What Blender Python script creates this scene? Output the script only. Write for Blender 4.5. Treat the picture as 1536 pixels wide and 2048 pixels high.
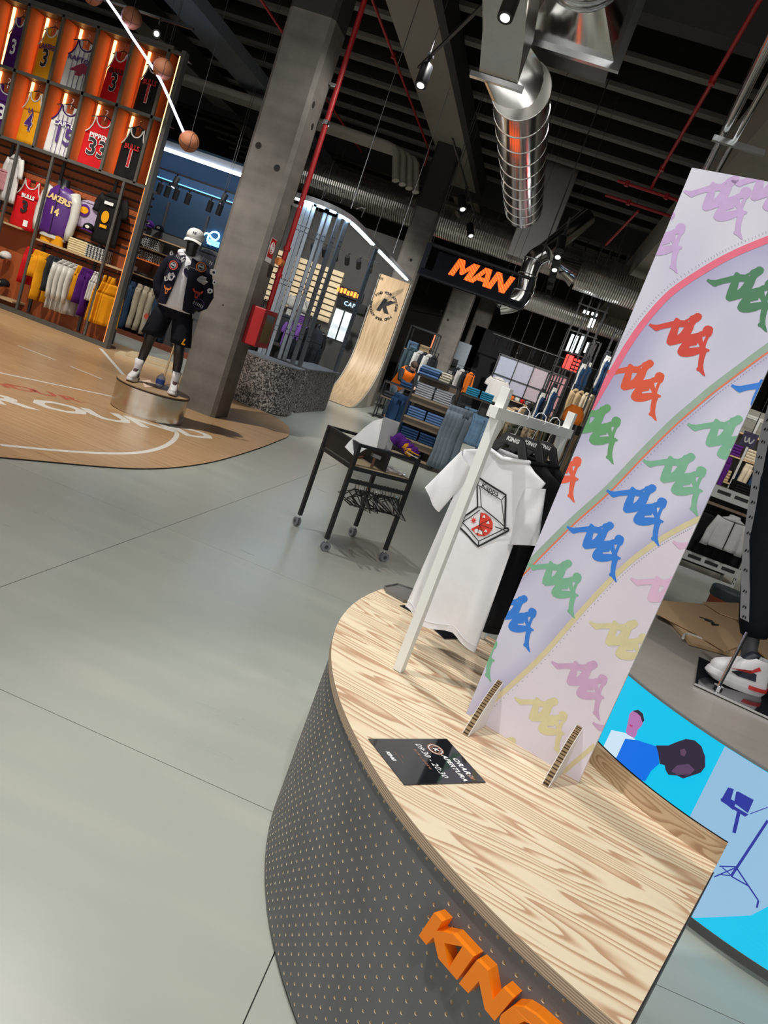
import bpy, math, random
from mathutils import Vector, Matrix
from mathutils.geometry import tessellate_polygon
random.seed(7)
for o in list(bpy.data.objects): bpy.data.objects.remove(o)
SC = bpy.context.scene
COL = SC.collection
PI = math.pi
sin, cos = math.sin, math.cos
V = Vector

# ---------------------------------------------------------------- camera
F, PITCH, ROLL, HEAD, EYE = 1495.0, .2042, .3501, .1166, 1.62
_fw = V((0, cos(PITCH), -sin(PITCH))); _u0 = V((0, sin(PITCH), cos(PITCH))); _r0 = V((1, 0, 0))
_R = Matrix.Rotation(HEAD, 3, 'Z')
CR = _R @ (cos(ROLL)*_r0 + sin(ROLL)*_u0); CU = _R @ (-sin(ROLL)*_r0 + cos(ROLL)*_u0); CF = _R @ _fw
CO = V((0, 0, EYE))
cam = bpy.data.cameras.new('camera'); camo = bpy.data.objects.new('camera', cam); COL.objects.link(camo)
camo.matrix_world = Matrix(((CR.x, CU.x, -CF.x, 0), (CR.y, CU.y, -CF.y, 0), (CR.z, CU.z, -CF.z, EYE), (0, 0, 0, 1)))
cam.sensor_fit = 'VERTICAL'; cam.sensor_height = 36; cam.lens = F/2048*36
cam.clip_start = .05; cam.clip_end = 200
SC.camera = camo
# ---------------------------------------------------------------- world and exposure
w = bpy.data.worlds.new('world'); SC.world = w; w.use_nodes = True
w.node_tree.nodes['Background'].inputs[0].default_value = (1, .985, .95, 1)
w.node_tree.nodes['Background'].inputs[1].default_value = 1.0
SC.view_settings.view_transform = 'Standard'; SC.view_settings.look = 'None'
SC.view_settings.gamma = 1; SC.view_settings.use_curve_mapping = False
SC.view_settings.exposure = 0.36
# ---------------------------------------------------------------- shop lamps (track spots under the ceiling, some added as fill)
def spot(loc, target, power, ang=70, blend=.6, r=.06, col=(1, .97, .92)):
    l = bpy.data.lights.new('track_or_fill_lamp', 'SPOT'); l.energy = power; l.spot_size = math.radians(ang); l.spot_blend = blend
    l.shadow_soft_size = r; l.color = col
    o = bpy.data.objects.new('track_or_fill_lamp', l); COL.objects.link(o); o.location = loc
    o.rotation_euler = (V(target)-V(loc)).to_track_quat('-Z', 'Y').to_euler()
    return o
LAMPS = [
 ((-1.6, 3.4, 5.6), (.3, 2.1, .7), 330, 46, .6, .05, (1, .97, .92)),
 ((.2, -.8, 5.6), (.5, 1.9, .6), 230, 55, .7, .06, (1, .98, .95)),
 ((-2.2, 1.2, 5.6), (-1.2, 1.6, 0), 400, 80, .8, .06, (1, .98, .93)),
 ((-2.6, 5.2, 5.6), (-1.8, 4.2, 0), 260, 75, .8, .06, (1, .98, .95)),
 ((-1.4, 7.4, 5.6), (-.8, 5.6, 0), 300, 60, .7, .05, (1, .98, .95)),
 ((-5.2, 6.6, 5.6), (-4.8, 8.0, .3), 800, 85, .8, .06, (1, .94, .85)),
 ((-6.6, 8.8, 5.6), (-7.6, 11.9, 1.2), 520, 60, .8, .06, (1, .95, .85)),
 ((-9.0, 8.8, 5.6), (-9.0, 11.9, 1.2), 480, 60, .8, .06, (1, .95, .85)),
 ((-.6, 10.0, 5.6), (-1.4, 13.0, .8), 520, 75, .8, .06, (1, .98, .95)),
 ((-2.0, 15.6, 5.4), (-2.6, 19.4, .8), 700, 85, .8, .06, (1, .97, .92)),
 ((1.0, 15.0, 5.4), (.8, 19.0, .8), 650, 90, .8, .06, (1, .95, .88)),
 ((3.4, 8.0, 5.6), (3.8, 12.5, .9), 420, 85, .8, .06, (1, .97, .92)),
 ((2.6, 1.6, 5.6), (1.9, 3.6, .7), 150, 60, .8, .06, (1, .98, .95)),
 ((-2.6, 10.4, 5.6), (-3.4, 13.6, .4), 330, 75, .8, .06, (1, .98, .95)),
 ((-6.8, 12.9, 5.0), (-8.0, 15.6, 1.2), 330, 80, .8, .06, (1, .95, .88)),
 ((-5.6, 16.8, 5.6), (-6.6, 21.4, 1.4), 750, 85, .8, .06, (1, .96, .9)),  # added spot that brightens the dark inner shop behind the studs
 ((.1, 3.9, 5.5), (-.9, 5.9, .4), 150, 45, .8, .06, (1, .98, .95)),  # added fill spot for the near side of the cart's white bin
 ((-1.0, 8.2, 5.4), (-3.6, 9.7, 3.4), 260, 50, .8, .05, (1, .96, .9)),  # added fill spot for the dim right face of the large column
 ((-.5, 22.5, 4.4), (-.6, 26.8, 1.2), 600, 100, .8, .06, (1, .95, .9)),
 ((4.6, 12.5, 4.4), (4.6, 15.2, 1.4), 260, 90, .8, .06, (1, .93, .82)),
]
for a in LAMPS: spot(*a)

# ---------------------------------------------------------------- measuring helpers (pixel of the 1536x2048 frame -> point on a plane of the place)
def ray(x, y): return CF*F + CR*(x-768) - CU*(y-1024)
def Z(x, y, h=0):
    d = ray(x, y); return CO + d*((h-EYE)/d.z)
def PL(x, y, p, n):
    d = ray(x, y); n = V(n); return CO + d*((V(p)-CO).dot(n)/d.dot(n))
def WY(x, y, Y): return PL(x, y, (0, Y, 0), (0, 1, 0))
def WX(x, y, X): return PL(x, y, (X, 0, 0), (1, 0, 0))

# ---------------------------------------------------------------- materials
MATS = {}
def mat(name, col=(.5, .5, .5), rough=.6, metal=0.0, var=.12, scale=8.0, emit=0.0, bump=0.0, bscale=60.0, ecol=None, spec=None, coat=0.0, alpha=None, trans=0.0, stretch=(1, 1, 1), coord='Object'):
    if name in MATS: return MATS[name]
    m = bpy.data.materials.new(name); m.use_nodes = True; nt = m.node_tree; N = nt.nodes; L = nt.links
    b = N['Principled BSDF']; b.inputs['Roughness'].default_value = rough; b.inputs['Metallic'].default_value = metal
    if spec is not None: b.inputs['Specular IOR Level'].default_value = spec
    if coat: b.inputs['Coat Weight'].default_value = coat; b.inputs['Coat Roughness'].default_value = .08
    if trans: b.inputs['Transmission Weight'].default_value = trans
    if alpha is not None: b.inputs['Alpha'].default_value = alpha
    tc = N.new('ShaderNodeTexCoord'); mp = N.new('ShaderNodeMapping'); mp.inputs['Scale'].default_value = stretch
    L.new(tc.outputs[coord], mp.inputs[0])
    no = N.new('ShaderNodeTexNoise'); no.inputs['Scale'].default_value = scale; no.inputs['Detail'].default_value = 3
    L.new(mp.outputs[0], no.inputs['Vector'])
    mx = N.new('ShaderNodeMix'); mx.data_type = 'RGBA'
    mx.inputs[6].default_value = tuple(c*(1-var) for c in col)+(1,); mx.inputs[7].default_value = tuple(min(1, c*(1+var)) for c in col)+(1,)
    L.new(no.outputs['Fac'], mx.inputs[0]); L.new(mx.outputs[2], b.inputs['Base Color'])
    if bump:
        n2 = N.new('ShaderNodeTexNoise'); n2.inputs['Scale'].default_value = bscale; n2.inputs['Detail'].default_value = 2
        L.new(mp.outputs[0], n2.inputs['Vector'])
        bp = N.new('ShaderNodeBump'); bp.inputs['Strength'].default_value = bump; bp.inputs['Distance'].default_value = .01
        L.new(n2.outputs['Fac'], bp.inputs['Height']); L.new(bp.outputs[0], b.inputs['Normal'])
    if emit:
        b.inputs['Emission Color'].default_value = tuple(ecol or col)+(1,); b.inputs['Emission Strength'].default_value = emit
    MATS[name] = m; return m
def nodes(m): return m.node_tree.nodes, m.node_tree.links, m.node_tree.nodes['Principled BSDF']
def ramp(N, stops, interp='LINEAR'):
    r = N.new('ShaderNodeValToRGB'); r.color_ramp.interpolation = interp
    e = r.color_ramp.elements
    while len(e) < len(stops): e.new(.5)
    for i, (p, c) in enumerate(stops): e[i].position = p; e[i].color = tuple(c)+(1,)
    return r
def math_node(N, L, op, a, b=None, c=None):
    n = N.new('ShaderNodeMath'); n.operation = op
    for i, x in enumerate((a, b, c)):
        if x is None: continue
        if isinstance(x, (int, float)): n.inputs[i].default_value = x
        else: L.new(x, n.inputs[i])
    return n.outputs[0]
def cloth(name, col, rough=.85, **k): return mat('cloth_'+name, col, rough, spec=k.pop('spec', .15), var=k.pop('var', .1), scale=k.pop('scale', 14), bump=k.pop('bump', .25), bscale=k.pop('bscale', 25), **k)
def paint(name, col, rough=.45, **k): return mat('paint_'+name, col, rough, **k)
BLACK = mat('black_metal', (.012, .013, .016), .45)
DARK = mat('dark_metal', (.05, .05, .055), .5)
GREYM = mat('grey_frame', (.085, .08, .072), .5)
GLOSSB = mat('gloss_black', (.012, .014, .018), .06, coat=.5)
WHITE = mat('white_paint', (.82, .83, .80), .45, var=.02)
CHROME = mat('chrome', (.75, .76, .78), .12, 1.0, var=.04)
ZINC = mat('galvanised', (.62, .64, .66), .24, 1.0, var=.14, scale=5, bump=.05)
RED = mat('fire_red', (.42, .012, .016), .45)
PRINTB = mat('print_black', (.01, .01, .012), .7)
PRINTW = mat('print_white', (.85, .85, .85), .7)
CONC = None

# ---------------------------------------------------------------- mesh builder
def ortho(d, up=None):
    d = V(d).normalized(); up = V(up) if up is not None else (V((0, 0, 1)) if abs(d.z) < .95 else V((0, 1, 0)))
    s = d.cross(up).normalized(); return s, s.cross(d).normalized()
class MB:
    def __init__(s): s.v = []; s.f = []; s.m = []; s.cur = 0
    def mi(s, i): s.cur = i; return s
    def add(s, vs, fs):
        n = len(s.v); s.v += [tuple(p) for p in vs]
        for f in fs: s.f.append(tuple(i+n for i in f)); s.m.append(s.cur)
        return s
    def obox(s, c, a, b, d):
        c, a, b, d = V(c), V(a), V(b), V(d)
        vs = [c+i*a+j*b+k*d for i in (-1, 1) for j in (-1, 1) for k in (-1, 1)]
        fs = [(0, 1, 3, 2), (4, 6, 7, 5), (0, 4, 5, 1), (2, 3, 7, 6), (0, 2, 6, 4), (1, 5, 7, 3)]
        if a.cross(b).dot(d) < 0: fs = [f[::-1] for f in fs]
        return s.add(vs, fs)
    def box(s, x0, x1, y0, y1, z0, z1):
        return s.obox(((x0+x1)/2, (y0+y1)/2, (z0+z1)/2), (abs(x1-x0)/2, 0, 0), (0, abs(y1-y0)/2, 0), (0, 0, abs(z1-z0)/2))
    def beam(s, p, q, wd, h, up=None):
        p, q = V(p), V(q); d = q-p
        if d.length < 1e-6: return s
        a, b = ortho(d, up); return s.obox((p+q)/2, d/2, a*wd/2, b*h/2)
    def cyl(s, p, q, r, r2=None, n=12, caps=True):
        p, q = V(p), V(q); r2 = r if r2 is None else r2; a, b = ortho(q-p)
        vs = [p+(a*cos(2*PI*i/n)+b*sin(2*PI*i/n))*r for i in range(n)]+[q+(a*cos(2*PI*i/n)+b*sin(2*PI*i/n))*r2 for i in range(n)]
        fs = [((i+1) % n, i, i+n, (i+1) % n+n) for i in range(n)]
        if caps: fs += [tuple(range(n)), tuple(range(2*n-1, n-1, -1))]
        return s.add(vs, fs)
    def tube(s, pts, r, n=8, closed=False, caps=True):
        pts = [V(p) for p in pts]; k = len(pts); vs = []; up = None
        for i, p in enumerate(pts):
            d = (pts[(i+1) % k]-pts[i-1]) if (closed or 0 < i < k-1) else (pts[1]-pts[0] if i == 0 else pts[-1]-pts[-2])
            if d.length < 1e-9: d = V((0, 0, 1))
            d.normalize()
            if up is None: a, b = ortho(d)
            else:
                a = d.cross(up); a = a.normalized() if a.length > 1e-4 else ortho(d)[0]; b = a.cross(d).normalized()
            up = b; rr = r[i] if isinstance(r, (list, tuple)) else r
            vs += [p+(a*cos(2*PI*j/n)+b*sin(2*PI*j/n))*rr for j in range(n)]
        fs = []
        for i in range(k if closed else k-1):
            A, Bn = i*n, ((i+1) % k)*n
            for j in range(n): fs.append((A+(j+1) % n, A+j, Bn+j, Bn+(j+1) % n))
        if caps and not closed: fs += [tuple(range(n)), tuple(range(k*n-1, k*n-n-1, -1))]
        return s.add(vs, fs)
    def lathe(s, prof, c=(0, 0, 0), n=32, a0=0, a1=2*PI):
        c = V(c); full = abs(a1-a0-2*PI) < 1e-6; m = n if full else n+1; vs = []; fs = []
        for i in range(m):
            t = a0+(a1-a0)*i/n
            vs += [c+V((r*cos(t), r*sin(t), z)) for r, z in prof]
        k = len(prof)
        for i in range(n):
            A, Bn = i*k, ((i+1) % m)*k
            for j in range(k-1): fs.append((A+j, Bn+j, Bn+j+1, A+j+1))
        return s.add(vs, fs)
    def prism(s, loops, fn, d0, d1, side=True, back=True):
        """loops: outline and holes in 2D; fn(u, v, d) -> point."""
        tri = tessellate_polygon([[V((p[0], p[1], 0)) for p in lp] for lp in loops])
        pts = [p for lp in loops for p in lp]; n = len(pts)
        top = [fn(p[0], p[1], d1) for p in pts]; bot = [fn(p[0], p[1], d0) for p in pts]
        def area(t): a, b, c = (pts[i] for i in t); return (b[0]-a[0])*(c[1]-a[1])-(b[1]-a[1])*(c[0]-a[0])
        tri = [t if area(t) > 0 else t[::-1] for t in tri]
        fs = [tuple(t) for t in tri]
        if back: fs += [tuple(i+n for i in t[::-1]) for t in tri]
        if side:
            o = 0
            for q, lp in enumerate(loops):
                k = len(lp); sa = sum(lp[i-1][0]*lp[i][1]-lp[i][0]*lp[i-1][1] for i in range(k))
                ccw = (sa > 0) == (q == 0)
                for i in range(k):
                    a, b = o+i, o+(i+1) % k
                    fs.append((a, a+n, b+n, b) if ccw else (b, b+n, a+n, a))
                o += k
        return s.add(top+bot, fs)
    def loft(s, rings, cap=True, closed=True):
        n = len(rings[0]); vs = [p for r in rings for p in r]; fs = []
        for i in range(len(rings)-1):
            A, Bn = i*n, (i+1)*n
            for j in range(n if closed else n-1): fs.append((A+j, A+(j+1) % n, Bn+(j+1) % n, Bn+j))
        if cap and closed: fs += [tuple(range(n-1, -1, -1)), tuple(range((len(rings)-1)*n, len(rings)*n))]
        return s.add(vs, fs)
    def sphere(s, c, r, n=16, m=10, sc=(1, 1, 1)):
        c = V(c); rings = []
        for i in range(1, m):
            t = PI*i/m; rings.append([c+V((r*sc[0]*sin(t)*cos(2*PI*j/n), r*sc[1]*sin(t)*sin(2*PI*j/n), -r*sc[2]*cos(t))) for j in range(n)])
        s.loft(rings, cap=False); k = len(s.v)
        base = k-n*(m-1)
        s.v += [tuple(c+V((0, 0, -r*sc[2]))), tuple(c+V((0, 0, r*sc[2])))]
        for j in range(n):
            s.f.append((k, base+(j+1) % n, base+j)); s.m.append(s.cur)
            s.f.append((k+1, k-n+j, k-n+(j+1) % n)); s.m.append(s.cur)
        return s
    def mesh(s, name, mats, smooth=False):
        me = bpy.data.meshes.new(name); me.from_pydata(s.v, [], s.f)
        for m in (mats if isinstance(mats, (list, tuple)) else [mats]): me.materials.append(m)
        if any(s.m): me.polygons.foreach_set('material_index', s.m)
        if smooth:
            me.polygons.foreach_set('use_smooth', [True]*len(me.polygons))
            if smooth != 'all':
                try: me.set_sharp_from_angle(angle=math.radians(40))
                except Exception: pass
        me.update(); return me
    def build(s, name, mats, parent=None, smooth=False, world=False, bevel=0):
        return link(name, s.mesh(name, mats, smooth), parent, world, bevel)
PM = {}
def link(name, me, parent=None, world=False, bevel=0, loc=None, rot=None):
    o = bpy.data.objects.new(name, me); COL.objects.link(o)
    if parent is not None:
        o.parent = parent
        if world and parent.name in PM: o.matrix_parent_inverse = PM[parent.name].inverted()
    if loc is not None: o.location = loc
    if rot is not None: o.rotation_euler = rot
    if bevel:
        b = o.modifiers.new('bevel', 'BEVEL'); b.width = bevel; b.segments = 2; b.limit_method = 'ANGLE'; b.angle_limit = math.radians(35)
    return o
def tag(o, label, cat, group=None):
    o['label'] = label; o['category'] = cat
    if group: o['group'] = group
    return o
def thing(name, label, cat, loc=(0, 0, 0), rz=0, group=None):
    o = bpy.data.objects.new(name, None); COL.objects.link(o); o.empty_display_size = .1
    o.location = loc; o.rotation_euler = (0, 0, rz)
    PM[o.name] = Matrix.Translation(V(loc)) @ Matrix.Rotation(rz, 4, 'Z')
    return tag(o, label, cat, group)
def struct(o): o['kind'] = 'structure'; return o
def dup(o, parent=None):
    c = o.copy(); COL.objects.link(c); c.parent = parent
    for ch in o.children: dup(ch, c)
    return c
def dup_at(o, loc, rz=None, label=None, group=None):
    c = dup(o); c.location = loc
    if rz is not None: c.rotation_euler = (0, 0, rz)
    if label: c['label'] = label
    if group: c['group'] = group
    return c
_tc = {}
def text_mesh(body, size=1, shear=0, offset=0, extrude=0, spacing=1, m=None, align='CENTER'):
    cu = bpy.data.curves.new('lettering', 'FONT'); cu.body = body; cu.size = size; cu.shear = shear; cu.offset = offset
    cu.extrude = extrude; cu.align_x = align; cu.align_y = 'CENTER'; cu.space_character = spacing; cu.resolution_u = 2
    t = bpy.data.objects.new('lettering', cu); COL.objects.link(t)
    dg = bpy.context.evaluated_depsgraph_get(); me = bpy.data.meshes.new_from_object(t.evaluated_get(dg))
    bpy.data.objects.remove(t); bpy.data.curves.remove(cu)
    me.materials.clear()
    if m: me.materials.append(m)
    return me
def text(name, body, size, origin, ex, ey, m, parent=None, world=True, warp=None, **k):
    """flat lettering: ex, ey are the world directions of the writing."""
    me = text_mesh(body, size, m=m, **k); o0 = V(origin); ex = V(ex).normalized(); ey = V(ey).normalized(); ez = ex.cross(ey)
    for v in me.vertices:
        p = v.co.copy()
        v.co = warp(p) if warp else o0+ex*p.x+ey*p.y+ez*p.z
    return link(name, me, parent, world)
def lerp(a, b, t): return a+(b-a)*t
def smooth_path(pts, n=6):
    pts = [V(p) for p in pts]; out = []
    for i in range(len(pts)-1):
        p0, p1, p2, p3 = pts[max(i-1, 0)], pts[i], pts[i+1], pts[min(i+2, len(pts)-1)]
        for j in range(n):
            t = j/n
            out.append(.5*((2*p1)+(p2-p0)*t+(2*p0-5*p1+4*p2-p3)*t*t+(3*p1-p0-3*p2+p3)*t**3))
    return out+[pts[-1]]
# ================================================================ THE SETTING
# floor: slabs of sealed grey concrete with open joints
def floor_mat():
    m = mat('sealed_concrete_floor', (.40, .43, .40), .30, var=.05)
    N, L, b = nodes(m)
    tc = N.new('ShaderNodeTexCoord'); mp = N.new('ShaderNodeMapping'); mp.inputs['Scale'].default_value = (.5, 3.2, 1)
    L.new(tc.outputs['Object'], mp.inputs[0])
    n1 = N.new('ShaderNodeTexNoise'); n1.inputs['Scale'].default_value = 2.2; n1.inputs['Detail'].default_value = 2.5; L.new(mp.outputs[0], n1.inputs['Vector'])
    n2 = N.new('ShaderNodeTexNoise'); n2.inputs['Scale'].default_value = .45; n2.inputs['Detail'].default_value = 3; L.new(tc.outputs['Object'], n2.inputs['Vector'])
    f = math_node(N, L, 'ADD', math_node(N, L, 'MULTIPLY', n1.outputs['Fac'], .6), math_node(N, L, 'MULTIPLY', n2.outputs['Fac'], .4))
    r = ramp(N, [(.3, (.372, .396, .350)), (.5, (.395, .415, .365)), (.7, (.44, .455, .395))]); L.new(f, r.inputs[0]); L.new(r.outputs[0], b.inputs['Base Color'])
    rr = N.new('ShaderNodeMapRange'); rr.inputs['To Min'].default_value = .24; rr.inputs['To Max'].default_value = .36; L.new(n1.outputs['Fac'], rr.inputs[0]); L.new(rr.outputs[0], b.inputs['Roughness'])
    return m
FLM = floor_mat()
fl = struct(MB().box(-24, 16, -8, 42, -.2, -.02).build('floor', mat('floor_bed', (.16, .15, .13), .9)))
xs = [-24, -16.64, -12.96, -9.28, -5.6, -1.913, -.072, 1.77, 5.45, 9.13, 12.81, 16]
ys = [-8, -4.7, -2.36, -.03, 2.309, 4.645, 9.317, 13.989, 18.661, 23.333, 28.005, 32.677, 42]
for i in range(len(xs)-1):
    for j in range(len(ys)-1):
        g = .0018
        x0, x1, y0, y1 = xs[i]+g, xs[i+1]-g, ys[j]+g, ys[j+1]-g
        MB().box(x0, x1, y0, y1, -.02, 0).build('slab', FLM, fl)

# ceiling: dark deck with cross ribs
ce = struct(MB().box(-24, 16, -8, 42, 7.9, 8.1).build('ceiling', mat('ceiling_dark', (.004, .006, .014), .9)))
RIBM = mat('rib_beige', (.21, .20, .175), .8)
me = MB().box(-24, 16, -.11, .11, 7.42, 7.5).mesh('ceiling_rib', RIBM)
me2 = MB().box(-24, 16, -.02, .02, 7.5, 7.9).mesh('rib_web', mat('rib_web', (.03, .028, .026), .8))
y = 1.0
while y < 41:
    r_ = link('ceiling_rib', me, ce, loc=(0, y, 0)); link('rib_web', me2, r_); y += 1.3
# main beams along the nave
BEAMM = mat('beam_paint', (.30, .275, .23), .75, var=.06); BEAMD = mat('beam_side', (.035, .034, .034), .7)
def girder(X0, X1, Y0, Y1, n):
    o = struct(MB().box(X0, X1-.16, Y0, Y1, 6.96, 7.04).mi(1).box(X0+.05, X1-.2, Y0, Y1, 7.04, 7.42).build(f'trim_{n}', [BEAMM, BEAMD]))
    MB().box(X1-.16, X1, Y0, Y1, 6.92, 7.4).build('beam_flange', BEAMD, o)
girder(-4.5, -3.4, 8.2, 27.0, 1)
girder(4.4, 5.4, 4, 34, 2)
girder(-12.6, -11.6, 6, 34, 3)

def conc_mat():
    m = mat('raw_concrete', (.2, .19, .175), .8, var=.18, scale=1.6, bump=.15, bscale=9)
    N, L, b = nodes(m)
    tc = N.new('ShaderNodeTexCoord'); mp = N.new('ShaderNodeMapping'); mp.inputs['Scale'].default_value = (1.2, 1.2, .7); L.new(tc.outputs['Object'], mp.inputs[0])
    n1 = N.new('ShaderNodeTexNoise'); n1.inputs['Scale'].default_value = 2.4; n1.inputs['Detail'].default_value = 7; n1.inputs['Roughness'].default_value = .62; L.new(mp.outputs[0], n1.inputs['Vector'])
    mp2 = N.new('ShaderNodeMapping'); mp2.inputs['Scale'].default_value = (.6, .6, 5); L.new(tc.outputs['Object'], mp2.inputs[0])
    n2 = N.new('ShaderNodeTexNoise'); n2.inputs['Scale'].default_value = 1.3; n2.inputs['Detail'].default_value = 4; L.new(mp2.outputs[0], n2.inputs['Vector'])
    f = math_node(N, L, 'ADD', math_node(N, L, 'MULTIPLY', n1.outputs['Fac'], .55), math_node(N, L, 'MULTIPLY', n2.outputs['Fac'], .45))
    r = ramp(N, [(.32, (.115, .106, .094)), (.5, (.165, .154, .138)), (.68, (.22, .206, .184))]); L.new(f, r.inputs[0]); L.new(r.outputs[0], b.inputs['Base Color'])
    return m
CONC = conc_mat(); COLD = mat('column_dark_paint', (.035, .034, .033), .8)
HOLEM = mat('sleeve_hole', (.018, .017, .016), .9)
def column(X0, X1, Y0, Y1, label, holes=(), ch=.05, paint_z=4.98, side_holes=()):
    t = thing('concrete_column', label, 'column', ((X0+X1)/2, (Y0+Y1)/2, 0))
    def prof(z): return [V(p+(z,)) for p in ((X0+ch, Y0), (X1-ch, Y0), (X1, Y0+ch), (X1, Y1-ch), (X1-ch, Y1), (X0+ch, Y1), (X0, Y1-ch), (X0, Y0+ch))]
    MB().loft([prof(0), prof(paint_z)]).build('shaft', CONC, t, world=True)
    MB().loft([prof(paint_z), prof(6.96)]).build('painted_top', COLD, t, world=True)
    for x, z in holes:
        MB().cyl((x, Y0-.003, z), (x, Y0+.002, z), .04, n=20).build('sleeve_hole', HOLEM, t, world=True)
    for y, z in side_holes:
        MB().cyl((X1+.003, y, z), (X1-.002, y, z), .04, n=20).build('sleeve_hole', HOLEM, t, world=True)
    return t
h1, h2, h3 = WY(517, 291, 9.321), WY(554, 336, 9.321), WY(446, 610, 9.321)
c1 = column(-4.235, -3.635, 9.321, 9.85, 'large concrete column with red fire hose box behind the capped mannequin',
            [(h1.x, h1.z), (h2.x, h2.z)], side_holes=((9.45, 4.05), (9.63, 3.85)))
MB().cyl((h3.x, 9.318, h3.z), (h3.x, 9.323, h3.z), .01, n=12).build('sleeve_hole', HOLEM, c1, world=True)
for i, (xa, za) in enumerate(((-3.75, 4.7), (-3.62, 0))): pass
q1, q2 = WY(822, 520, 20.3), WY(843, 545, 20.3)
column(-4.36, -3.74, 20.3, 20.85, 'concrete column with dark upper half rising behind the curved wooden panel', [(q1.x, q1.z), (q2.x, q2.z)], paint_z=5.31)
a_, b_ = WY(883, 622, 26), WY(896, 640, 26)
l_, r_ = WY(868, 700, 26), WY(905, 712, 26)
column(l_.x-.12, r_.x, 26, 26.6, 'slimmer concrete column under the MAN sign with two dark holes', [(a_.x, a_.z), (b_.x, b_.z)])
l_, r_ = WY(930, 680, 30), WY(962, 692, 30)
column(l_.x, r_.x, 30, 30.6, 'shaded concrete column farthest back between the MAN sign and the black wall')

# walls
WD = mat('wall_dark_grey', (.06, .058, .055), .85)
struct(MB().box(-24, 16, 36, 36.3, 0, 7.9).build('wall_back', WD))
struct(MB().box(-16.3, -16, -8, 36, 0, 7.9).build('wall_left', WD))
struct(MB().box(10, 10.3, -8, 36, 0, 7.9).build('wall_right', WD))

# basketball court inlay -----------------------------------------------------
def court_mat():
    m = mat('court_wood', (.5, .3, .14), .33, var=.05); N, L, b = nodes(m)
    tc = N.new('ShaderNodeTexCoord'); mp = N.new('ShaderNodeMapping'); mp.inputs['Scale'].default_value = (1.1, 16, 1); L.new(tc.outputs['Object'], mp.inputs[0])
    n1 = N.new('ShaderNodeTexNoise'); n1.inputs['Scale'].default_value = 1.6; n1.inputs['Detail'].default_value = 5; L.new(mp.outputs[0], n1.inputs['Vector'])
    r = ramp(N, [(.3, (.42, .25, .12)), (.5, (.52, .325, .165)), (.7, (.60, .395, .215))]); L.new(n1.outputs['Fac'], r.inputs[0]); L.new(r.outputs[0], b.inputs['Base Color'])
    return m
COURTM = court_mat()
edge = smooth_path([Z(*q) for q in [(0, 917), (100, 926), (200, 935), (270, 939), (330, 938), (380, 933), (430, 924), (480, 910), (525, 895), (560, 881), (574, 875), (579, 866), (577, 856), (565, 845), (540, 830), (500, 814)]], 5)
outl = [(p.x, p.y) for p in edge]
outl = [(-3.6, 3.9), (-3.42, 4.3)]+outl+[(-4.4, 11.86), (-6.2, 12.4), (-6.75, 13.2), (-12, 13.2), (-12, 3.9)]
FZ = lambda u, v, d: V((u, v, d))
court = tag(MB().mi(1).prism([outl], FZ, .0005, .012).build('court_floor', [COURTM, mat('court_edge', (.03, .02, .015), .6)]), 'orange wooden basketball court floor with white lines and lettering', 'floor mat')
for p in court.data.polygons: p.material_index = 0 if p.normal.z > .5 else 1
LINEM = mat('court_white_line', (.78, .76, .70), .4, var=.04)
def ribbon(pts, wd, z, name, m, parent, zt=.0015):
    pts = [V(p) for p in pts]; L_, R_ = [], []
    for i, p in enumerate(pts):
        d = pts[min(i+1, len(pts)-1)]-pts[max(i-1, 0)]; n = V((-d.y, d.x, 0)).normalized()*wd/2
        L_.append(p+n); R_.append(p-n)
    b = MB()
    k = len(pts)
    vs = [V((q.x, q.y, z)) for q in L_]+[V((q.x, q.y, z)) for q in R_]
    b.add(vs, [(i+k, i+1+k, i+1, i) for i in range(k-1)])
    return b.build(name, m, parent)
CZ = .0128
ribbon(smooth_path([Z(*q) for q in [(0, 893), (60, 899), (130, 905), (200, 909), (260, 909), (300, 904), (330, 894), (348, 881), (353, 868), (340, 856)]], 5), .05, CZ, 'court_line', LINEM, court)
ribbon([(-5.25, 7.05, 0), (-4.45, 8.2, 0), (-4.2, 8.55, 0)], .05, CZ, 'court_line', LINEM, court)
ribbon([(-6.79, 11.7, 0), (-5.2, 9.8, 0)], .06, CZ, 'court_line', LINEM, court)
ribbon([(-6.2, 12.6, 0), (-4.6, 11.5, 0)], .06, CZ, 'court_line', LINEM, court)
ribbon([(-6.41, 9.09, 0), (-5.84, 9.1, 0)], .04, CZ, 'court_line', LINEM, court)
ribbon([(-5.61, 9.07, 0), (-5.11, 9.03, 0)], .04, CZ, 'court_line', LINEM, court)
# lettering on the court, read from the aisle
A_, B_ = Z(-20, 815), Z(425, 884)
ex = (B_-A_).normalized(); ey = V((-ex.y, ex.x, 0))
def court_letter(ch, cx, cy, wpx, col, size, sx=1.38):
    o = Z(cx, cy); me = text_mesh(ch, size, offset=.016*size/.5, m=col)
    for v in me.vertices: p = v.co; v.co = V((0, 0, CZ))+V((o.x, o.y, 0))+ex*(p.x*sx)+ey*p.y
    link('court_letter', me, court)
for ch, x, y in (('R', 12, 804), ('O', 122, 818), ('U', 218, 836), ('N', 304, 852), ('D', 388, 869)):
    court_letter(ch, x, y, 0, LINEM, .50)
REDL = mat('court_red_letter', (.5, .12, .07), .4)
for ch, x, y in (('Y', 8, 773), ('O', 45, 780), ('U', 90, 789), ('R', 140, 800)):
    court_letter(ch, x, y, 0, REDL, .26)
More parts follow.
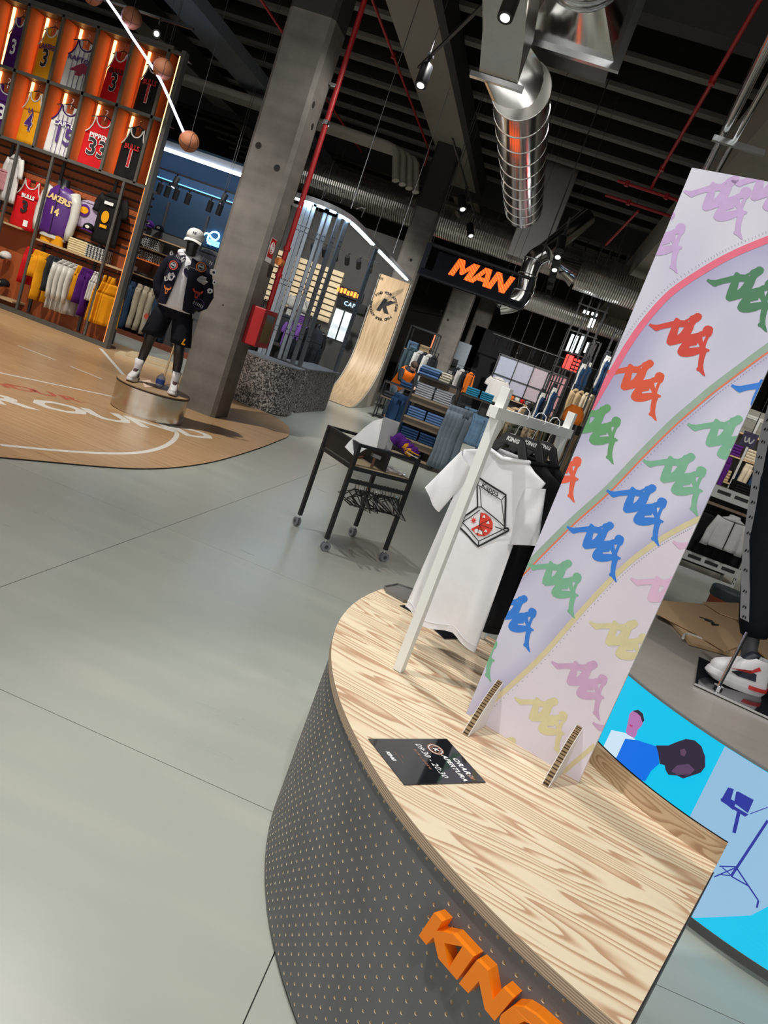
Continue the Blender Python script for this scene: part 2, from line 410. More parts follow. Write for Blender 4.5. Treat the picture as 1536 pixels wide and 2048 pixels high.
# ================================================================ THE COUNTER IN FRONT
CC = V((1.212, 2.526, 0)); RO, RI, ZT = 1.516, .73, .70
A0, A1 = math.radians(159.5), math.radians(244.1)     # left and right cut
def cylp(t, z, r): return CC+V((r*cos(t), r*sin(t), z))
def wood_mat(name, ang, base=((.53, .33, .20), (.73, .56, .385), (.81, .695, .505)), sc=1.0):
    m = mat(name, (.7, .5, .3), .46, var=.03); N, L, b = nodes(m)
    tc = N.new('ShaderNodeTexCoord'); mp = N.new('ShaderNodeMapping'); mp.inputs['Rotation'].default_value = (0, 0, ang); L.new(tc.outputs['Object'], mp.inputs[0])
    mp2 = N.new('ShaderNodeMapping'); mp2.inputs['Scale'].default_value = (.8*sc, 7*sc, 7*sc); L.new(mp.outputs[0], mp2.inputs[0])
    n1 = N.new('ShaderNodeTexNoise'); n1.inputs['Scale'].default_value = 1.15; n1.inputs['Detail'].default_value = 2.2; n1.inputs['Roughness'].default_value = .45; L.new(mp2.outputs[0], n1.inputs['Vector'])
    mp3 = N.new('ShaderNodeMapping'); mp3.inputs['Scale'].default_value = (2*sc, 34*sc, 34*sc); L.new(mp.outputs[0], mp3.inputs[0])
    n2 = N.new('ShaderNodeTexNoise'); n2.inputs['Scale'].default_value = 1.0; n2.inputs['Detail'].default_value = 3; L.new(mp3.outputs[0], n2.inputs['Vector'])
    sp = N.new('ShaderNodeSeparateXYZ'); L.new(mp.outputs[0], sp.inputs[0])
    v = math_node(N, L, 'ADD', math_node(N, L, 'MULTIPLY', sp.outputs[1], 26*sc), math_node(N, L, 'MULTIPLY', n1.outputs['Fac'], 17))
    v = math_node(N, L, 'ADD', v, math_node(N, L, 'MULTIPLY', n2.outputs['Fac'], .5))
    fr = math_node(N, L, 'FRACT', v)
    r = ramp(N, [(0, base[2]), (.42, base[2]), (.60, base[1]), (.82, base[0]), (.93, base[0]), (1, base[2])]); L.new(fr, r.inputs[0])
    r2 = ramp(N, [(.3, (.93, .93, .93)), (.7, (1, 1, 1))]); L.new(n2.outputs['Fac'], r2.inputs[0])
    mx = N.new('ShaderNodeMix'); mx.data_type = 'RGBA'; mx.blend_type = 'MULTIPLY'; mx.inputs[0].default_value = 1
    L.new(r.outputs[0], mx.inputs[6]); L.new(r2.outputs[0], mx.inputs[7]); L.new(mx.outputs[2], b.inputs['Base Color'])
    return m
TOPM = wood_mat('larch_top', math.radians(12.7))
counter = thing('display_counter', 'curved counter with larch plywood top and perforated grey front in the foreground', 'counter', (.1, 1.9, 0))
NA = 72
def arc(r, a0=A0, a1=A1, n=NA): return [cylp(lerp(a0, a1, i/n), 0, r) for i in range(n+1)]
out = arc(RO)+arc(RI)[::-1]
def plyedge():
    m = mat('plywood_edge', (.5, .38, .25), .55, var=.05); N, L, b = nodes(m)
    tc = N.new('ShaderNodeTexCoord'); sp = N.new('ShaderNodeSeparateXYZ'); L.new(tc.outputs['Object'], sp.inputs[0])
    fr = math_node(N, L, 'FRACT', math_node(N, L, 'MULTIPLY', sp.outputs[2], 1/.0052))
    r = ramp(N, [(0, (.52, .40, .28)), (.55, (.55, .43, .30)), (.62, (.24, .15, .10)), (1, (.27, .17, .11))], 'CONSTANT'); L.new(fr, r.inputs[0]); L.new(r.outputs[0], b.inputs['Base Color'])
    return m
PLYE = plyedge()
top = MB().prism([[(p.x, p.y) for p in out]], FZ, ZT-.027, ZT).build('plywood_top', [TOPM, PLYE], counter, world=True)
for p in top.data.polygons: p.material_index = 0 if abs(p.normal.z) > .5 else 1
# perforated front: real round holes with pale plywood walls
PF = mat('perforated_grey', (.128, .132, .138), .62, var=.30, scale=4)
PH = mat('hole_wood', (.75, .62, .43), .7)
RP = RO-.012; hz, pitch = .027, .0302
zbot, ztop = .012, ZT-.027
ncol = int(RP*(A1-A0)/pitch); nrow = int((ztop-zbot)/pitch)
dt = (A1-A0)/ncol; dz = (ztop-zbot)/nrow
pb = MB(); hr = .0042
sq = [(-.5, -.5), (0, -.5), (.5, -.5), (.5, 0), (.5, .5), (0, .5), (-.5, .5), (-.5, 0)]
ocs = [(cos(PI*(-.75+.25*k)), sin(PI*(-.75+.25*k))) for k in range(8)]
cellf = [(k, (k+1) % 8, 8+(k+1) % 8, 8+k) for k in range(8)]
holef = [(8+k, 8+(k+1) % 8, 16+(k+1) % 8, 16+k) for k in range(8)]
for i in range(ncol):
    tc_ = A0+(i+.5)*dt
    for j in range(nrow):
        zc = zbot+(j+.5)*dz
        vs = [cylp(tc_+a*dt, zc+b*dz, RP) for a, b in sq]
        vs += [cylp(tc_+a*hr/RP, zc+b*hr, RP) for a, b in ocs]+[cylp(tc_+a*hr/RP, zc+b*hr, RP-.012) for a, b in ocs]
        n0 = len(pb.f); pb.mi(0).add(vs, cellf)
        k0 = len(pb.v)-24
        for f_ in holef: pb.f.append(tuple(q+k0 for q in f_)); pb.m.append(1)
pf = pb.build('perforated_front', [PF, PH], counter, world=True)
MB().lathe([(RP-.012, zbot), (RP-.012, ztop)], CC, NA, A0, A1).build('front_backing', mat('hole_dark', (.05, .04, .03), .9), counter, world=True)
MB().lathe([(RO-.03, 0), (RO-.03, .013)], CC, NA, A0, A1).build('toe_kick', BLACK, counter, world=True)
for t in (A0, A1):
    p, q = cylp(t, 0, RO-.02), cylp(t, 0, RI)
    MB().beam(p+V((0, 0, .335)), q+V((0, 0, .335)), .006 if t == A1 else .02, .67, up=(0, 0, 1)).build('end_panel', mat('counter_end', (.09, .09, .095), .6), counter, world=True)
MB().lathe([(RI+.012, .01), (RI+.012, ZT-.027)], CC, NA, A0, A1).build('rear_panel', mat('counter_end', (.09, .09, .095), .6), counter, world=True)
# raised curved lip at the rear of the counter top
LIPM = wood_mat('larch_lip', math.radians(40), ((.36, .22, .12), (.45, .31, .18), (.54, .40, .25)), 1.4)
al0 = math.radians(206)
lip = MB().lathe([(RI, ZT), (RI+.018, ZT), (RI+.018, ZT+.058), (RI, ZT+.058), (RI, ZT)], CC, 40, al0, A1)
lip.add([cylp(A1, ZT, RI), cylp(A1, ZT, RI+.018), cylp(A1, ZT+.058, RI+.018), cylp(A1, ZT+.058, RI)], [(0, 1, 2, 3)])
lip.add([cylp(al0, ZT, RI), cylp(al0, ZT, RI+.018), cylp(al0, ZT+.058, RI+.018), cylp(al0, ZT+.058, RI)], [(3, 2, 1, 0)])
lip.build('raised_lip', LIPM, counter, world=True)
MB().lathe([(RI-.004, ZT-.03), (RI-.004, ZT+.06)], CC, 40, al0, A1).build('lip_backing', BLACK, counter, world=True)

# orange block letters on the front
OR = mat('orange_letter', (.95, .235, .004), .4, var=.03)
def on_cyl(x, y, r):
    d = ray(x, y); a = d.x**2+d.y**2; ox, oy = CO.x-CC.x, CO.y-CC.y
    bb = 2*(ox*d.x+oy*d.y); c = ox*ox+oy*oy-r*r; k = (-bb-math.sqrt(bb*bb-4*a*c))/(2*a)
    p = CO+d*k; t = math.atan2(p.y-CC.y, p.x-CC.x)
    return (t % (2*PI), p.z)
RL = RP+.032
kz = lambda q: on_cyl(820+q[0]/5.12, 1800+q[1]/5.12, RL)
KI = [[(90, 365), (245, 130), (330, 220), (275, 312), (440, 350), (650, 580), (480, 820), (290, 600), (240, 380), (165, 460)], [(350, 440), (535, 478), (395, 698)]]
NN = [[(500, 855), (685, 612), (797, 725), (848, 1020), (955, 895), (1060, 1002), (865, 1240), (765, 1120), (705, 830), (595, 955)]]
def cfn(u, v, d): return cylp(u, v, RP+d)
def letter(loops, name='letter'):
    MB().prism(loops, cfn, 0, .032).build(name, OR, logo, world=True)
p_ = kz((480, 820))
logo = thing('logo_lettering', 'orange raised block letters fixed to the perforated counter front', 'sign', cylp(p_[0], p_[1], RP))
letter([[kz(q) for q in lp] for lp in KI]); letter([[kz(q) for q in lp] for lp in NN])
n0, n1, n2 = kz((500, 855)), kz((865, 1240)), kz((685, 612))
e1 = ((n1[0]-n0[0])/1.0, (n1[1]-n0[1])); e2 = (n2[0]-n0[0], n2[1]-n0[1])
def gp(a, b): return (n1[0]+e1[0]*a+e2[0]*b, n1[1]+e1[1]*a+e2[1]*b)
def gpath(s):
    return [gp(*q) for q in s]
Gout = [(.02, .30), (.08, .75), (.25, .97), (.5, 1.05), (1.25, 1.05), (1.18, .74), (.55, .74), (.42, .66), (.36, .42), (.44, .30), (.82, .30), (.84, .42), (.58, .42), (.62, .66), (1.2, .66), (1.08, 0), (.25, 0), (.07, .1)]
letter([gpath(Gout)])
# opening-hours card lying on the counter ------------------------------------
cs = [V((p.x, p.y, 0)) for p in (Z(736, 1479, ZT), Z(893, 1479, ZT), Z(971, 1566, ZT), Z(808, 1571, ZT))]
def card_fn(u, v, d):   # u along the writing, v towards the heading
    a = cs[0].lerp(cs[3], u); b = cs[1].lerp(cs[2], u); p = a.lerp(b, v); p.z = ZT+d; return p
card = thing('opening_hours_card', 'black glossy card reading ORARI DI APERTURA lying on the plywood top', 'sign', (cs[0]+cs[2])/2+V((0, 0, ZT)))
MB().prism([[(0, 0), (1, 0), (1, 1), (0, 1)]], card_fn, .0006, .0026).build('card_sheet', GLOSSB, card, world=True)
COPPER = mat('print_copper', (.55, .22, .12), .5); PW2 = mat('print_bright_white', (.9, .9, .9), .6, var=.02)
def card_text(body, size, u, v, m, **k):
    me = text_mesh(body, size, m=m, **k); r_ = (cs[3]-cs[0]).length/(cs[1]-cs[0]).length
    for q in me.vertices: q.co = card_fn(u+q.co.x, v+q.co.y*r_, .0030)
    link('lettering', me, card, world=True)
card_text('ORARI', .13, .66, .865, PW2, offset=.003, shear=.25, spacing=1.1)
card_text('DI', .10, .88, .865, COPPER, offset=.003, shear=.25)
card_text('APERTURA', .118, .68, .755, PW2, offset=.003, shear=.25, spacing=1.02)
card_text('09:30 - 20:30', .145, .50, .545, PW2, shear=.2)
card_text('TUTTI I GIORNI', .055, .47, .45, COPPER, shear=.2, spacing=1.2)
card_text('...', .1, .42, .25, COPPER)
card_text('_________', .06, .43, .20, COPPER)
card_text('KING', .085, .40, .10, PW2, offset=.004, shear=.2)
def ringp(u, v, r0, r1, m, n=40):
    r_ = (cs[3]-cs[0]).length/(cs[1]-cs[0]).length; b = MB()
    vs = [card_fn(u+r*cos(2*PI*i/n), v+r*sin(2*PI*i/n)*r_, .0031) for r in (r0, r1) for i in range(n)]
    b.add(vs, [(i, (i+1) % n, (i+1) % n+n, i+n)[::-1] for i in range(n)]).build('emblem_ring', m, card, world=True)
ringp(.26, .72, .12, .13, COPPER); ringp(.26, .72, .10, .112, PW2); ringp(.26, .72, .085, .088, COPPER)
for i in range(8):
    t = i*PI/4+.2; card_text('I', .05, .26+.07*cos(t), .72+.07*sin(t)*(cs[3]-cs[0]).length/(cs[1]-cs[0]).length, COPPER, offset=.004)
card_text('K', .1, .26, .72, PW2, offset=.006, shear=.2)

# smoky tray and black base plates on the counter
tr = thing('smoky_plastic_tray', 'smoky grey plastic tray with raised sides beside the hem of the white tee', 'tray', Z(800, 1185, ZT))
SMOKE = mat('smoky_plastic', (.17, .17, .165), .25, coat=.2)
tp = [Z(*q, ZT) for q in ((767, 1177), (793, 1172), (836, 1186), (833, 1203), (806, 1205), (772, 1186))]
b = MB().prism([[(p.x, p.y) for p in tp]], FZ, ZT+.001, ZT+.006); b.build('tray_floor', SMOKE, tr, world=True)
for i in range(len(tp)):
    p, q = tp[i], tp[(i+1) % len(tp)]
    MB().beam(p+V((0, 0, .007)), q+V((0, 0, .007)), .003, .013, up=(0, 0, 1)).build('tray_side', SMOKE, tr, world=True)
for nm, pts in (('triangular black plate flat on the counter left of the white post', ((799, 1212), (822, 1212), (846, 1236), (835, 1232))), ('black base plate flat on the counter under the hanging tees', ((845, 1240), (868, 1246), (930, 1278), (889, 1279)))):
    tp = [Z(*q, ZT) for q in pts]
    tag(MB().prism([[(p.x, p.y) for p in tp]], FZ, ZT+.0005, ZT+.004).build('base_plate', GLOSSB), nm, 'plate')

# ---------------------------------------------------------------- white garment rack
PA = V((-.045, 2.221, ZT)); PB = V((.197, 2.847, ZT)); bd = (PB-PA).normalized(); be = V((bd.y, -bd.x, 0))
rack = thing('white_garment_rack', 'white square-post garment rack standing on the plywood counter', 'clothes rack', PA)
for P in (PA, PB): MB().obox(P+V((0, 0, .467)), be*.0145, bd*.0145, V((0, 0, .465))).build('post', WHITE, rack, world=True, bevel=.001)
MB().beam(PA+V((0, 0, .855))-bd*.045+be*.0, PB+V((0, 0, .855))+bd*.045, .03, .034).build('rail', WHITE, rack, world=True, bevel=.001)
for P, s in ((PA, 1), (PB, -1)):
    MB().beam(P+V((0, 0, .74))+bd*.01*s, P+V((0, 0, .84))+bd*.055*s, .012, .02).build('corner_brace', WHITE, rack, world=True)

# hangers and garments on the rack --------------------------------------------
HANG = mat('hanger_black', (.02, .02, .022), .35)
ZR = ZT+.855+.017
def hanger(t, label, txt=True):
    P = PA.lerp(PB, t); P.z = 0
    h = thing('clothes_hanger', label, 'hanger', (P.x, P.y, 1.47), group='black hangers on the white rack')
    L3 = lambda x, z, y=0: P+be*x+bd*y+V((0, 0, z))
    hook = [L3(.0, 1.495), L3(0, 1.53)]+[L3(-.022+.024*cos(a), 1.562+.026*sin(a)) for a in [(-.5+.18*i)*1 for i in range(13)]]
    MB().tube([L3(-.003, 1.49), L3(.0, 1.53), L3(.012, 1.553), L3(.019, 1.568), L3(.014, 1.588), L3(0, 1.597), L3(-.015, 1.591), L3(-.021, 1.575)], .0016, 6).build('hook', CHROME, h, world=True, smooth=True)
    o = [(-.105, 1.392), (-.095, 1.404), (-.062, 1.455), (-.04, 1.495), (-.02, 1.505), (.02, 1.505), (.04, 1.495), (.062, 1.455), (.095, 1.404), (.105, 1.392), (.10, 1.382), (.085, 1.398), (.045, 1.43), (.02, 1.468), (-.02, 1.468), (-.045, 1.43), (-.085, 1.398), (-.10, 1.382)]
    MB().prism([o], lambda u, v, d: L3(u, v, -d), -.007, .007).build('arms', HANG, h, world=True, bevel=.003)
    MB().beam(L3(-.11, 1.405), L3(.11, 1.405), .008, .008).build('trouser_bar', HANG, h, world=True)
    if txt: text('lettering', 'KING', .018, L3(.0, 1.487, -.0078), be, (0, 0, 1), PRINTW, h, offset=.0008, shear=.15)
    return L3
TEEW = cloth('white_tee', (.80, .80, .83), .8, bump=.12, bscale=12)
def tee(t, name, label, m, w=.142, hem=.815, neckz=1.435, sleeve=True, fold=.010, ph=0, shoulder=.150, cat='t-shirt', group=None):
    P = PA.lerp(PB, t); P.z = 0
    L3 = lambda x, z, y=0: P+be*x+bd*y+V((0, 0, z))
    T = thing(name, label, cat, (P.x, P.y, hem), group=group)
    def front(x, z):
        k = min(1, max(0, (1.38-z)/.5))
        return -.022*(1-min(1, abs(x)/(w+.02))**2)-fold*k*(sin(x*38+ph+z*4)+.6*sin(x*71+1.3+ph))-.007*max(0, sin((x+.35*(z-1.1))*30))-.006*sin(z*14+x*18)
    def halfw(z):
        if z > 1.30: return lerp(w*.86, shoulder, (z-1.30)/.10)
        return lerp(w*1.02, w*.86, (z-hem)/(1.30-hem))
    zs = [hem+(1.40-hem)*i/22 for i in range(23)]
    rings = []
    n = 36
    for z in zs:
        hw = halfw(z); r_ = []
        zz = z
        for k in range(n):
            a = 2*PI*k/n; x = hw*cos(a); zz = z+(0.012*sin(x*30+ph)-.02*(x/w)**2*0 if z < hem+.01 else 0)
            if sin(a) <= 0: y = front(x, z)*abs(sin(a))**.6
            else: y = .02*abs(sin(a))**.6-fold*.6*min(1, max(0, (1.38-z)/.5))*sin(x*38+ph)*abs(sin(a))
            r_.append(L3(x, zz, y))
        rings.append(r_)
    # shoulders slope up to the neck opening
    for z, hw in ((1.418, shoulder-.045), (neckz, .078), (neckz+.008, .07)):
        rings.append([L3(hw*cos(2*PI*k/n), z+(-.016*(1-abs(cos(2*PI*k/n))) if sin(2*PI*k/n) < 0 and hw < .1 else 0), (-.03 if sin(2*PI*k/n) < 0 else .02)*abs(sin(2*PI*k/n))**.7) for k in range(n)])
    MB().loft(rings, cap=False).build('body', m, T, world=True, smooth='all')
    rib = [L3(.074*cos(a), neckz+.004+(-.016*(1-abs(cos(a))) if sin(a) < 0 else 0), (-.034 if sin(a) < 0 else .022)*abs(sin(a))**.7*(1)) for a in [2*PI*k/32 for k in range(32)]]
    MB().tube(rib, .007, 8, closed=True).build('neck_rib', m, T, world=True, smooth='all')
    if sleeve:
        for s in (-1, 1):
            rs = []
            for i in range(9):
                u = i/8; c = V((s*lerp(shoulder-.03, w+.048 if s < 0 else w+.016, u), lerp(1.37, 1.205 if s < 0 else 1.195, u)))
                ax = V((s*.80, .60)).normalized() if s < 0 else V((s*.93, .36)).normalized(); hwid = lerp(.052, .062, u)
                ring = []
                for k in range(18):
                    a = 2*PI*k/18
                    ring.append(L3(c.x+ax.x*hwid*cos(a)*.8, c.y+ax.y*hwid*cos(a)*.8, .018*sin(a)*(1+.4*sin(u*9+k))-.004))
                rs.append(ring if s > 0 else ring[::-1])
            MB().loft(rs, cap=False).build('sleeve', m, T, world=True, smooth='all')
    ht = [L3(halfw(hem+.02)*x_, hem+.022+.012*sin(halfw(hem)*x_*30+ph), front(halfw(hem)*x_, hem+.02)*max(.0, 1-x_*x_)**.3-.002) for x_ in [-1+2*i/30 for i in range(31)]]
    MB().tube(ht, .0014, 5).build('hem_seam', m, T, world=True)
    return T, L3, front
hanger(.30, 'black lettered hanger nearest the front post, holding the white tee')
hanger(.55, 'black lettered hanger second from the front post of the white rack')
hanger(.78, 'black lettered hanger nearest the far post of the white rack')
T, L3, frt = tee(.30, 'white_tee', 'white tee with an open pizza box print hanging at the front of the white rack', TEEW)
# pizza box print
def dline(pts, wd, m=PRINTB):
    pp = []
    for i in range(len(pts)-1):
        for k in range(6): pp.append((lerp(pts[i][0], pts[i+1][0], k/6), lerp(pts[i][1], pts[i+1][1], k/6)))
    pp.append(pts[-1]); b = MB(); vs = []
    for i, p in enumerate(pp):
        d = V((pp[min(i+1, len(pp)-1)][0]-pp[max(i-1, 0)][0], pp[min(i+1, len(pp)-1)][1]-pp[max(i-1, 0)][1])); d.normalize(); n = V((-d.y, d.x))*wd/2
        for s in (1, -1): x, z = p[0]+n.x*s, p[1]+n.y*s; vs.append(L3(x, z, frt(x, z)-.0026))
    b.add(vs, [(2*i, 2*i+1, 2*i+3, 2*i+2)[::1] for i in range(len(pp)-1)]).build('print_line', m, T, world=True)
def tpx(x, y):
    P = PA.lerp(PB, .30)-bd*.02; Q = PL(760+x/3.302, 740+y/3.302, P, bd); return ((Q-P).dot(be), Q.z)
for pts, wd in (
    ([(655, 712), (835, 825), (825, 1045), (845, 1045), (850, 1060), (650, 1165), (530, 1040)], .006),
    ([(655, 712), (640, 760), (645, 905)], .005), ([(645, 905), (560, 965), (530, 1040)], .006),
    ([(660, 765), (805, 860), (835, 825)], .0025), ([(805, 860), (825, 1040)], .0025), ([(640, 760), (660, 765), (672, 905)], .0025),
    ([(645, 905), (672, 905), (745, 965), (830, 1040)], .0035), ([(545, 1005), (660, 925)], .003), ([(545, 1005), (655, 1130), (830, 1045)], .003), ([(655, 1130), (650, 1165)], .003), ([(760, 1035), (830, 1060)], .003)):
    dline([tpx(*q) for q in pts], wd)
PRINTR = mat('print_red', (.72, .05, .03), .7)
def dfill(poly, m, off=.0022):
    b = MB(); b.prism([poly], lambda u, v, d: L3(u, v, frt(u, v)-d), 0, off, side=False, back=False).build('print_patch', m, T, world=True)
cz = tpx(665, 1018)
pz = [(660, 1020), (668, 940), (700, 948), (730, 975), (745, 1010), (742, 1050), (720, 1080), (690, 1098), (650, 1095), (600, 1050)]
dfill([tpx(*q) for q in pz], PRINTR)
for q in ((668, 940), (735, 985), (742, 1050), (690, 1098), (645, 1095)): dline([tpx(660, 1020), tpx(*q)], .0016)
for q in ((690, 965), (715, 1005), (700, 1060), (670, 1075), (640, 1065)):
    dfill([tpx(q[0]-12, q[1]+8), tpx(q[0]+10, q[1]+12), tpx(q[0]+4, q[1]-10)], PRINTW, .0034)
st = []
for i in range(16):
    a = 2*PI*i/16; r_ = 26 if i % 2 == 0 else 10; st.append(tpx(618+r_*cos(a), 993+r_*sin(a)))
dfill(st, PRINTR)
c0, c1_ = tpx(705, 775), tpx(765, 805)
text('lettering', 'Kappa', .026, L3((c0[0]+c1_[0])/2, (c0[1]+c1_[1])/2, frt(0, 1.31)-.006), be+V((0, 0, -.08)), (0, 0, 1), PRINTB, T, offset=.0003)
tee(.55, 'black_tee', 'black garment on the middle hanger behind the white tee', cloth('black_tee', (.012, .012, .014)), w=.145, hem=.84, ph=2)
tee(.76, 'black_tee', 'black garment on the rearmost hanger of the white rack', cloth('black_tee', (.012, .012, .014)), w=.145, hem=.86, ph=4)
# ================================================================ PRINTED BOARD
BL, BR = Z(932, 1427, ZT), Z(1157, 1564, ZT)
bu = (BR-BL); BWID = bu.length; bu.normalize(); bn = V((bu.y, -bu.x, 0))     # towards the camera
if bn.dot(CO-BL) < 0: bn = -bn
BH = 1.602
board = thing('printed_display_board', 'tall white honeycomb cardboard board printed with colourful two-figure logos on the counter', 'display board', (BL+BR)/2)
def bp(x, y):
    Q = PL(x, y, BL, bn); return ((Q-BL).dot(bu), Q.z-ZT)
def bfn(u, v, d): return BL+bu*u+V((0, 0, v))+bn*d
MB().prism([[(0, 0), (BWID, 0), (BWID, BH), (0, BH)]], bfn, -.016, -.0005).build('core_panel', mat('board_white', (.80, .80, .82), .6), board, world=True)
# printed face: a photograph of stitched fabric, coloured per vertex
PINK = smooth_path([V(bp(*q)+(0,)) for q in [(1170, 838), (1185, 811), (1225, 743), (1259, 686), (1296, 635), (1344, 584), (1412, 538), (1469, 507), (1536, 479), (1600, 455)]], 5)
GREEN = smooth_path([V(bp(*q)+(0,)) for q in [(1020, 1166), (1048, 1138), (1089, 1096), (1148, 1038), (1213, 980), (1278, 912), (1343, 847), (1395, 802), (1426, 776), (1483, 733), (1536, 694), (1560, 676)]], 5)
YEL = smooth_path([V(bp(*q)+(0,)) for q in [(915, 1450), (960, 1425), (988, 1401), (1076, 1320), (1148, 1239), (1213, 1168), (1262, 1122), (1310, 1086), (1353, 1060), (1395, 1039), (1430, 1024)]], 5)
def side(path, u, v):
    """signed distance to a path: positive below and to the right."""
    best = 9; sg = 1
    for i in range(len(path)-1):
        a, b_ = path[i], path[i+1]; dx, dy = b_.x-a.x, b_.y-a.y; l2 = dx*dx+dy*dy
        t = max(0, min(1, ((u-a.x)*dx+(v-a.y)*dy)/l2)); px_, py_ = a.x+dx*t-u, a.y+dy*t-v; d = math.hypot(px_, py_)
        if d < best: best = d; sg = 1 if (dx*(v-a.y)-dy*(u-a.x)) < 0 else -1
    return best*sg
nu, nv = 28, 116
b = MB(); cols = []
for j in range(nv+1):
    for i in range(nu+1):
        u, v = BWID*i/nu, BH*j/nv; b.v.append(tuple(bfn(u, v, 0)))
        sp_, sg_, sy_ = side(PINK[::2], u, v), side(GREEN[::2], u, v), side(YEL[::2], u, v)
        c = V((.70, .69, .78)); shade = 0
        if sy_ > 0: c = V((.74, .68, .76))
        elif sg_ > 0: c = V((.68, .67, .80)); shade = max(0, 1-sg_/.06)*.45+max(0, 1-abs(sy_)/.05)*.55
        elif sp_ > 0: c = V((.68, .67, .80)); shade = max(0, 1-sp_/.12)*.75
        n_ = sin(u*21+v*7)*sin(v*13-u*9)*.5+.5; shade += .26*n_*(1 if sy_ < 0 else .4)
        c = c.lerp(V((.36, .34, .56)), min(.8, shade)); cols.append((c.x, c.y, c.z, 1))
for j in range(nv):
    for i in range(nu): k = j*(nu+1)+i; b.f.append((k, k+1, k+nu+2, k+nu+1)); b.m.append(0)
pm = mat('fabric_photo_print', (.7, .7, .8), .5, var=.02); N, L, bs = nodes(pm)
at = N.new('ShaderNodeVertexColor'); at.layer_name = 'print'; L.new(at.outputs[0], bs.inputs['Base Color'])
fo = b.build('printed_face', pm, board, world=True)
ca = fo.data.color_attributes.new('print', 'FLOAT_COLOR', 'POINT')
ca.data.foreach_set('color', [x for c in cols for x in c])
def clip_tri(poly):
    for ax, lim, sg in ((0, 0, 1), (0, BWID, -1), (1, 0, 1), (1, BH, -1)):
        out_ = []
        for i in range(len(poly)):
            p, q = poly[i-1], poly[i]; dp, dq = sg*(p[ax]-lim), sg*(q[ax]-lim)
            if (dp >= 0) != (dq >= 0):
                t = dp/(dp-dq); out_.append((p[0]+(q[0]-p[0])*t, p[1]+(q[1]-p[1])*t))
            if dq >= 0: out_.append(q)
        poly = out_
        if len(poly) < 3: return None
    return poly
def printed(loops, off, name, m):
    pts = [p for lp in loops for p in lp]; b = MB()
    for t in tessellate_polygon([[V((p[0], p[1], 0)) for p in lp] for lp in loops]):
        pl_ = clip_tri([pts[i] for i in t])
        if not pl_: continue
        a = sum(pl_[i-1][0]*pl_[i][1]-pl_[i][0]*pl_[i-1][1] for i in range(len(pl_)))
        if a < 0: pl_ = pl_[::-1]
        b.add([bfn(p[0], p[1], off) for p in pl_], [tuple(range(len(pl_)))])
    if b.f: return b.build(name, m, board, world=True)
def strip(path, w0, w1, off, name, m):
    Lp, Rp = [], []
    for i, p in enumerate(path):
        d = path[min(i+1, len(path)-1)]-path[max(i-1, 0)]; n = V((d.y, -d.x, 0)).normalized()
        Lp.append((p.x+n.x*w0, p.y+n.y*w0)); Rp.append((p.x+n.x*w1, p.y+n.y*w1))
    b = MB()
    for i in range(len(path)-1):
        pl_ = clip_tri([Lp[i], Rp[i], Rp[i+1], Lp[i+1]])
        if pl_:
            a = sum(pl_[k-1][0]*pl_[k][1]-pl_[k][0]*pl_[k-1][1] for k in range(len(pl_)))
            if a < 0: pl_ = pl_[::-1]
            b.add([bfn(p[0], p[1], off) for p in pl_], [tuple(range(len(pl_)))])
    b.build(name, m, board, world=True)
def ink(n, c): return mat('ink_'+n, c, .55, var=.1, scale=40)
strip(PINK, -.009, .009, .0006, 'printed_piping', ink('pink', (.82, .16, .25)))
strip(GREEN, -.009, .008, .0006, 'printed_tape', ink('sage', (.33, .45, .36)))
strip(GREEN, .008, .0125, .0006, 'printed_edge', ink('tape_orange', (.80, .20, .10)))
strip(YEL, -.007, .007, .0006, 'printed_piping', ink('cream_yellow', (.68, .60, .36)))
strip([V(bp(*q)+(0,)) for q in ((1120, 1550), (1150, 1524), (1190, 1490))], -.006, .006, .0006, 'printed_piping', ink('cream_yellow', (.68, .60, .36)))
STI = ink('stitch', (.3, .27, .4))
for path, o_ in ((GREEN, .019), (YEL, .013), (PINK, -.018)):
    b = MB()
    for i in range(1, len(path)-1):
        for k in (0, .5):
            p = path[i].lerp(path[i+1], k); d = (path[i+1]-path[i-1]); n = V((d.y, -d.x, 0)).normalized(); d.normalize(); q = p+n*o_
            if 0 < q.x < BWID-.004 and 0 < q.y < BH:
                if o_ < 0: pl_ = [q-n*.003-d*.0004, q-n*.003+d*.0004, q+n*.003+d*.0004, q+n*.003-d*.0004]
                else: pl_ = [q-n*.0012-d*.0012, q-n*.0012+d*.0012, q+n*.0012+d*.0012, q+n*.0012-d*.0012]
                b.add([bfn(x.x, x.y, .0006) for x in pl_], [(0, 1, 2, 3)])
    so = b.build('printed_stitching', STI, board, world=True); so['kind'] = 'stuff'
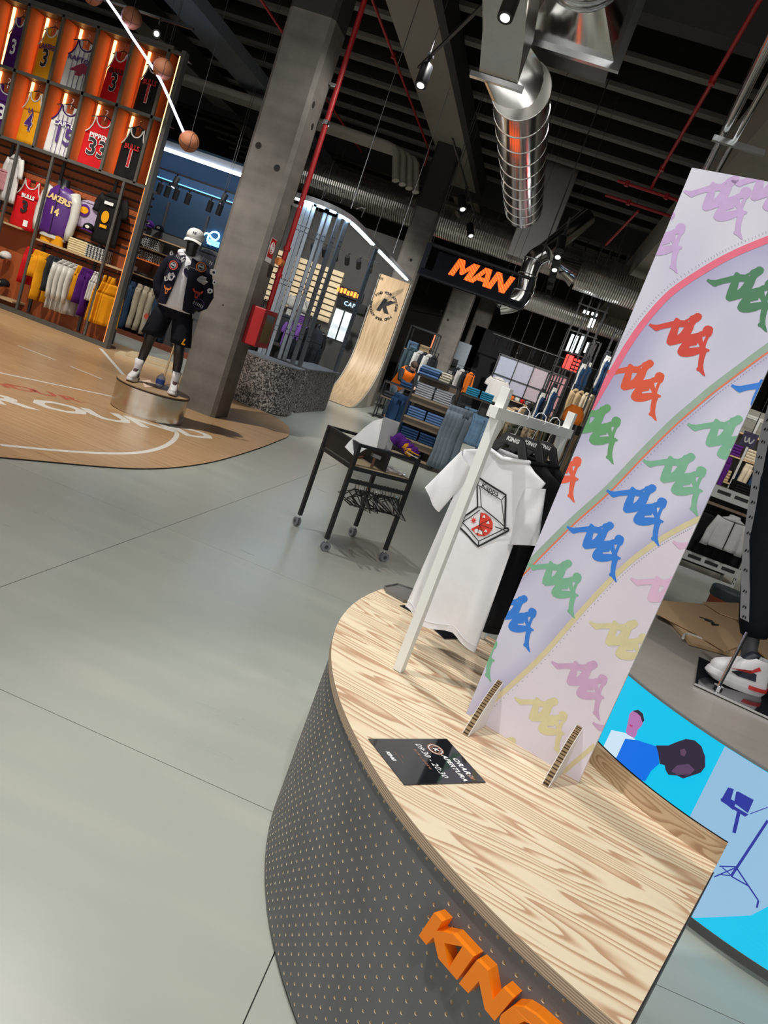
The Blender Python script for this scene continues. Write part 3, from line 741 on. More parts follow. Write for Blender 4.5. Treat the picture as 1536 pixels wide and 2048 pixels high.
# the two-figure logo
LO = [[(75, 365), (105, 325), (160, 350), (250, 355), (400, 320), (590, 275), (625, 215), (660, 210), (710, 245), (720, 258), (810, 265), (900, 220), (925, 180), (1000, 150), (1050, 115), (1100, 112), (1150, 140), (1172, 185), (1150, 240), (1090, 290), (1050, 310), (1010, 370), (985, 450), (935, 550), (1000, 535), (1080, 520), (1130, 490), (1175, 480), (1195, 420), (1240, 378), (1300, 368), (1370, 395), (1400, 440), (1385, 520), (1360, 575), (1310, 615), (1280, 680), (1240, 790), (1240, 830), (1270, 840), (1330, 870), (1310, 905), (1265, 910), (1230, 1000), (1210, 1080), (1195, 1180), (1200, 1270), (1235, 1412), (1190, 1395), (1110, 1310), (1060, 1290), (1050, 1250), (1085, 1215), (1095, 1080), (1120, 945), (1000, 990), (880, 1012), (780, 1010), (710, 985), (665, 930), (665, 890), (700, 810), (770, 720), (700, 740), (600, 765), (510, 782), (450, 740), (440, 700), (470, 590), (510, 490), (545, 405), (400, 430), (300, 460), (240, 485), (200, 470), (130, 410)],
      [(700, 400), (805, 405), (770, 460), (720, 525), (660, 570), (680, 480)], [(870, 298), (915, 255), (905, 295)],
      [(1175, 600), (1250, 585), (1215, 660), (1195, 715), (1180, 660)], [(905, 800), (980, 785), (1060, 770), (1075, 715), (1120, 790), (1120, 810), (1000, 820), (915, 830)]]
LB = [[bp(1290+x/10.24, 615+y/10.24) for x, y in lp] for lp in LO]; J0 = bp(1368, 678)
for (x, y), nm, c, o_ in (
    ((1441, 406), 'lilac', (.58, .40, .68), .0009), ((1315, 476), 'lilac', (.58, .40, .68), .0009), ((1540, 385), 'lilac', (.58, .40, .68), .0009),
    ((1489, 588), 'deep_green', (.07, .22, .11), .0009), ((1368, 678), 'red', (.66, .06, .04), .0009), ((1274, 769), 'vermilion', (.74, .10, .04), .0003),
    ((1540, 804), 'blue', (.03, .21, .72), .0009), ((1190, 856), 'mid_green', (.13, .36, .15), .0009), ((1114, 934), 'orange_red', (.82, .12, .06), .0009),
    ((1355, 955), 'sea_green', (.20, .47, .30), .0009), ((1448, 882), 'sea_green', (.20, .47, .30), .0009), ((1279, 1016), 'blue', (.03, .21, .72), .0009), ((1196, 1089), 'blue', (.03, .21, .72), .0009),
    ((1114, 1163), 'sea_green', (.20, .47, .30), .0009), ((1027, 1232), 'blue', (.03, .21, .72), .0009), ((951, 1293), 'sea_green', (.20, .47, .30), .0009),
    ((1243, 1284), 'straw', (.68, .62, .36), .0009), ((1329, 1196), 'rose', (.72, .48, .66), .0009), ((1417, 1122), 'rose', (.72, .48, .66), .0009), ((1164, 1364), 'mauve', (.60, .38, .58), .0009),
    ((1087, 1436), 'straw', (.68, .62, .36), .0009), ((1004, 1513), 'straw', (.68, .62, .36), .0009), ((1250, 1490), 'mauve', (.60, .38, .58), .0009), ((1030, 1015), 'mid_green', (.13, .36, .15), .0009)):
    j = bp(x, y); du, dv = j[0]-J0[0], j[1]-J0[1]
    printed([[(p[0]+du, p[1]+dv) for p in lp] for lp in LB], o_, 'printed_logo', ink(nm, c))
# honeycomb cardboard feet
FOOTW = mat('foot_white', (.78, .77, .76), .6); KRAFT = mat('kraft_board', (.55, .40, .23), .8); KDK = mat('flute_dark', (.10, .06, .03), .9)
for (fx, fy) in (((930, 1470), (998, 1363)), ((1090, 1572), (1152, 1457))):
    f0 = Z(*fx, ZT); sd = (f0-BL).dot(bu); base = BL+bu*sd; out_ = bn*((f0-base).dot(bn)); reach = out_.length
    ft = MB(); name = 'support_foot'
    prof = [(0, 0), (reach, 0)]+[(reach*(1-i/10)**1.0*(1-.25*sin(PI*i/10)*0)-.0, .142*(i/10)+.018*sin(PI*i/10)) for i in range(1, 11)]
    def ff(u, v, d): return base+bn*u+V((0, 0, v+.001))+bu*(d)
    o = MB().prism([prof], ff, -.010, .010).build(name, FOOTW, board, world=True)
    # the cut edge shows the flutes
    ed = prof[1:]; b = MB(); L_ = 0
    for i in range(len(ed)-1):
        p, q = V(ed[i]), V(ed[i+1]); n = V((q.y-p.y, -(q.x-p.x))).normalized()*.0008
        b.add([ff(p.x+n.x, p.y+n.y, -.0082), ff(p.x+n.x, p.y+n.y, .0082), ff(q.x+n.x, q.y+n.y, .0082), ff(q.x+n.x, q.y+n.y, -.0082)], [(0, 1, 2, 3), (3, 2, 1, 0)])
    b.build('kraft_edge', KRAFT, o)
    for i in range(len(ed)-1):
        p, q = V(ed[i]), V(ed[i+1]); n = V((q.y-p.y, -(q.x-p.x))).normalized()*.0014
        for k in (.12, .55):
            a_, c_ = p.lerp(q, k), p.lerp(q, k+.13+.10*random.random())
            MB().add([ff(a_.x+n.x, a_.y+n.y, -.0078), ff(a_.x+n.x, a_.y+n.y, .0078), ff(c_.x+n.x, c_.y+n.y, .0078), ff(c_.x+n.x, c_.y+n.y, -.0078)], [(0, 1, 2, 3), (3, 2, 1, 0)]).build('flute_gap', KDK, o)
# ================================================================ SHARED BUILDERS
def body_mesh(name, joints, edges, m, sub=2):
    """one continuous skinned figure: joints {name: (pos, radius)}; the first joint is the root."""
    names = list(joints); me = bpy.data.meshes.new(name)
    me.from_pydata([joints[k][0] for k in names], [(names.index(a), names.index(b)) for a, b in edges], [])
    o = bpy.data.objects.new(name, me); COL.objects.link(o)
    md = o.modifiers.new('skin', 'SKIN'); md.use_smooth_shade = True; md.branch_smoothing = .6
    for i, k in enumerate(names):
        r = joints[k][1]; s = me.skin_vertices[0].data[i]
        s.radius = r if isinstance(r, tuple) else (r, r); s.use_root = (i == 0)
    sb = o.modifiers.new('sub', 'SUBSURF'); sb.levels = sub; sb.render_levels = sub
    dg = bpy.context.evaluated_depsgraph_get(); out_ = bpy.data.meshes.new_from_object(o.evaluated_get(dg))
    bpy.data.objects.remove(o); out_.materials.clear(); out_.materials.append(m)
    return out_
def ring(c, a, b, n=20, fold=0, ph=0, k=7, p=1.0):
    """closed ring about c with half axes a and b, waved by fold."""
    c, a, b = V(c), V(a), V(b); out_ = []
    for i in range(n):
        t = 2*PI*i/n; w_ = 1+fold*sin(k*t+ph); ct, st = cos(t), sin(t)
        ct = math.copysign(abs(ct)**p, ct); st = math.copysign(abs(st)**p, st)
        out_.append(c+(a*ct+b*st)*w_)
    return out_
def limb(pts, rad, n=14, fold=.05, flat=1.0, side=None):
    """rings along a bent path: a sleeve or a trouser leg."""
    pts = [V(p) for p in pts]; rs = []
    for i, p in enumerate(pts):
        d = pts[min(i+1, len(pts)-1)]-pts[max(i-1, 0)]; a, b = ortho(d, side or (0, 1, 0)) ; r = rad[i] if isinstance(rad, (list, tuple)) else rad
        rs.append(ring(p, a*r, b*r*flat, n, fold, i*1.7, 5))
    return rs
# a garment hanging from z=0 downwards, width along x, front towards -y
def garment_mb(kind, w_, h, dep=.05, fold=.10, ph=0.0, sl=.25, n=24):
    b = MB(); hw = w_/2
    def body(z0, z1, prof, m=9, fo=fold):
        rs = []
        for i in range(m):
            u = i/(m-1); z = lerp(z0, z1, u); x = prof(u)*hw
            r_ = []
            for k in range(n):
                t = 2*PI*k/n; xx = x*cos(t); yy = dep*math.copysign(abs(sin(t))**.7, sin(t))*(1-.25*u)
                yy += dep*fo*4*(1-u)*sin(xx/w_*17+ph)*(abs(sin(t))**.5)
                r_.append(V((xx, yy, z)))
            rs.append(r_)
        b.loft(rs)
    if kind == 'tank':
        body(-h, -.36*h, lambda u: lerp(1.0, .93, u))
        body(-.36*h, -.14*h, lambda u: lerp(.93, .62, u**.6), 5, 0)
        for s in (-1, 1):
            b.loft([ring((s*lerp(.40, .36, i/3)*hw, 0, lerp(-.15*h, 0, i/3)), (lerp(.22, .16, i/3)*hw, 0, 0), (0, dep*.6, 0), 12) for i in range(4)])
    elif kind in ('tee', 'jacket', 'shirt'):
        body(-h, -.10*h, lambda u: lerp(1.0, .95, u) if u < .8 else lerp(.95, .82, (u-.8)*5), 10)
        body(-.10*h, 0, lambda u: lerp(.82, .30, u), 4, 0)
        L_ = sl if kind == 'tee' else .62*h
        for s in (-1, 1):
            p0 = V((s*hw*.78, 0, -.11*h)); p1 = p0+V((s*(.12*w_ if kind != 'tee' else .17*w_), -.01, -L_*.55)); p2 = p1+V((s*.03*w_, -.03 if kind != 'tee' else 0, -L_*.55))
            rs = limb([p0, p0.lerp(p1, .5), p1, p1.lerp(p2, .6), p2], [w_*.15, w_*.145, w_*.13, w_*.115, w_*.10 if kind != 'tee' else w_*.13], 12, .06, .55)
            b.loft(rs)
    elif kind == 'shorts':
        body(-.28*h, 0, lambda u: lerp(1, .8, u), 6)
        for s in (-1, 1): b.loft([ring((s*.5*hw*lerp(1.06, 1, i/4), 0, lerp(-h, -.22*h, i/4)), (hw*lerp(.56, .5, i/4), 0, 0), (0, dep, 0), 16, .06, ph) for i in range(5)])
    elif kind == 'trousers':
        body(-.13*h, 0, lambda u: lerp(.98, .82, u), 4)
        for s in (-1, 1): b.loft([ring((s*.5*hw*lerp(1.1, 1, i/8), .01*sin(i*1.3+ph), lerp(-h, -.09*h, i/8)), (hw*lerp(.46, .52, i/8), 0, 0), (0, dep, 0), 16, .07, ph+i) for i in range(9)])
    return b
GC = {}
def garment_mesh(kind, w_, h, m, dep=.05, fold=.10, ph=0.0, sl=.25):
    k = (kind, round(w_, 3), round(h, 3), m.name, dep, round(ph, 2))
    if k not in GC: GC[k] = garment_mb(kind, w_, h, dep, fold, ph, sl).mesh(kind, m, 'all')
    return GC[k]
def hook_mesh():
    if 'hook' not in GC:
        GC['hook'] = MB().tube([V((0, 0, -.01)), V((0, 0, .03)), V((.014, 0, .045)), V((.012, 0, .066)), V((-.006, 0, .072)), V((-.016, 0, .058))], .003, 5).beam((-.10, 0, -.035), (0, 0, -.005), .012, .012).beam((0, 0, -.005), (.10, 0, -.035), .012, .012).mesh('hanger_hook', BLACK)
    return GC['hook']
# folded garment: rounded slab, origin at the bottom centre, fold towards -y
def folded_mesh(w_, d, h, m):
    k = ('fold', w_, d, h, m.name)
    if k not in GC:
        prof = [(-d/2+h/2-h/2*cos(a)*1.0, h/2+h/2*sin(a)) for a in (-PI/2, -PI/4, 0, PI/4, PI/2)]
        prof = [(-d/2, h*.5), (-d/2+h*.15, h*.12), (-d/2+h*.5, 0), (d/2, 0), (d/2, h), (-d/2+h*.5, h), (-d/2+h*.15, h*.88)]
        b = MB(); b.loft([[V((x, y, z)) for y, z in prof] for x in (-w_/2, w_/2)])
        b.add([V((-w_/2, -d/2-.001, h*.49)), V((w_/2, -d/2-.001, h*.49)), V((w_/2, -d/2-.001, h*.53)), V((-w_/2, -d/2-.001, h*.53))], [(0, 1, 2, 3)])
        GC[k] = b.mesh('folded_garment', m)
    return GC[k]
ORDS = ['lowest', 'second-lowest', 'third-lowest', 'fourth-lowest', 'fifth-lowest', 'sixth-lowest']
def fold_stack(base, n, w_, d, h, ms, label, cat='clothes', rz=0, group=None, jit=.004, name='folded_garment'):
    """n folded garments one upon another; every one is a thing of its own."""
    for i in range(n):
        m = ms[i % len(ms)]
        o = link(name, folded_mesh(w_, d, h, m), loc=V(base)+V((random.uniform(-jit, jit), random.uniform(-jit, jit), i*h)), rot=(0, 0, rz+random.uniform(-.02, .02)))
        tag(o, (label if n == 1 else (ORDS[i] if i < n-1 else 'topmost')+' '+label), cat, (group or label) if n > 1 else group)
def rail_row(a, b, items, label, cat, group, kindof, sideon=True, rail=True, name='hanging_garment'):
    """garments hung in a row between two points of a rail; items: list of (kind, w, h, material)."""
    a, b = V(a), V(b); n = len(items); ang = math.atan2(b.y-a.y, b.x-a.x)
    for i, (kind, w_, h, m, lab) in enumerate(items):
        p = a.lerp(b, (i+.5)/n)
        o = link(name, garment_mesh(kind, w_, h, m, dep=.028, fold=.16, ph=(i % 3)*1.3), loc=p+V((0, 0, -.075)), rot=(0, 0, ang+PI/2+(random.uniform(-.12, .12) if sideon else 0)))
        tag(o, lab, cat, group)
        link('hanger_hook', hook_mesh(), o, loc=(0, 0, .0))
# track spotlight head; origin at the track
LENS = mat('lamp_lens', (1, .96, .9), .3, emit=4, ecol=(1, .95, .86)); LENSC = mat('lamp_lens_cool', (.9, .95, 1), .3, emit=14, ecol=(.9, .95, 1))
def spot_meshes():
    if 'spot' not in GC:
        GC['spot'] = (MB().cyl((0, 0, 0), (0, 0, -.05), .012, n=8).box(-.02, .02, -.035, .035, 0, .02).mesh('stem', BLACK),
                      MB().cyl((0, 0, .08), (0, 0, -.11), .05, n=20).mesh('lamp_head', BLACK, True),
                      MB().cyl((0, 0, -.108), (0, 0, -.113), .030, n=20).mesh('lens', LENS))
    return GC['spot']
def spotlight(p, aim, label, group, sc=1.0, lit=True, drop=.12):
    s_, h_, l_ = spot_meshes(); t = thing('track_spotlight', label, 'spotlight', p, group=group)
    t.scale = (sc, sc, sc); PM[t.name] = PM[t.name] @ Matrix.Scale(sc, 4)
    link('stem', s_, t); d = (V(aim)-V(p)).normalized(); q = d.to_track_quat('-Z', 'Y').to_euler()
    hd = link('lamp_head', h_, t, loc=(0, 0, -drop), rot=q)
    if lit: link('lens', l_, hd)
    return t
def track(p, q, label, group=None, n=None, hang=True, zc=7.9):
    p, q = V(p), V(q); t = thing('lamp_track', label, 'lamp track', p, group=group)
    MB().beam(p, q, .035, .03).build('track_rail', BLACK, t, world=True)
    if hang:
        for k in (.15, .85): c = p.lerp(q, k); MB().cyl(c, V((c.x, c.y, zc)), .004, n=6).build('suspension_wire', DARK, t, world=True)
    return t
def sneaker(parent, loc, yaw, L_=.29, upper=None, accent=None, sole=None, dark=None, extra=True, hs=1.0):
    """trainer pointing along +x of its own axes; parts go under parent's child 'shoe'."""
    e = V((cos(yaw), sin(yaw), 0)); f = V((-sin(yaw), cos(yaw), 0)); o = V(loc)
    P = lambda x, y, z: o+e*x+f*y*(1+.25*(hs-1))+V((0, 0, z*hs))
    def outline(u):   # half width along the length, u 0 heel .. 1 toe
        return .040+.010*sin(u*PI*.75)
    def rg(z, gx0, gx1, wk, lift=0):
        out_ = []
        n = 28
        for i in range(n):
            t = 2*PI*i/n; u = .5-.5*cos(t); x = lerp(gx0, gx1, u); y = outline(u)*wk*math.copysign(abs(sin(t))**.55, sin(t))
            out_.append(P(x, y, z+lift*u**3))
        return out_
    s = MB().loft([rg(0, -.02, L_-.02, 1.0, .012), rg(.012, -.03, L_, 1.08, .012), rg(.024, -.03, L_, 1.08, .006)]).build('outsole', sole, parent, world=True, smooth=True)
    MB().loft([rg(.024, -.028, L_-.002, 1.06, .006), rg(.036, -.026, L_-.004, 1.05, .004), rg(.046, -.022, L_-.01, 1.0)]).build('midsole', upper, s, smooth=True)
    up = [rg(.045, -.022, L_-.012, .98)]
    for z, x1, wk in ((.062, L_-.012, .96), (.074, L_-.022, .90), (.086, L_-.055, .84), (.096, L_*.66, .80), (.114, L_*.48, .78), (.128, L_*.36, .74)): up.append(rg(z, -.018, x1, wk))
    u_ = MB().loft(up, cap=False).build('shoe_upper', upper, parent, world=True, smooth=True)
    MB().loft([rg(.075, L_*.30, L_*.66, .55), rg(.115, L_*.26, L_*.50, .5), rg(.14, L_*.24, L_*.38, .45)]).build('tongue', dark, u_, smooth=True)
    MB().loft([rg(.09, -.0, L_*.45, .70), rg(.116, -.012, L_*.42, .76)]).build('collar_lining', dark, u_, smooth=True)
    if extra:
        for sd in (-1, 1):
            q = lambda x, z, w_=.0: P(x, sd*(outline(min(1, max(0, (x+.02)/L_)))*w_+.0015), z)
            MB().add([q(.06, .052, 1.0), q(.15, .052, 1.0), q(.19, .06, .98), q(.13, .082, .9), q(.07, .078, .92)], [(0, 1, 2, 3, 4), (4, 3, 2, 1, 0)]).build('side_window', dark, u_)
            MB().add([q(.055, .095, .86), q(.10, .074, .95), q(.20, .070, .96), q(.10, .086, .92), q(.07, .105, .83)], [(0, 1, 2, 3, 4), (4, 3, 2, 1, 0)]).build('side_stripe', accent, u_)
        MB().loft([rg(.020, -.0312, L_*.45, 1.085), rg(.034, -.0305, L_*.45, 1.075)], cap=False).build('air_unit', accent, s)
    return u_
# ================================================================ LED DRUM AND WHAT STANDS ON IT
DC = V((1.96, 3.76, 0)); DR = 1.27
drum = thing('led_drum_podium', 'round podium wrapped in a bright cyan LED screen behind the printed board', 'podium', DC)
GW = mat('grey_vinyl_wood', (.30, .275, .25), .35, var=.16, scale=2.2, stretch=(1, 7, 1))
MB().lathe([(0, 0), (DR-.03, 0), (DR-.03, .055)], DC, 96).build('plinth', mat('drum_plinth', (.14, .135, .13), .5), drum, world=True)
MB().lathe([(DR-.005, .05), (DR-.004, .692), (DR-.004, .70), (0, .70)], DC, 96).build('drum_top', GW, drum, world=True)
MB().lathe([(DR+.002, .692), (DR+.002, .701), (DR-.012, .701)], DC, 96).build('top_rim', mat('rim_grey', (.2, .2, .2), .5), drum, world=True)
def led(n, c, s=.72): return mat('led_'+n, tuple(.06*x+.01 for x in c), .5, var=.1, scale=240, emit=s, ecol=c)
ECY, EWH, EBL, EDK = led('cyan', (.0, .56, .86)), led('pale', (.30, .52, .74)), led('blue', (.0, .16, .80)), led('dark', (.035, .022, .05), .6)
ESK, ENV, EW2 = led('skin', (.42, .16, .40), .8), led('navy', (.02, .03, .30), .8), led('white', (.62, .80, .95))
def on_drum(x, y, r=DR):
    d = ray(x, y); a = d.x**2+d.y**2; ox, oy = CO.x-DC.x, CO.y-DC.y; bb = 2*(ox*d.x+oy*d.y); c = ox*ox+oy*oy-r*r
    dd = max(0, bb*bb-4*a*c); k = (-bb-math.sqrt(dd))/(2*a); p = CO+d*k; return (math.atan2(p.y-DC.y, p.x-DC.x) % (2*PI), p.z)
T0, T1 = math.radians(165), math.radians(330)
scr = MB().lathe([(DR, .055), (DR, .692)], DC, 110, T0, T1).build('led_screen', ECY, drum, world=True)
def dz_(q): return on_drum(1180+q[0]/3.413, 1340+q[1]/3.413)
def led_patch(loop, m, off, name='screen_image'):
    pts = [p if isinstance(p[0], float) and p[0] < 7 else dz_(p) for p in loop]
    tri = tessellate_polygon([[V((p[0], p[1], 0)) for p in pts]]); b = MB()
    def rec(t, dep):
        if dep == 0: 
            a = (t[1][0]-t[0][0])*(t[2][1]-t[0][1])-(t[1][1]-t[0][1])*(t[2][0]-t[0][0])
            t = t if a > 0 else t[::-1]
            b.add([DC+V(((DR+off)*cos(p[0]), (DR+off)*sin(p[0]), min(.69, max(.057, p[1])))) for p in t], [(0, 1, 2)]); return
        m01, m12, m20 = [((t[i][0]+t[(i+1) % 3][0])/2, (t[i][1]+t[(i+1) % 3][1])/2) for i in range(3)]
        for q in ((t[0], m01, m20), (m01, t[1], m12), (m20, m12, t[2]), (m01, m12, m20)): rec(q, dep-1)
    for t in tri: rec([pts[i] for i in t], 3)
    b.build(name, m, scr, world=False)
wl, wb = dz_((930, 505)), dz_((645, 975))
tl = wl[0]
led_patch([(tl, .69), (tl, .057+.0), (tl+.9, .057), (tl+.9, .69)], EWH, .002)
cf = dz_((705, 1690)); cg = dz_((1100, 1672)); ch_ = dz_((1215, 1612))
led_patch([(tl, .20), (cf[0], cf[1]), (cg[0], cg[1]), (ch_[0], ch_[1]), (ch_[0]+.4, .32), (ch_[0]+.4, .057), (tl, .057)], ECY, .004)
led_patch([(150, 410), (245, 430), (310, 470), (300, 500), (180, 600), (95, 525)], EW2, .003)
led_patch([(245, 470), (330, 480), (470, 525), (475, 640), (420, 690), (380, 760), (330, 745), (180, 610)], EBL, .004)
led_patch([(275, 300), (300, 278), (335, 275), (365, 300), (375, 340), (360, 380), (330, 410), (320, 450), (305, 465), (260, 440), (250, 420), (262, 370)], ESK, .005)
led_patch([(298, 280), (335, 272), (368, 298), (378, 345), (364, 360), (352, 318), (330, 296)], EDK, .006)
led_patch([(280, 372), (300, 380), (296, 390), (276, 382)], led('lips', (.5, .03, .16)), .007)
led_patch([(455, 515), (540, 515), (600, 490), (660, 470), (720, 480), (765, 520), (790, 590), (790, 660), (760, 700), (700, 720), (640, 740), (600, 720), (540, 715), (520, 680), (515, 650), (480, 640), (470, 560)], EDK, .005)
led_patch([(620, 545), (650, 535), (665, 560), (650, 590), (625, 580)], led('ear', (.12, .06, .12), .7), .006)
led_patch([(560, 690), (600, 650), (680, 640), (720, 680), (690, 712), (600, 715)], led('shine', (.11, .055, .13), .7), .006)
for lp in ([(900, 880), (945, 800), (985, 812), (965, 880), (1000, 900), (980, 955), (895, 885)], [(1000, 830), (1015, 828), (1120, 885), (1080, 975), (985, 905)], [(895, 872), (1085, 985), (1060, 1000), (895, 892)]): led_patch(lp, ENV, .004)
def lline(p, q, w_):
    d = V((q[0]-p[0], q[1]-p[1])); n = V((-d.y, d.x)).normalized()*w_/2
    led_patch([(p[0]+n.x, p[1]+n.y), (q[0]+n.x, q[1]+n.y), (q[0]-n.x, q[1]-n.y), (p[0]-n.x, p[1]-n.y)], ENV, .004)
for p, q, w_ in (((1020, 960), (985, 1110), 26), ((1215, 1025), (965, 1405), 20), ((885, 1337), (1000, 1340), 9), ((850, 1410), (1000, 1345), 9), ((1000, 1345), (1150, 1570), 10), ((1150, 1570), (1140, 1620), 14), ((965, 1405), (1090, 1475), 9), ((905, 1345), (960, 1395), 7), ((895, 1395), (960, 1400), 7), ((1095, 980), (1215, 935), 6)): lline(p, q, w_)

# black glossy base plate, mannequin legs in taped track pants
def poly_plate(px_, z, th, name, m, label, cat, parent=None):
    tp = [Z(*q, z) for q in px_]
    o = MB().prism([[(p.x, p.y) for p in tp]], FZ, z-th, z).build(name, m, parent, world=parent is not None)
    return o if parent else tag(o, label, cat)
zb = ZT+.014
plate = thing('mannequin_base_plate', 'black mirror-glossy base plate under the red and white trainer', 'base plate', Z(1440, 1360, ZT))
poly_plate([(1398, 1313), (1390, 1366), (1540, 1435), (1640, 1480), (1660, 1430), (1540, 1380)], zb, .011, 'glass_plate', GLOSSB, '', '', plate)
tp = [Z(*q, zb) for q in [(1390, 1366), (1540, 1435), (1640, 1480)]]
for i in range(2): MB().beam(tp[i]+V((0, 0, -.004)), tp[i+1]+V((0, 0, -.004)), .004, .009).build('polished_edge', CHROME, plate, world=True)
heel = Z(1512, 1388, zb); toe = Z(1408, 1352, zb); hd_ = (toe-heel); yaw = math.atan2(hd_.y, hd_.x)
MW = mat('shoe_white', (.68, .66, .68), .5, var=.04); MR = mat('shoe_red', (.55, .03, .03), .5); MN = mat('shoe_navy', (.015, .02, .035), .5)
dm = thing('track_pants_mannequin', 'dark mannequin in black pants with white logo tape standing on the LED podium', 'mannequin', heel)
vv = V((heel.x, heel.y, 0)).normalized(); rr_ = V((vv.y, -vv.x, 0))
def lp(x, y, off=0): return PL(x, y, heel+vv*off, vv)
GREYB = mat('mannequin_grey', (.055, .055, .06), .5)
ank, kne, hip = lp(1494, 1330), lp(1530, 1080), lp(1598, 870)
ax = rr_*.30
# second leg, hips and body stand outside the frame
pel = hip+ax*.42+V((0, 0, .09))
sh_ = pel+V((0, 0, .46))
J = {'pelvis': (pel, .13), 'hipa': (hip, .085), 'kneea': (kne, .055), 'calfa': (kne.lerp(ank, .4), .052), 'anka': (ank, .036), 'foota': (ank+V((0, 0, -.06)), .034),
     'hipb': (hip+ax*.85, .085), 'kneeb': (kne+ax*1.2, .055), 'ankb': (ank+ax*1.3, .036), 'footb': (ank+ax*1.3+V((0, 0, -.10)), .034),
     'chest': (sh_, .15), 'neck': (sh_+V((0, 0, .18)), .055), 'head': (sh_+V((0, 0, .34)), .09),
     'sha': (sh_+V((0, 0, .06))-ax*.6, .06), 'ela': (sh_+V((0, 0, -.22))-ax*.55+vv*-.05, .045), 'haa': (sh_+V((0, 0, -.42))-ax*.35-vv*.08, .035),
     'shb': (sh_+V((0, 0, .06))+ax*.6, .06), 'elb': (sh_+V((0, 0, -.22))+ax*.75, .045), 'hab': (sh_+V((0, 0, -.45))+ax*.8, .035)}
E_ = [('pelvis', 'hipa'), ('hipa', 'kneea'), ('kneea', 'calfa'), ('calfa', 'anka'), ('anka', 'foota'), ('pelvis', 'hipb'), ('hipb', 'kneeb'), ('kneeb', 'ankb'), ('ankb', 'footb'), ('pelvis', 'chest'), ('chest', 'neck'), ('neck', 'head'), ('chest', 'sha'), ('sha', 'ela'), ('ela', 'haa'), ('chest', 'shb'), ('shb', 'elb'), ('elb', 'hab')]
link('figure', body_mesh('figure', J, E_, GREYB), dm, world=True)
PANTS = cloth('black_pants', (.006, .008, .013), .8)
def pleg(o_):
    pts = [lp(1507, 1272)+o_, lp(1513, 1245)+o_, lp(1519, 1180)+o_, lp(1528, 1085)+o_, lp(1560, 965)+o_, hip+o_+V((0, 0, .02))]
    return limb(pts, [.058, .075, .082, .088, .105, .12], 18, .03, 1, side=tuple(vv))
pants = MB().loft(pleg(V((0, 0, 0)))).loft(pleg(ax*.95)).build('track_pants', PANTS, dm, world=True, smooth='all')
MB().loft([ring(pel+V((0, 0, -.16)), rr_*.2, vv*.13, 20), ring(pel, rr_*.19, vv*.125, 20), ring(pel+V((0, 0, .1)), rr_*.16, vv*.11, 20)]).build('waistband', PANTS, pants)
MB().loft([ring(sh_+V((0, 0, -.42)), rr_*.2, vv*.13, 20), ring(sh_, rr_*.2, vv*.13, 20), ring(sh_+V((0, 0, .12)), rr_*.14, vv*.1, 20)]).build('black_top', PANTS, dm, world=True, smooth='all')
# white tape with black marks down the outer seam
tape = [lp(*q, -.066) for q in ((1489, 1240), (1490, 1200), (1493, 1120), (1500, 1050), (1509, 990), (1518, 930), (1530, 870), (1540, 830), (1558, 770))]
tb = MB(); wv = rr_*.021-vv*.006
tape = smooth_path(tape, 4); k_ = len(tape)
tb.add([p-wv for p in tape]+[p+wv for p in tape], [(i, i+k_, i+k_+1, i+1) for i in range(k_-1)]+[(i+1, i+k_+1, i+k_, i) for i in range(k_-1)])
tb_o = tb.build('logo_tape', mat('tape_white', (.5, .5, .53), .7), pants)
for i in range(1, k_-1, 2):
    c = tape[i]-vv*.002; s = rr_*.0045; u_ = V((0, 0, .009))
    for sx in (-1, 1):
        MB().add([c+s*sx*1.1-u_, c+s*sx*2.2-u_*.4, c+s*sx*1.2+u_, c+s*sx*.2+u_*.2], [(0, 1, 2, 3), (3, 2, 1, 0)]).build('tape_mark', PRINTB, tb_o)
sneaker(dm, heel, yaw, .27, MW, MR, MW, MN, hs=1.3)
sneaker(dm, heel+ax*1.3, yaw-.3, .27, MW, MR, MR, MN)
r0_, r1_ = Z(1436, 1376, zb), lp(1494, 1266, -.07)
MB().tube([r0_, r0_.lerp(r1_, .2), r1_], .0085, 12).build('support_rod', CHROME, dm, world=True)
MB().cyl(r0_+V((0, 0, -.0)), r0_+V((0, 0, .012)), .022, n=18).build('rod_flange', CHROME, dm, world=True)

# flattened cardboard on the podium
KB = mat('cardboard', (.52, .345, .19), .8, var=.08, scale=3); KW = mat('cardboard_white', (.62, .60, .57), .8)
def sheet(px_, z, th, label, marks=(), name='cardboard_sheet', tilt=0):
    tp = [Z(*q, z) for q in px_]; c = sum(tp, V())/len(tp)
    t = thing(name, label, 'cardboard', (c.x, c.y, z))
    fn = lambda u, v, d: V((u, v, z+d+tilt*(v-tp[0].y)))
    MB().prism([[(p.x, p.y) for p in tp]], fn, 0, th).build('panel', KB, t, world=True)
    for q in marks:
        mp_ = [Z(*k, z+th) for k in q]; MB().prism([[(p.x, p.y) for p in mp_]], fn, th, th+.001).build('ink_mark', PRINTB, t, world=True)
    return t
t_ = sheet([(1308, 1224), (1330, 1236), (1366, 1275), (1378, 1290), (1450, 1310), (1540, 1330), (1545, 1300), (1400, 1230)], ZT+.003, .018, 'lower flattened cardboard with torn white edge on the LED podium')
e_ = smooth_path([Z(*q, ZT+.022) for q in ((1366, 1276), (1372, 1268), (1395, 1274), (1430, 1290), (1455, 1304))], 4)
MB().tube(e_, .008, 6).build('torn_edge', KW, t_, world=True)
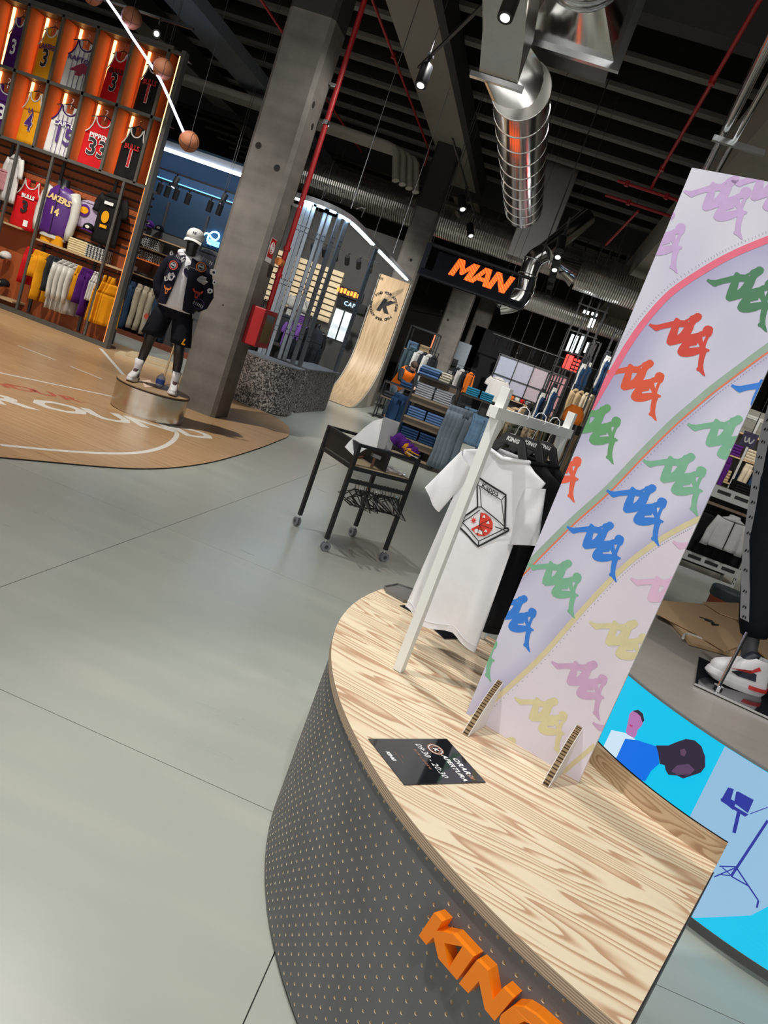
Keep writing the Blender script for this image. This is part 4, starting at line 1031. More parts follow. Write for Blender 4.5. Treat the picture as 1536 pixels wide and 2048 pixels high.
sheet([(1320, 1202), (1400, 1209), (1450, 1222), (1485, 1240), (1530, 1300), (1470, 1296), (1450, 1305), (1390, 1268), (1312, 1228)], ZT+.026, .006, 'upper brown cardboard panel with scribbled black print on the LED podium',
      [[(1398, 1233), (1425, 1241), (1426, 1243), (1399, 1235)], [(1408, 1238), (1430, 1245), (1427, 1247), (1409, 1241)], [(1421, 1246), (1439, 1249), (1437, 1252), (1424, 1251)]])
sheet([(1404, 1205), (1476, 1207), (1545, 1260), (1545, 1330), (1500, 1290), (1475, 1240), (1440, 1228)], ZT+.036, .006, 'brown cardboard panel propped behind the track pants leg')
# stool and rack behind
st_ = Z(1468, 1195); st_c = Z(1463, 1180, .33); st_c.z = 0
stool = thing('round_stool', 'round stool with dark cushion and red base on the floor behind the cardboard', 'stool', st_c)
MB().lathe([(0, .0), (.20, 0), (.20, .20), (0, .20)], st_c, 32).build('stool_base', mat('stool_red', (.30, .05, .02), .6), stool, world=True)
MB().lathe([(0, .20), (.21, .2), (.22, .22), (.22, .31), (.20, .33), (0, .335)], st_c, 32).build('cushion', mat('stool_dark', (.03, .045, .05), .6), stool, world=True, smooth=True)
# ================================================================ ROLLING CART
k0, k1, k2, k3 = V((-.999, 5.541, 0)), V((-1.348, 5.922, 0)), V((-.93, 6.29, 0)), V((-.575, 5.90, 0))
cart = thing('rolling_cart', 'black metal rolling cart with wooden shelf on the grey floor', 'cart', (k0+k2)/2)
ZK = .89; up = V((0, 0, 1)); CB = mat('cart_black', (.018, .019, .022), .5)
for p in (k0, k1, k2, k3):
    MB().beam(p+up*.10, p+up*ZK, .03, .03, up=(.7, .7, 0)).build('leg', CB, cart, world=True)
    c = thing('x', '', '') if False else None
    d = (k3-k0).normalized() if p in (k0, k3) else (k1-k0).normalized(); s = V((-d.y, d.x, 0))
    cs_ = MB().cyl(p+up*.105, p+up*.075, .007, n=10).build('caster', CHROME, cart, world=True)
    for sg in (-1, 1): MB().cyl(p+up*.04+s*sg*.008+d*.012, p+up*.04+s*sg*.02+d*.012, .038, n=24).build('wheel', mat('wheel_grey', (.22, .22, .25), .45), cs_)
    MB().cyl(p+up*.04-s*.022+d*.012, p+up*.04+s*.022+d*.012, .016, n=12).build('hub', DARK, cs_)
for a, b in ((k0, k3), (k3, k2), (k2, k1), (k1, k0)):
    MB().beam(a+up*(ZK-.012), b+up*(ZK-.012), .025, .024).build('top_bar', CB, cart, world=True)
    MB().beam(a+up*.695, b+up*.695, .025, .03).build('shelf_bar', CB, cart, world=True)
MB().beam(k0.lerp(k3, .0)+up*.595, k3+up*.595, .03, .03).build('hanging_bar', CB, cart, world=True)
c_ = lambda u, v, z: k0+(k3-k0)*u+(k1-k0)*v+up*z
MB().prism([[(.02, .02), (.98, .02), (.98, .98), (.02, .98)]], lambda u, v, d: c_(u, v, .70+d), 0, .012).build('wood_shelf', mat('cart_wood', (.52, .40, .25), .5, var=.12, scale=5, stretch=(1, 6, 1)), cart, world=True)
MB().prism([[(0, .03), (1, .03), (1, .97), (0, .97)]], lambda u, v, d: c_(-.012+d, v, lerp(.72, ZK-.02, u)), 0, .012).build('side_panel', CB, cart, world=True)
MB().prism([[(0, .03), (1, .03), (1, .97), (0, .97)]], lambda u, v, d: c_(.55+d, v, lerp(.72, ZK-.02, u)), 0, .012).build('divider', CB, cart, world=True)
# things on the cart
PAPER = mat('paper_white', (.88, .88, .87), .7, var=.02)
wb_ = thing('white_card_bin', 'white open-topped bin of bent card standing on the rolling cart', 'bin', c_(.45, .3, ZK))
def vq(x, y, base): return PL(560+x/4.267, 780+y/4.267, base, V((base.x, base.y, 0)))
bb_ = c_(.45, .12, 0); b2_ = c_(.62, .55, 0)
A = [vq(880, 240, bb_), vq(1020, 290, b2_), vq(945, 520, b2_), vq(825, 492, bb_)]
bk = V((bb_.x, bb_.y, 0)).normalized()*.14
Bq = [p+bk+up*.0 for p in A]
MB().add(A+Bq, [(0, 3, 2, 1), (0, 4, 7, 3), (1, 2, 6, 5), (4, 5, 6, 7), (3, 7, 6, 2)]).build('bin_wall', PAPER, wb_, world=True)
Lp = [vq(x, y, k0.lerp(c_(.4, .3, 0), u)) for x, y, u in ((880, 240, 1), (800, 262, .9), (720, 320, .7), (640, 395, .45), (590, 440, .2), (553, 486, .0))]
Rp = [vq(x, y, k0.lerp(c_(.4, .1, 0), u)) for x, y, u in ((825, 492, 1), (780, 498, .85), (730, 505, .65), (690, 530, .4), (660, 555, .2), (638, 572, .0))]
b = MB(); n_ = len(Lp); nn = V((.3, -1, .2)).normalized()*.004
b.add(Lp+Rp, [(i, i+n_, i+n_+1, i+1) for i in range(n_-1)]).add([p-nn for p in Lp+Rp], [(i+1, i+n_+1, i+n_, i) for i in range(n_-1)])
b.build('bent_flap', PAPER, wb_, world=True, smooth='all')
# purple and gold garment thrown over the rear edge
PUR = cloth('purple', (.09, .018, .20)); GOLD = cloth('gold', (.80, .36, .01)); PURW = cloth('pale_cream', (.75, .72, .6))
pg = thing('crumpled_purple_jersey', 'crumpled purple and gold garment lying over the top bar of the rolling cart', 'jersey', c_(.8, .1, ZK))
pa = [vq(x, y, c_(.80, .10, 0)) for x, y in ((955, 440), (1010, 425), (1070, 470), (1110, 520), (1140, 555))]
for k, (m, dy, r_) in enumerate(((PUR, 0, .045), (PUR, .04, .04), (GOLD, -.02, .03))):
    pts = smooth_path([p+V((dy*.5, dy, .01*math.sin(i*2+k)-.0)) for i, p in enumerate(pa if k < 2 else pa[2:])], 4)
    MB().loft(limb(pts, [r_*(.6+.4*sin(PI*(i+1)/(len(pts)+1)))*(1+.25*sin(i*2.1)) for i in range(len(pts))], 14, .16, .8)).build('fabric_fold', m, pg, world=True, smooth='all')
pt = [vq(x, y, c_(.80, .10, 0)-V((0, .045, 0))) for x, y in ((1090, 520), (1130, 545), (1180, 572))]
for k in range(3): MB().tube([p+up*(.012*k-.012) for p in pt], .004, 6).build('stripe', (PURW, PRINTB, GOLD)[k], pg, world=True)
ct = thing('clear_film', 'crumpled sheet of clear plastic film on the wooden cart shelf', 'plastic film', c_(.75, .3, .715))
rs = []
for i in range(9):
    rs.append([c_(lerp(.60, .96, i/8), lerp(.06, .7, j/8), .717+.022*abs(sin(i*1.9+j*2.7))+.004) for j in range(9)])
b = MB(); b.add([p for r_ in rs for p in r_], [(i*9+j, i*9+j+1, i*9+j+10, i*9+j+9) for i in range(8) for j in range(8)])
b.build('film', mat('clear_film', (.85, .86, .88), .15, alpha=.55, var=.02), ct, world=True)
ty = thing('tag_gun', 'brown and grey tagging tool standing on the wooden cart shelf', 'tool', c_(.42, .2, .715))
MB().beam(c_(.42, .2, .717), c_(.42, .2, .80), .02, .016).build('tool_handle', mat('tool_brown', (.16, .06, .03), .5), ty, world=True)
MB().beam(c_(.36, .2, .815), c_(.50, .2, .805), .03, .026).build('tool_body', mat('tool_grey', (.3, .3, .3), .5), ty, world=True)
for i in range(4):
    o = MB().beam(c_(.08+.12*i, .55+.05*i, .717), c_(.20+.12*i, .62+.04*i, .735), .02, .012).build('marker_pen', (BLACK, PAPER, DARK, mat('tool_brown', (.16, .06, .03), .5))[i])
    tag(o, ('black marker pen', 'white marker pen', 'dark grey marker pen', 'brown marker pen')[i]+' lying on the cart shelf behind the bin', 'pen')
# hangers on the cart's bar
for i in range(16):
    u = .16+.76*i/15; p = c_(u, 0, .59); an = math.atan2((k3-k0).y, (k3-k0).x)+PI/2+random.uniform(-.5, .5); e = V((cos(an), sin(an), 0)); tl = random.uniform(-.35, .2)
    h = thing('empty_hanger', ('empty black hanger '+('nearest the front leg', 'second from the front leg', 'third from the front leg', 'fourth from the front leg', 'fifth from the front leg', 'sixth from the front leg', 'seventh from the front leg', 'eighth from the front leg', 'ninth from the front leg', 'tenth from the front leg', 'eleventh from the front leg', 'twelfth from the front leg', 'thirteenth from the front leg', 'fourteenth from the front leg', 'second from the far leg', 'nearest the far leg')[i]+' on the cart bar'), 'hanger', p, group='empty hangers on the rolling cart')
    MB().tube([p+up*.02-e*.012, p+up*.026, p+up*.012+e*.016, p-up*.03, p-up*.045], .0028, 5).build('hook', CHROME if i % 3 else CB, h, world=True)
    q = p-up*.05; wd = .19
    l_ = q-e*wd-up*(.10+.14*tl); r_ = q+e*wd-up*(.10-.14*tl)
    MB().tube([q, l_, q-up*.13-e*.02, r_, q], .0065, 6).build('arms', HANG, h, world=True)
# ================================================================ MANNEQUIN ON THE STEEL PODIUM
PC = V((-3.89, 7.99, 0)); PRD = .405; PZ = .33
pod = thing('steel_drum_podium', 'low round podium of brushed steel with wooden top on the court', 'podium', PC)
STEEL = mat('brushed_steel', (.66, .63, .58), .22, 1.0, var=.08, scale=3, stretch=(1, 1, 12))
MB().lathe([(PRD-.012, .012), (PRD-.012, .03), (PRD, .03), (PRD, PZ-.025)], PC, 72).build('steel_skirt', STEEL, pod, world=True, smooth=True)
MB().lathe([(PRD+.006, PZ-.026), (PRD+.008, PZ-.010), (0, PZ-.010)], PC, 72).build('dark_edge', mat('podium_edge', (.03, .018, .012), .5), pod, world=True)
MB().lathe([(PRD+.004, PZ-.012), (PRD+.004, PZ), (0, PZ)], PC, 72).build('wood_top', mat('podium_wood', (.42, .27, .14), .45, var=.12, scale=3, stretch=(1, 8, 1)), pod, world=True)
MFA = math.radians(19)      # turned slightly
mq = thing('capped_mannequin', 'black mannequin in white cap, patched black jacket and shorts on the steel podium', 'mannequin', PC+V((0, 0, PZ)), MFA)
SKN = mat('mannequin_black', (.012, .012, .014), .4)
# local axes: x to the picture's right, front towards -y
J = {'pelvis': ((-.02, .03, .93), .125), 'spine': ((-.02, .04, 1.13), .12), 'chest': ((-.02, .03, 1.33), (.15, .12)), 'neck': ((-.02, .0, 1.49), .058), 'jaw': ((-.02, -.015, 1.58), (.062, .075)), 'head': ((-.02, .0, 1.66), (.082, .095)), 'crown': ((-.02, .01, 1.73), (.062, .075)),
     'hipl': ((-.12, .03, .87), .09), 'kneel': ((-.18, -.03, .51), .062), 'calfl': ((-.20, .02, .37), .058), 'ankl': ((-.225, .0, .13), .036), 'heell': ((-.23, -.02, .07), .034),
     'hipr': ((.09, .03, .87), .09), 'kneer': ((.15, -.05, .50), .062), 'calfr': ((.175, -.02, .36), .058), 'ankr': ((.20, -.03, .13), .036), 'heelr': ((.205, -.05, .07), .034),
     'shl': ((-.19, .04, 1.41), .06), 'ell': ((-.30, .10, 1.12), .046), 'hal': ((-.19, .06, .90), .036),
     'shr': ((.16, .04, 1.41), .06), 'elr': ((.28, .12, 1.14), .046), 'har': ((.15, .10, .93), .036)}
E_ = [('pelvis', 'spine'), ('spine', 'chest'), ('chest', 'neck'), ('neck', 'jaw'), ('jaw', 'head'), ('head', 'crown'), ('pelvis', 'hipl'), ('hipl', 'kneel'), ('kneel', 'calfl'), ('calfl', 'ankl'), ('ankl', 'heell'), ('pelvis', 'hipr'), ('hipr', 'kneer'), ('kneer', 'calfr'), ('calfr', 'ankr'), ('ankr', 'heelr'), ('chest', 'shl'), ('shl', 'ell'), ('ell', 'hal'), ('chest', 'shr'), ('shr', 'elr'), ('elr', 'har')]
link('figure', body_mesh('figure', J, E_, SKN), mq)
BJ = cloth('jacket_black', (.010, .011, .022)); WT = cloth('hoodie_white', (.72, .72, .76)); BS = cloth('shorts_black', (.007, .008, .012))
# white hooded top under the jacket
hoodie = MB().loft([ring((-.02, -.015, z), (hw, 0, 0), (0, hd, 0), 28, .02, z*9) for z, hw, hd in ((.90, .175, .135), (1.0, .175, .145), (1.15, .172, .150), (1.3, .172, .148), (1.42, .14, .11), (1.47, .09, .085))]).build('white_top', WT, mq, smooth='all')
MB().tube([V((-.02+.105*cos(a), .03+.10*sin(a), 1.50+.02*sin(a)+(.0 if sin(a) > -.5 else -.05*(-sin(a)-.5)))) for a in [2*PI*i/24 for i in range(24)]], .034, 10, closed=True).build('hood', WT, mq, smooth='all')
MB().tube([V((-.055, -.13, 1.46)), V((-.075, -.155, 1.42)), V((-.06, -.16, 1.40)), V((-.05, -.15, 1.43))], .006, 6).build('hood_cord', WT, mq)
# open jacket: two front halves joined round the back
def jacket_rings():
    rs = []
    for z, hw, hd, gap in ((.92, .20, .155, .50), (1.0, .202, .165, .43), (1.12, .204, .17, .35), (1.25, .204, .165, .27), (1.36, .195, .15, .22), (1.43, .16, .12, .26), (1.48, .105, .095, .36)):
        r_ = []
        for i in range(33):
            a = -PI/2+gap+.0+(2*PI-2*gap)*i/32
            if i == 0 or i == 32: pass
            w_ = 1+.02*sin(a*9+z*14)
            r_.append(V((-.01+hw*cos(a)*w_, -.005+(hd+.025)*sin(a)*w_, z+.01*sin(a*3))))
        rs.append(r_)
    return rs
rs = jacket_rings(); b = MB(); b.loft(rs, closed=False)
inn = [[V((p.x*.95-.0005, (p.y+.005)*.95-.005, p.z)) for p in r_[::-1]] for r_ in rs]; b.loft(inn, closed=False)
jk = b.build('jacket', BJ, mq, smooth='all')
for s, pts in ((-1, [(-.155, .03, 1.425), (-.205, .05, 1.35), (-.245, .09, 1.23), (-.265, .11, 1.13), (-.245, .10, 1.03), (-.20, .07, .95)]), (1, [(.135, .03, 1.425), (.185, .06, 1.35), (.235, .10, 1.24), (.265, .12, 1.15), (.24, .12, 1.05), (.18, .11, .98)])):
    MB().loft(limb(pts, [.070, .076, .074, .072, .068, .052], 16, .05)).build('sleeve', BJ, jk, smooth='all')
# team patches sewn on the jacket
PR = mat('patch_red', (.50, .05, .03), .7); PWc = mat('patch_white', (.36, .36, .38), .7); POr = mat('patch_orange', (.62, .16, .03), .7); PPu = mat('patch_purple', (.10, .06, .22), .7)
def jpatch(x, y, r_, m, kind, seed=0):
    """patch at pixel (x, y) of the photo, laid on the jacket front."""
    P0 = PM[mq.name].inverted(); c = P0 @ PL(x, y, PC+V((.05, -.17, 0)), V((.44, -.9, 0)))
    hh = .0
    cx, cz = c.x, c.z
    def yof(u): 
        t = min(.98, abs((u+.01)/.215)); return -.005-.197*math.sqrt(1-t*t)-.008
    def disc(k0, k1, m_, n=24, off=0):
        vs = []
        for rr in (k0, k1):
            for i in range(n): a = 2*PI*i/n; u, v = cx+rr*cos(a), cz+rr*sin(a)*1.0; vs.append(V((u, yof(u)-off, v)))
        MB().add(vs, [(i, (i+1) % n, (i+1) % n+n, i+n) for i in range(n)]).build('sewn_patch', m_, jk)
    def shape(pts, m_, off=.001):
        MB().prism([[(cx+u*r_, cz+v*r_) for u, v in pts]], lambda u, v, d: V((u, yof(u)-off-d, v)), 0, .001, side=False).build('sewn_patch', m_, jk)
    if kind == 'round':
        disc(r_*.78, r_, m); disc(r_*.5, r_*.66, PWc); shape([(-.5, -.1), (.5, -.2), (.45, .25), (-.45, .3)], PWc)
    elif kind == 'bull':
        shape([(-1, .9), (-.7, .95), (-.5, .55), (.5, .55), (.7, .95), (1, .9), (.75, .25), (.4, .1), (.25, -.9), (-.25, -.9), (-.4, .1), (-.75, .25)], m)
        shape([(-.12, -.55), (.12, -.55), (.2, .05), (-.2, .05)], BJ, .002)
    elif kind == 'script':
        for k in range(6): shape([(-1+.33*k, -.3-.06*k), (-.86+.33*k, -.32-.06*k), (-.78+.33*k, .28-.06*k), (-.92+.33*k, .3-.06*k)], m)
        disc(r_*.95, r_*1.02, PPu)
    else:
        rnd = random.Random(seed)
        shape([(cos(2*PI*i/14)*(.55+.45*rnd.random()), sin(2*PI*i/14)*(.6+.4*rnd.random())) for i in range(14)], m)
        shape([(cos(2*PI*i/8)*(.2+.2*rnd.random())+.1, sin(2*PI*i/8)*(.2+.2*rnd.random())) for i in range(8)], BJ, .002)
for a in ((346, 530, .050, PR, 'round'), (402, 534, .052, POr, 'round'), (333, 580, .045, POr, 'bull'), (393, 588, .052, PR, 'bull'), (342, 553, .055, PWc, 'blob', 1), (404, 560, .058, PWc, 'blob', 2), (425, 544, .045, PWc, 'blob', 3), (362, 515, .055, PWc, 'script'), (415, 520, .055, PWc, 'script'), (396, 608, .055, PWc, 'script'), (418, 582, .038, PWc, 'blob', 5), (340, 505, .03, PWc, 'blob', 6), (427, 564, .03, PWc, 'blob', 8), (331, 556, .035, PWc, 'blob', 9)): jpatch(*a)
# print on the white top
P0 = PM[mq.name].inverted(); c = P0 @ PL(381, 540, PC+V((.05, -.17, 0)), V((.44, -.9, 0)))
def wtop(u, v, d): return V((u, -.015-.16*math.sqrt(max(0, 1-min(.95, abs((u+.02)/.18))**2))-d, v))
MB().prism([[(c.x+.065*cos(2*PI*i/28), c.z-.02+.07*sin(2*PI*i/28)) for i in range(28)]], wtop, 0, .003, side=False).build('ball_print', mat('print_navy', (.02, .02, .06), .7), hoodie)
me = text_mesh('LAKERS', .052, shear=.25, offset=.0015, m=PWc)
for v in me.vertices: v.co = wtop(c.x+v.co.x, c.z+.012+v.co.y, .005)
link('lettering', me, hoodie)
# shorts
sh = MB().loft([ring((-.015, .03, z), (hw, 0, 0), (0, .135, 0), 24, .015) for z, hw in ((.80, .205), (.88, .195), (.97, .17))]).build('shorts', BS, mq, smooth='all')
for hx, kx, ky in ((-.115, -.175, -.02), (.085, .15, -.045)):
    MB().loft([ring((lerp(kx, hx, i/5), lerp(ky, .03, i/5), lerp(.55, .86, i/5)), (lerp(.118, .112, i/5), 0, 0), (0, .125, 0), 20, .03, i, 5) for i in range(6)]).build('shorts_leg', BS, sh, smooth='all')
me = text_mesh('L', .09, shear=.3, offset=.004, m=GOLD)
for v in me.vertices: v.co = V((.185+v.co.x*.9, -.165, .60+v.co.y))
link('gold_letter', me, sh)
MB().prism([[(-.27+.022*cos(2*PI*i/16), .73+.03*sin(2*PI*i/16)) for i in range(16)]], lambda u, v, d: V((u, -.105-d, v)), 0, .003).build('round_badge', PR, sh)
MB().box(-.285, -.262, -.10, -.096, .64, .66).build('white_badge', PWc, sh)
# socks and trainers
WS = cloth('sock_white', (.75, .74, .76)); BUR = mat('shoe_burgundy', (.05, .006, .01), .5); SHW = mat('shoe_clean_white', (.72, .72, .74), .45, var=.03)
for ax_, ay_, an in ((-.225, .0, math.radians(-108)), (.20, -.03, math.radians(-98))):
    MB().loft([ring((ax_, ay_, z), (r_, 0, 0), (0, r_, 0), 16) for z, r_ in ((.07, .045), (.12, .043), (.18, .046), (.25, .052))]).build('sock', WS, mq, smooth='all')
for ax_, ay_, an in ((-.225, .0, math.radians(-95)), (.20, -.03, math.radians(-82))):
    p = PM[mq.name] @ V((ax_-.03*cos(an), ay_-.05*sin(an)*1.0, 0)); sneaker(mq, p, an+MFA, .29, SHW, BUR, SHW, BUR, extra=True)
# white cap with curved peak
cap = thing('baseball_cap', 'white baseball cap with dark letters on the black mannequin', 'cap', PM[mq.name] @ V((-.02, 0, 1.66)), MFA)
CAPW = cloth('cap_white', (.70, .69, .68))
MB().loft([ring((0, .0, z), (r_*.96, 0, 0), (0, r_*1.1, 0), 24) for z, r_ in ((.02, .098), (.05, .099), (.085, .092), (.115, .07), (.13, .035), (.133, .008))]).build('crown', CAPW, cap, smooth='all')
pk = []
for i in range(7):
    u = i/6; pk.append([V((x*.092, -.085-u*.075*(1-.25*x*x)+.03*x*x, .025-.035*u-.02*x*x)) for x in [-1+2*j/12 for j in range(13)]])
b = MB(); b.add([p for r_ in pk for p in r_]+[p-V((0, 0, .004)) for r_ in pk for p in r_], [(i*13+j, i*13+j+1, i*13+j+14, i*13+j+13) for i in range(6) for j in range(12)]+[(91+i*13+j+13, 91+i*13+j+14, 91+i*13+j+1, 91+i*13+j) for i in range(6) for j in range(12)])
b.build('peak', CAPW, cap, smooth='all')
for ch, dx in (('N', -.006), ('Y', .006)):
    me = text_mesh(ch, .06, m=mat('cap_navy', (.02, .02, .05), .7), offset=.001)
    for v in me.vertices: u = v.co.x*.8+dx; v.co = V((u, -.105+.35*u*u/.1-.002+max(0, v.co.y)*.12, .065+v.co.y))
    link('lettering', me, cap)
# clutter on the podium, broom and board behind
bt = thing('spray_bottle', 'clear plastic bottle with blue label on the steel podium between the shoes', 'bottle', Z(318, 770, PZ))
bp_ = Z(318, 772, PZ)
MB().lathe([(0, 0), (.045, 0), (.05, .02), (.05, .10), (.03, .125), (.015, .135), (.015, .15), (0, .15)], bp_+V((0, 0, .001)), 20).build('bottle_body', mat('clear_blue', (.55, .62, .75), .15, alpha=.6, var=.03), bt, world=True, smooth=True)
MB().lathe([(.051, .03), (.051, .085)], bp_, 20).build('bottle_label', mat('label_blue', (.05, .12, .5), .5), bt, world=True)
tag(MB().prism([[(p.x, p.y) for p in (Z(283, 762, PZ), Z(300, 760, PZ), Z(307, 774, PZ), Z(290, 776, PZ))]], FZ, PZ+.001, PZ+.004).build('paper_leaflet', mat('leaflet_orange', (.75, .55, .42), .7, var=.3, scale=30)), 'small orange and white leaflet on the steel podium', 'leaflet')
bx = [WY(324, 763, 9.0), WY(346, 718, 9.4), WY(357, 668, 9.4)]
br = thing('wooden_broom', 'broom with a wooden stick leaning behind the mannequin legs', 'broom', Z(322, 770))
s0 = Z(322, 772); s1 = WY(349, 690, s0.y+.25)
MB().cyl(s0+V((0, 0, .02)), s1, .014, n=10).build('stick', mat('broom_wood', (.42, .29, .16), .6), br, world=True)
MB().cyl(s1, s1+(s1-s0).normalized()*.16, .035, .07, n=12).build('bristles', mat('bristles', (.12, .08, .05), .9), br, world=True)
pk_ = thing('timber_planks', 'pale timber boards lying flat on the floor behind the podium', 'timber', Z(285, 725))
for q in (((229, 709), (240, 704), (352, 735), (345, 748)), ((250, 714), (262, 709), (350, 733), (343, 742))):
    tp = [Z(*k, .03) for k in q]; MB().prism([[(p.x, p.y) for p in tp]], FZ, .013+.045*(q[0][0] > 240), .055+.045*(q[0][0] > 240)).build('plank', mat('pale_timber', (.55, .42, .26), .7, var=.15, scale=4, stretch=(1, 8, 1)), pk_, world=True)
# hanging basketballs on the bent light tube
BBM = mat('basketball_rubber', (.36, .13, .06), .55, bump=.3, bscale=300)
YB = 8.8
arcp = smooth_path([WY(*q, YB) for q in ((190, -40), (215, 0), (240, 36), (265, 75), (292, 115), (318, 155), (334, 188), (348, 220), (360, 248), (368, 266))], 5)
nt = tag(MB().tube(arcp, .014, 10).build('neon_tube', mat('neon_white', (.75, .75, 1), .3, emit=7, ecol=(.62, .6, 1))), 'curved white light tube linking the hanging basketballs', 'light')
for (x, y), lab in (((186, -12), 'basketball at the top end of the curved light tube'), ((263, 36), 'basketball second from the top on the curved light tube'), ((326, 138), 'basketball halfway down the curved light tube'), ((378, 283), 'basketball at the lower end of the curved light tube')):
    c = WY(x, y, YB+.05); t = thing('basketball', lab, 'basketball', c, group='basketballs on the light tube')
    MB().sphere(c, .118, 28, 18).build('ball', BBM, t, world=True, smooth='all')
    for k in range(3):
        pts = []
        for i in range(36):
            a = 2*PI*i/36
            v = (V((cos(a), sin(a), 0)), V((cos(a), 0, sin(a))), V((.35+.25*cos(2*a), .95*cos(a), .95*sin(a))).normalized())[k]
            pts.append(c+Matrix.Rotation(.5, 3, 'X') @ Matrix.Rotation(.4, 3, 'Y') @ v*.1185)
        MB().tube(pts, .0025, 5, closed=True).build('seam', PRINTB, t, world=True)
    MB().cyl(c+V((0, 0, .117)), V((c.x, c.y, 7.9)), .003, n=6).build('wire', DARK, t, world=True)
# ================================================================ JERSEY WALL
YW = 11.93; XR = -6.86; ORP = mat('orange_panel', (.36, .080, .018), .6, var=.12, scale=3)
jw = thing('jersey_display', 'tall grey framed wall unit with glowing orange bays of basketball jerseys', 'shelving unit', (-8.3, YW, 0))
XP = [-10.90, -10.268, -9.635, -9.003, -8.371, -7.739, -7.107]; YBK = YW+.36
MB().box(-11, XR-.17, YBK, YBK+.05, .05, 4.82).build('rear_panel', ORP, jw, world=True)
FRM = GREYM
for x in XP: MB().box(x-.022, x+.022, YW, YW+.05, 2.71, 4.80).build('upper_post', FRM, jw, world=True)
for z in (2.71, 3.765, 4.79): MB().box(-11, XR-.02, YW, YW+.05, z-.025, z+.025).build('cross_bar', FRM, jw, world=True)
for z in (3.765, 4.79): MB().box(-11, XR-.02, YW+.05, YBK, z-.006, z+.012).build('bay_shelf', mat('bay_shelf', (.05, .02, .015), .6), jw, world=True)
MB().box(-11, XR-.02, YW+.02, YBK, 2.69, 2.73).build('mid_shelf', FRM, jw, world=True)
GLOW = mat('amber_strip', (1, .6, .2), .5, emit=4.2, ecol=(1, .50, .15))
FIN = mat('bay_fin', (.42, .085, .02), .6)
for x in XP:
    MB().box(x+.005, x+.02, YW+.05, YBK, 2.73, 4.78).build('bay_fin', FIN, jw, world=True)
    for z0, z1 in ((2.76, 3.74), (3.79, 4.76)):
        MB().box(x+.10, x+.135, YBK-.035, YBK-.005, z0, z1).build('glow_strip', GLOW, jw, world=True)
# outer end panel with a light line
MB().prism([[(XR-.02, YW-.03), (XR+.05, YW-.03), (XR+.05, YW+.10), (XR-.16, YBK+.05), (XR-.18, YBK+.05)]], FZ, 0, 4.84).build('end_panel', FRM, jw, world=True)
MB().box(XR-.052, XR-.022, YW+.0, YW+.02, 2.75, 4.75).build('glow_strip', GLOW, jw, world=True)
MB().box(XR-.05, XR-.022, YW+.0, YW+.02, .1, 2.7).build('edge_light', mat('amber_dim', (.7, .2, .04), .5, emit=.8, ecol=(1, .25, .05)), jw, world=True)
MB().box(-11, XR-.17, YW-.02, YBK+.05, 4.80, 4.86).build('top_cap', FRM, jw, world=True)
# lower part
XL = [-10.75, -9.43, -8.56, -7.62, -6.92]
pxl = [WY(*q, YW).x for q in ((40, 620), (25, 500), (100, 340), (165, 690), (245, 365))]
lowx = [-9.95, -8.90, -7.95, -7.0]
for q, r_ in (((38, 290), (0, 440)), ((108, 310), (26, 635)), ((245, 365), (164, 692))):
    x = (WY(*q, YW).x+WY(*r_, YW).x)/2; MB().box(x-.02, x+.02, YW, YW+.04, .06, 2.70).build('lower_post', FRM, jw, world=True)
MB().box(-11, XR, YW, YW+.05, 0, .09).build('plinth', FRM, jw, world=True)
MB().box(-11, XR, YW+.05, YBK, 0, .05).build('base_board', mat('base_dark', (.06, .02, .01), .6), jw, world=True)
SLM = mat('slat_groove', (.035, .012, .006), .7)
for z in [1.55+.13*i for i in range(9)]: MB().box(-11, XR-.03, YBK-.012, YBK, z, z+.035).build('slat_groove', SLM, jw, world=True)
for x in (-9.62, -8.62, -7.62, -6.95): MB().box(x-.025, x+.025, YBK-.03, YBK, .08, 2.68).build('slotted_upright', DARK, jw, world=True)
SHW_ = mat('shelf_wood', (.52, .36, .20), .5, var=.1, scale=4, stretch=(1, 8, 1))
a, b = WY(70, 474, YW+.06), WY(230, 535, YW+.06); zs = (a.z+b.z)/2
MB().box(-8.62, -6.95, YW+.06, YBK, zs-.03, zs).build('wood_shelf', SHW_, jw, world=True)
ZS = zs
a2 = WY(0, 440, YW+.06); MB().box(-11, -8.9, YW+.06, YBK, a2.z-.03, a2.z).build('wood_shelf', SHW_, jw, world=True); ZS2 = a2.z
a3 = WY(15, 598, YW+.06); MB().box(-11, -8.72, YW+.02, YBK, a3.z-.03, a3.z).build('wood_shelf', SHW_, jw, world=True); ZS3 = a3.z
# rail under the wooden shelf
ZRL = ZS-.10; MB().cyl((-8.6, YW+.16, ZRL), (-6.98, YW+.16, ZRL), .012, n=10).build('garment_rail', BLACK, jw, world=True)
for x in (-8.5, -7.8, -7.05): MB().box(x-.01, x+.01, YW+.15, YBK, ZRL, ZRL+.02).build('rail_arm', BLACK, jw, world=True)
for k in range(14): MB().cyl((-8.3+.1*k, YW+.02, ZS-.03), (-8.3+.1*k, YW+.02, ZS-.08), .004, n=5).build('display_hook', CHROME, jw, world=True)
# zig-zag wire bars behind the clothes
for z_ in (2.50, 2.28):
    pts = [V((-9.6+.045*i, YBK-.05, z_+(.04 if i % 2 else -.04))) for i in range(60)]
    MB().tube(pts, .004, 4).build('zigzag_wire', mat('wire_copper', (.45, .22, .10), .4, .6), jw, world=True)

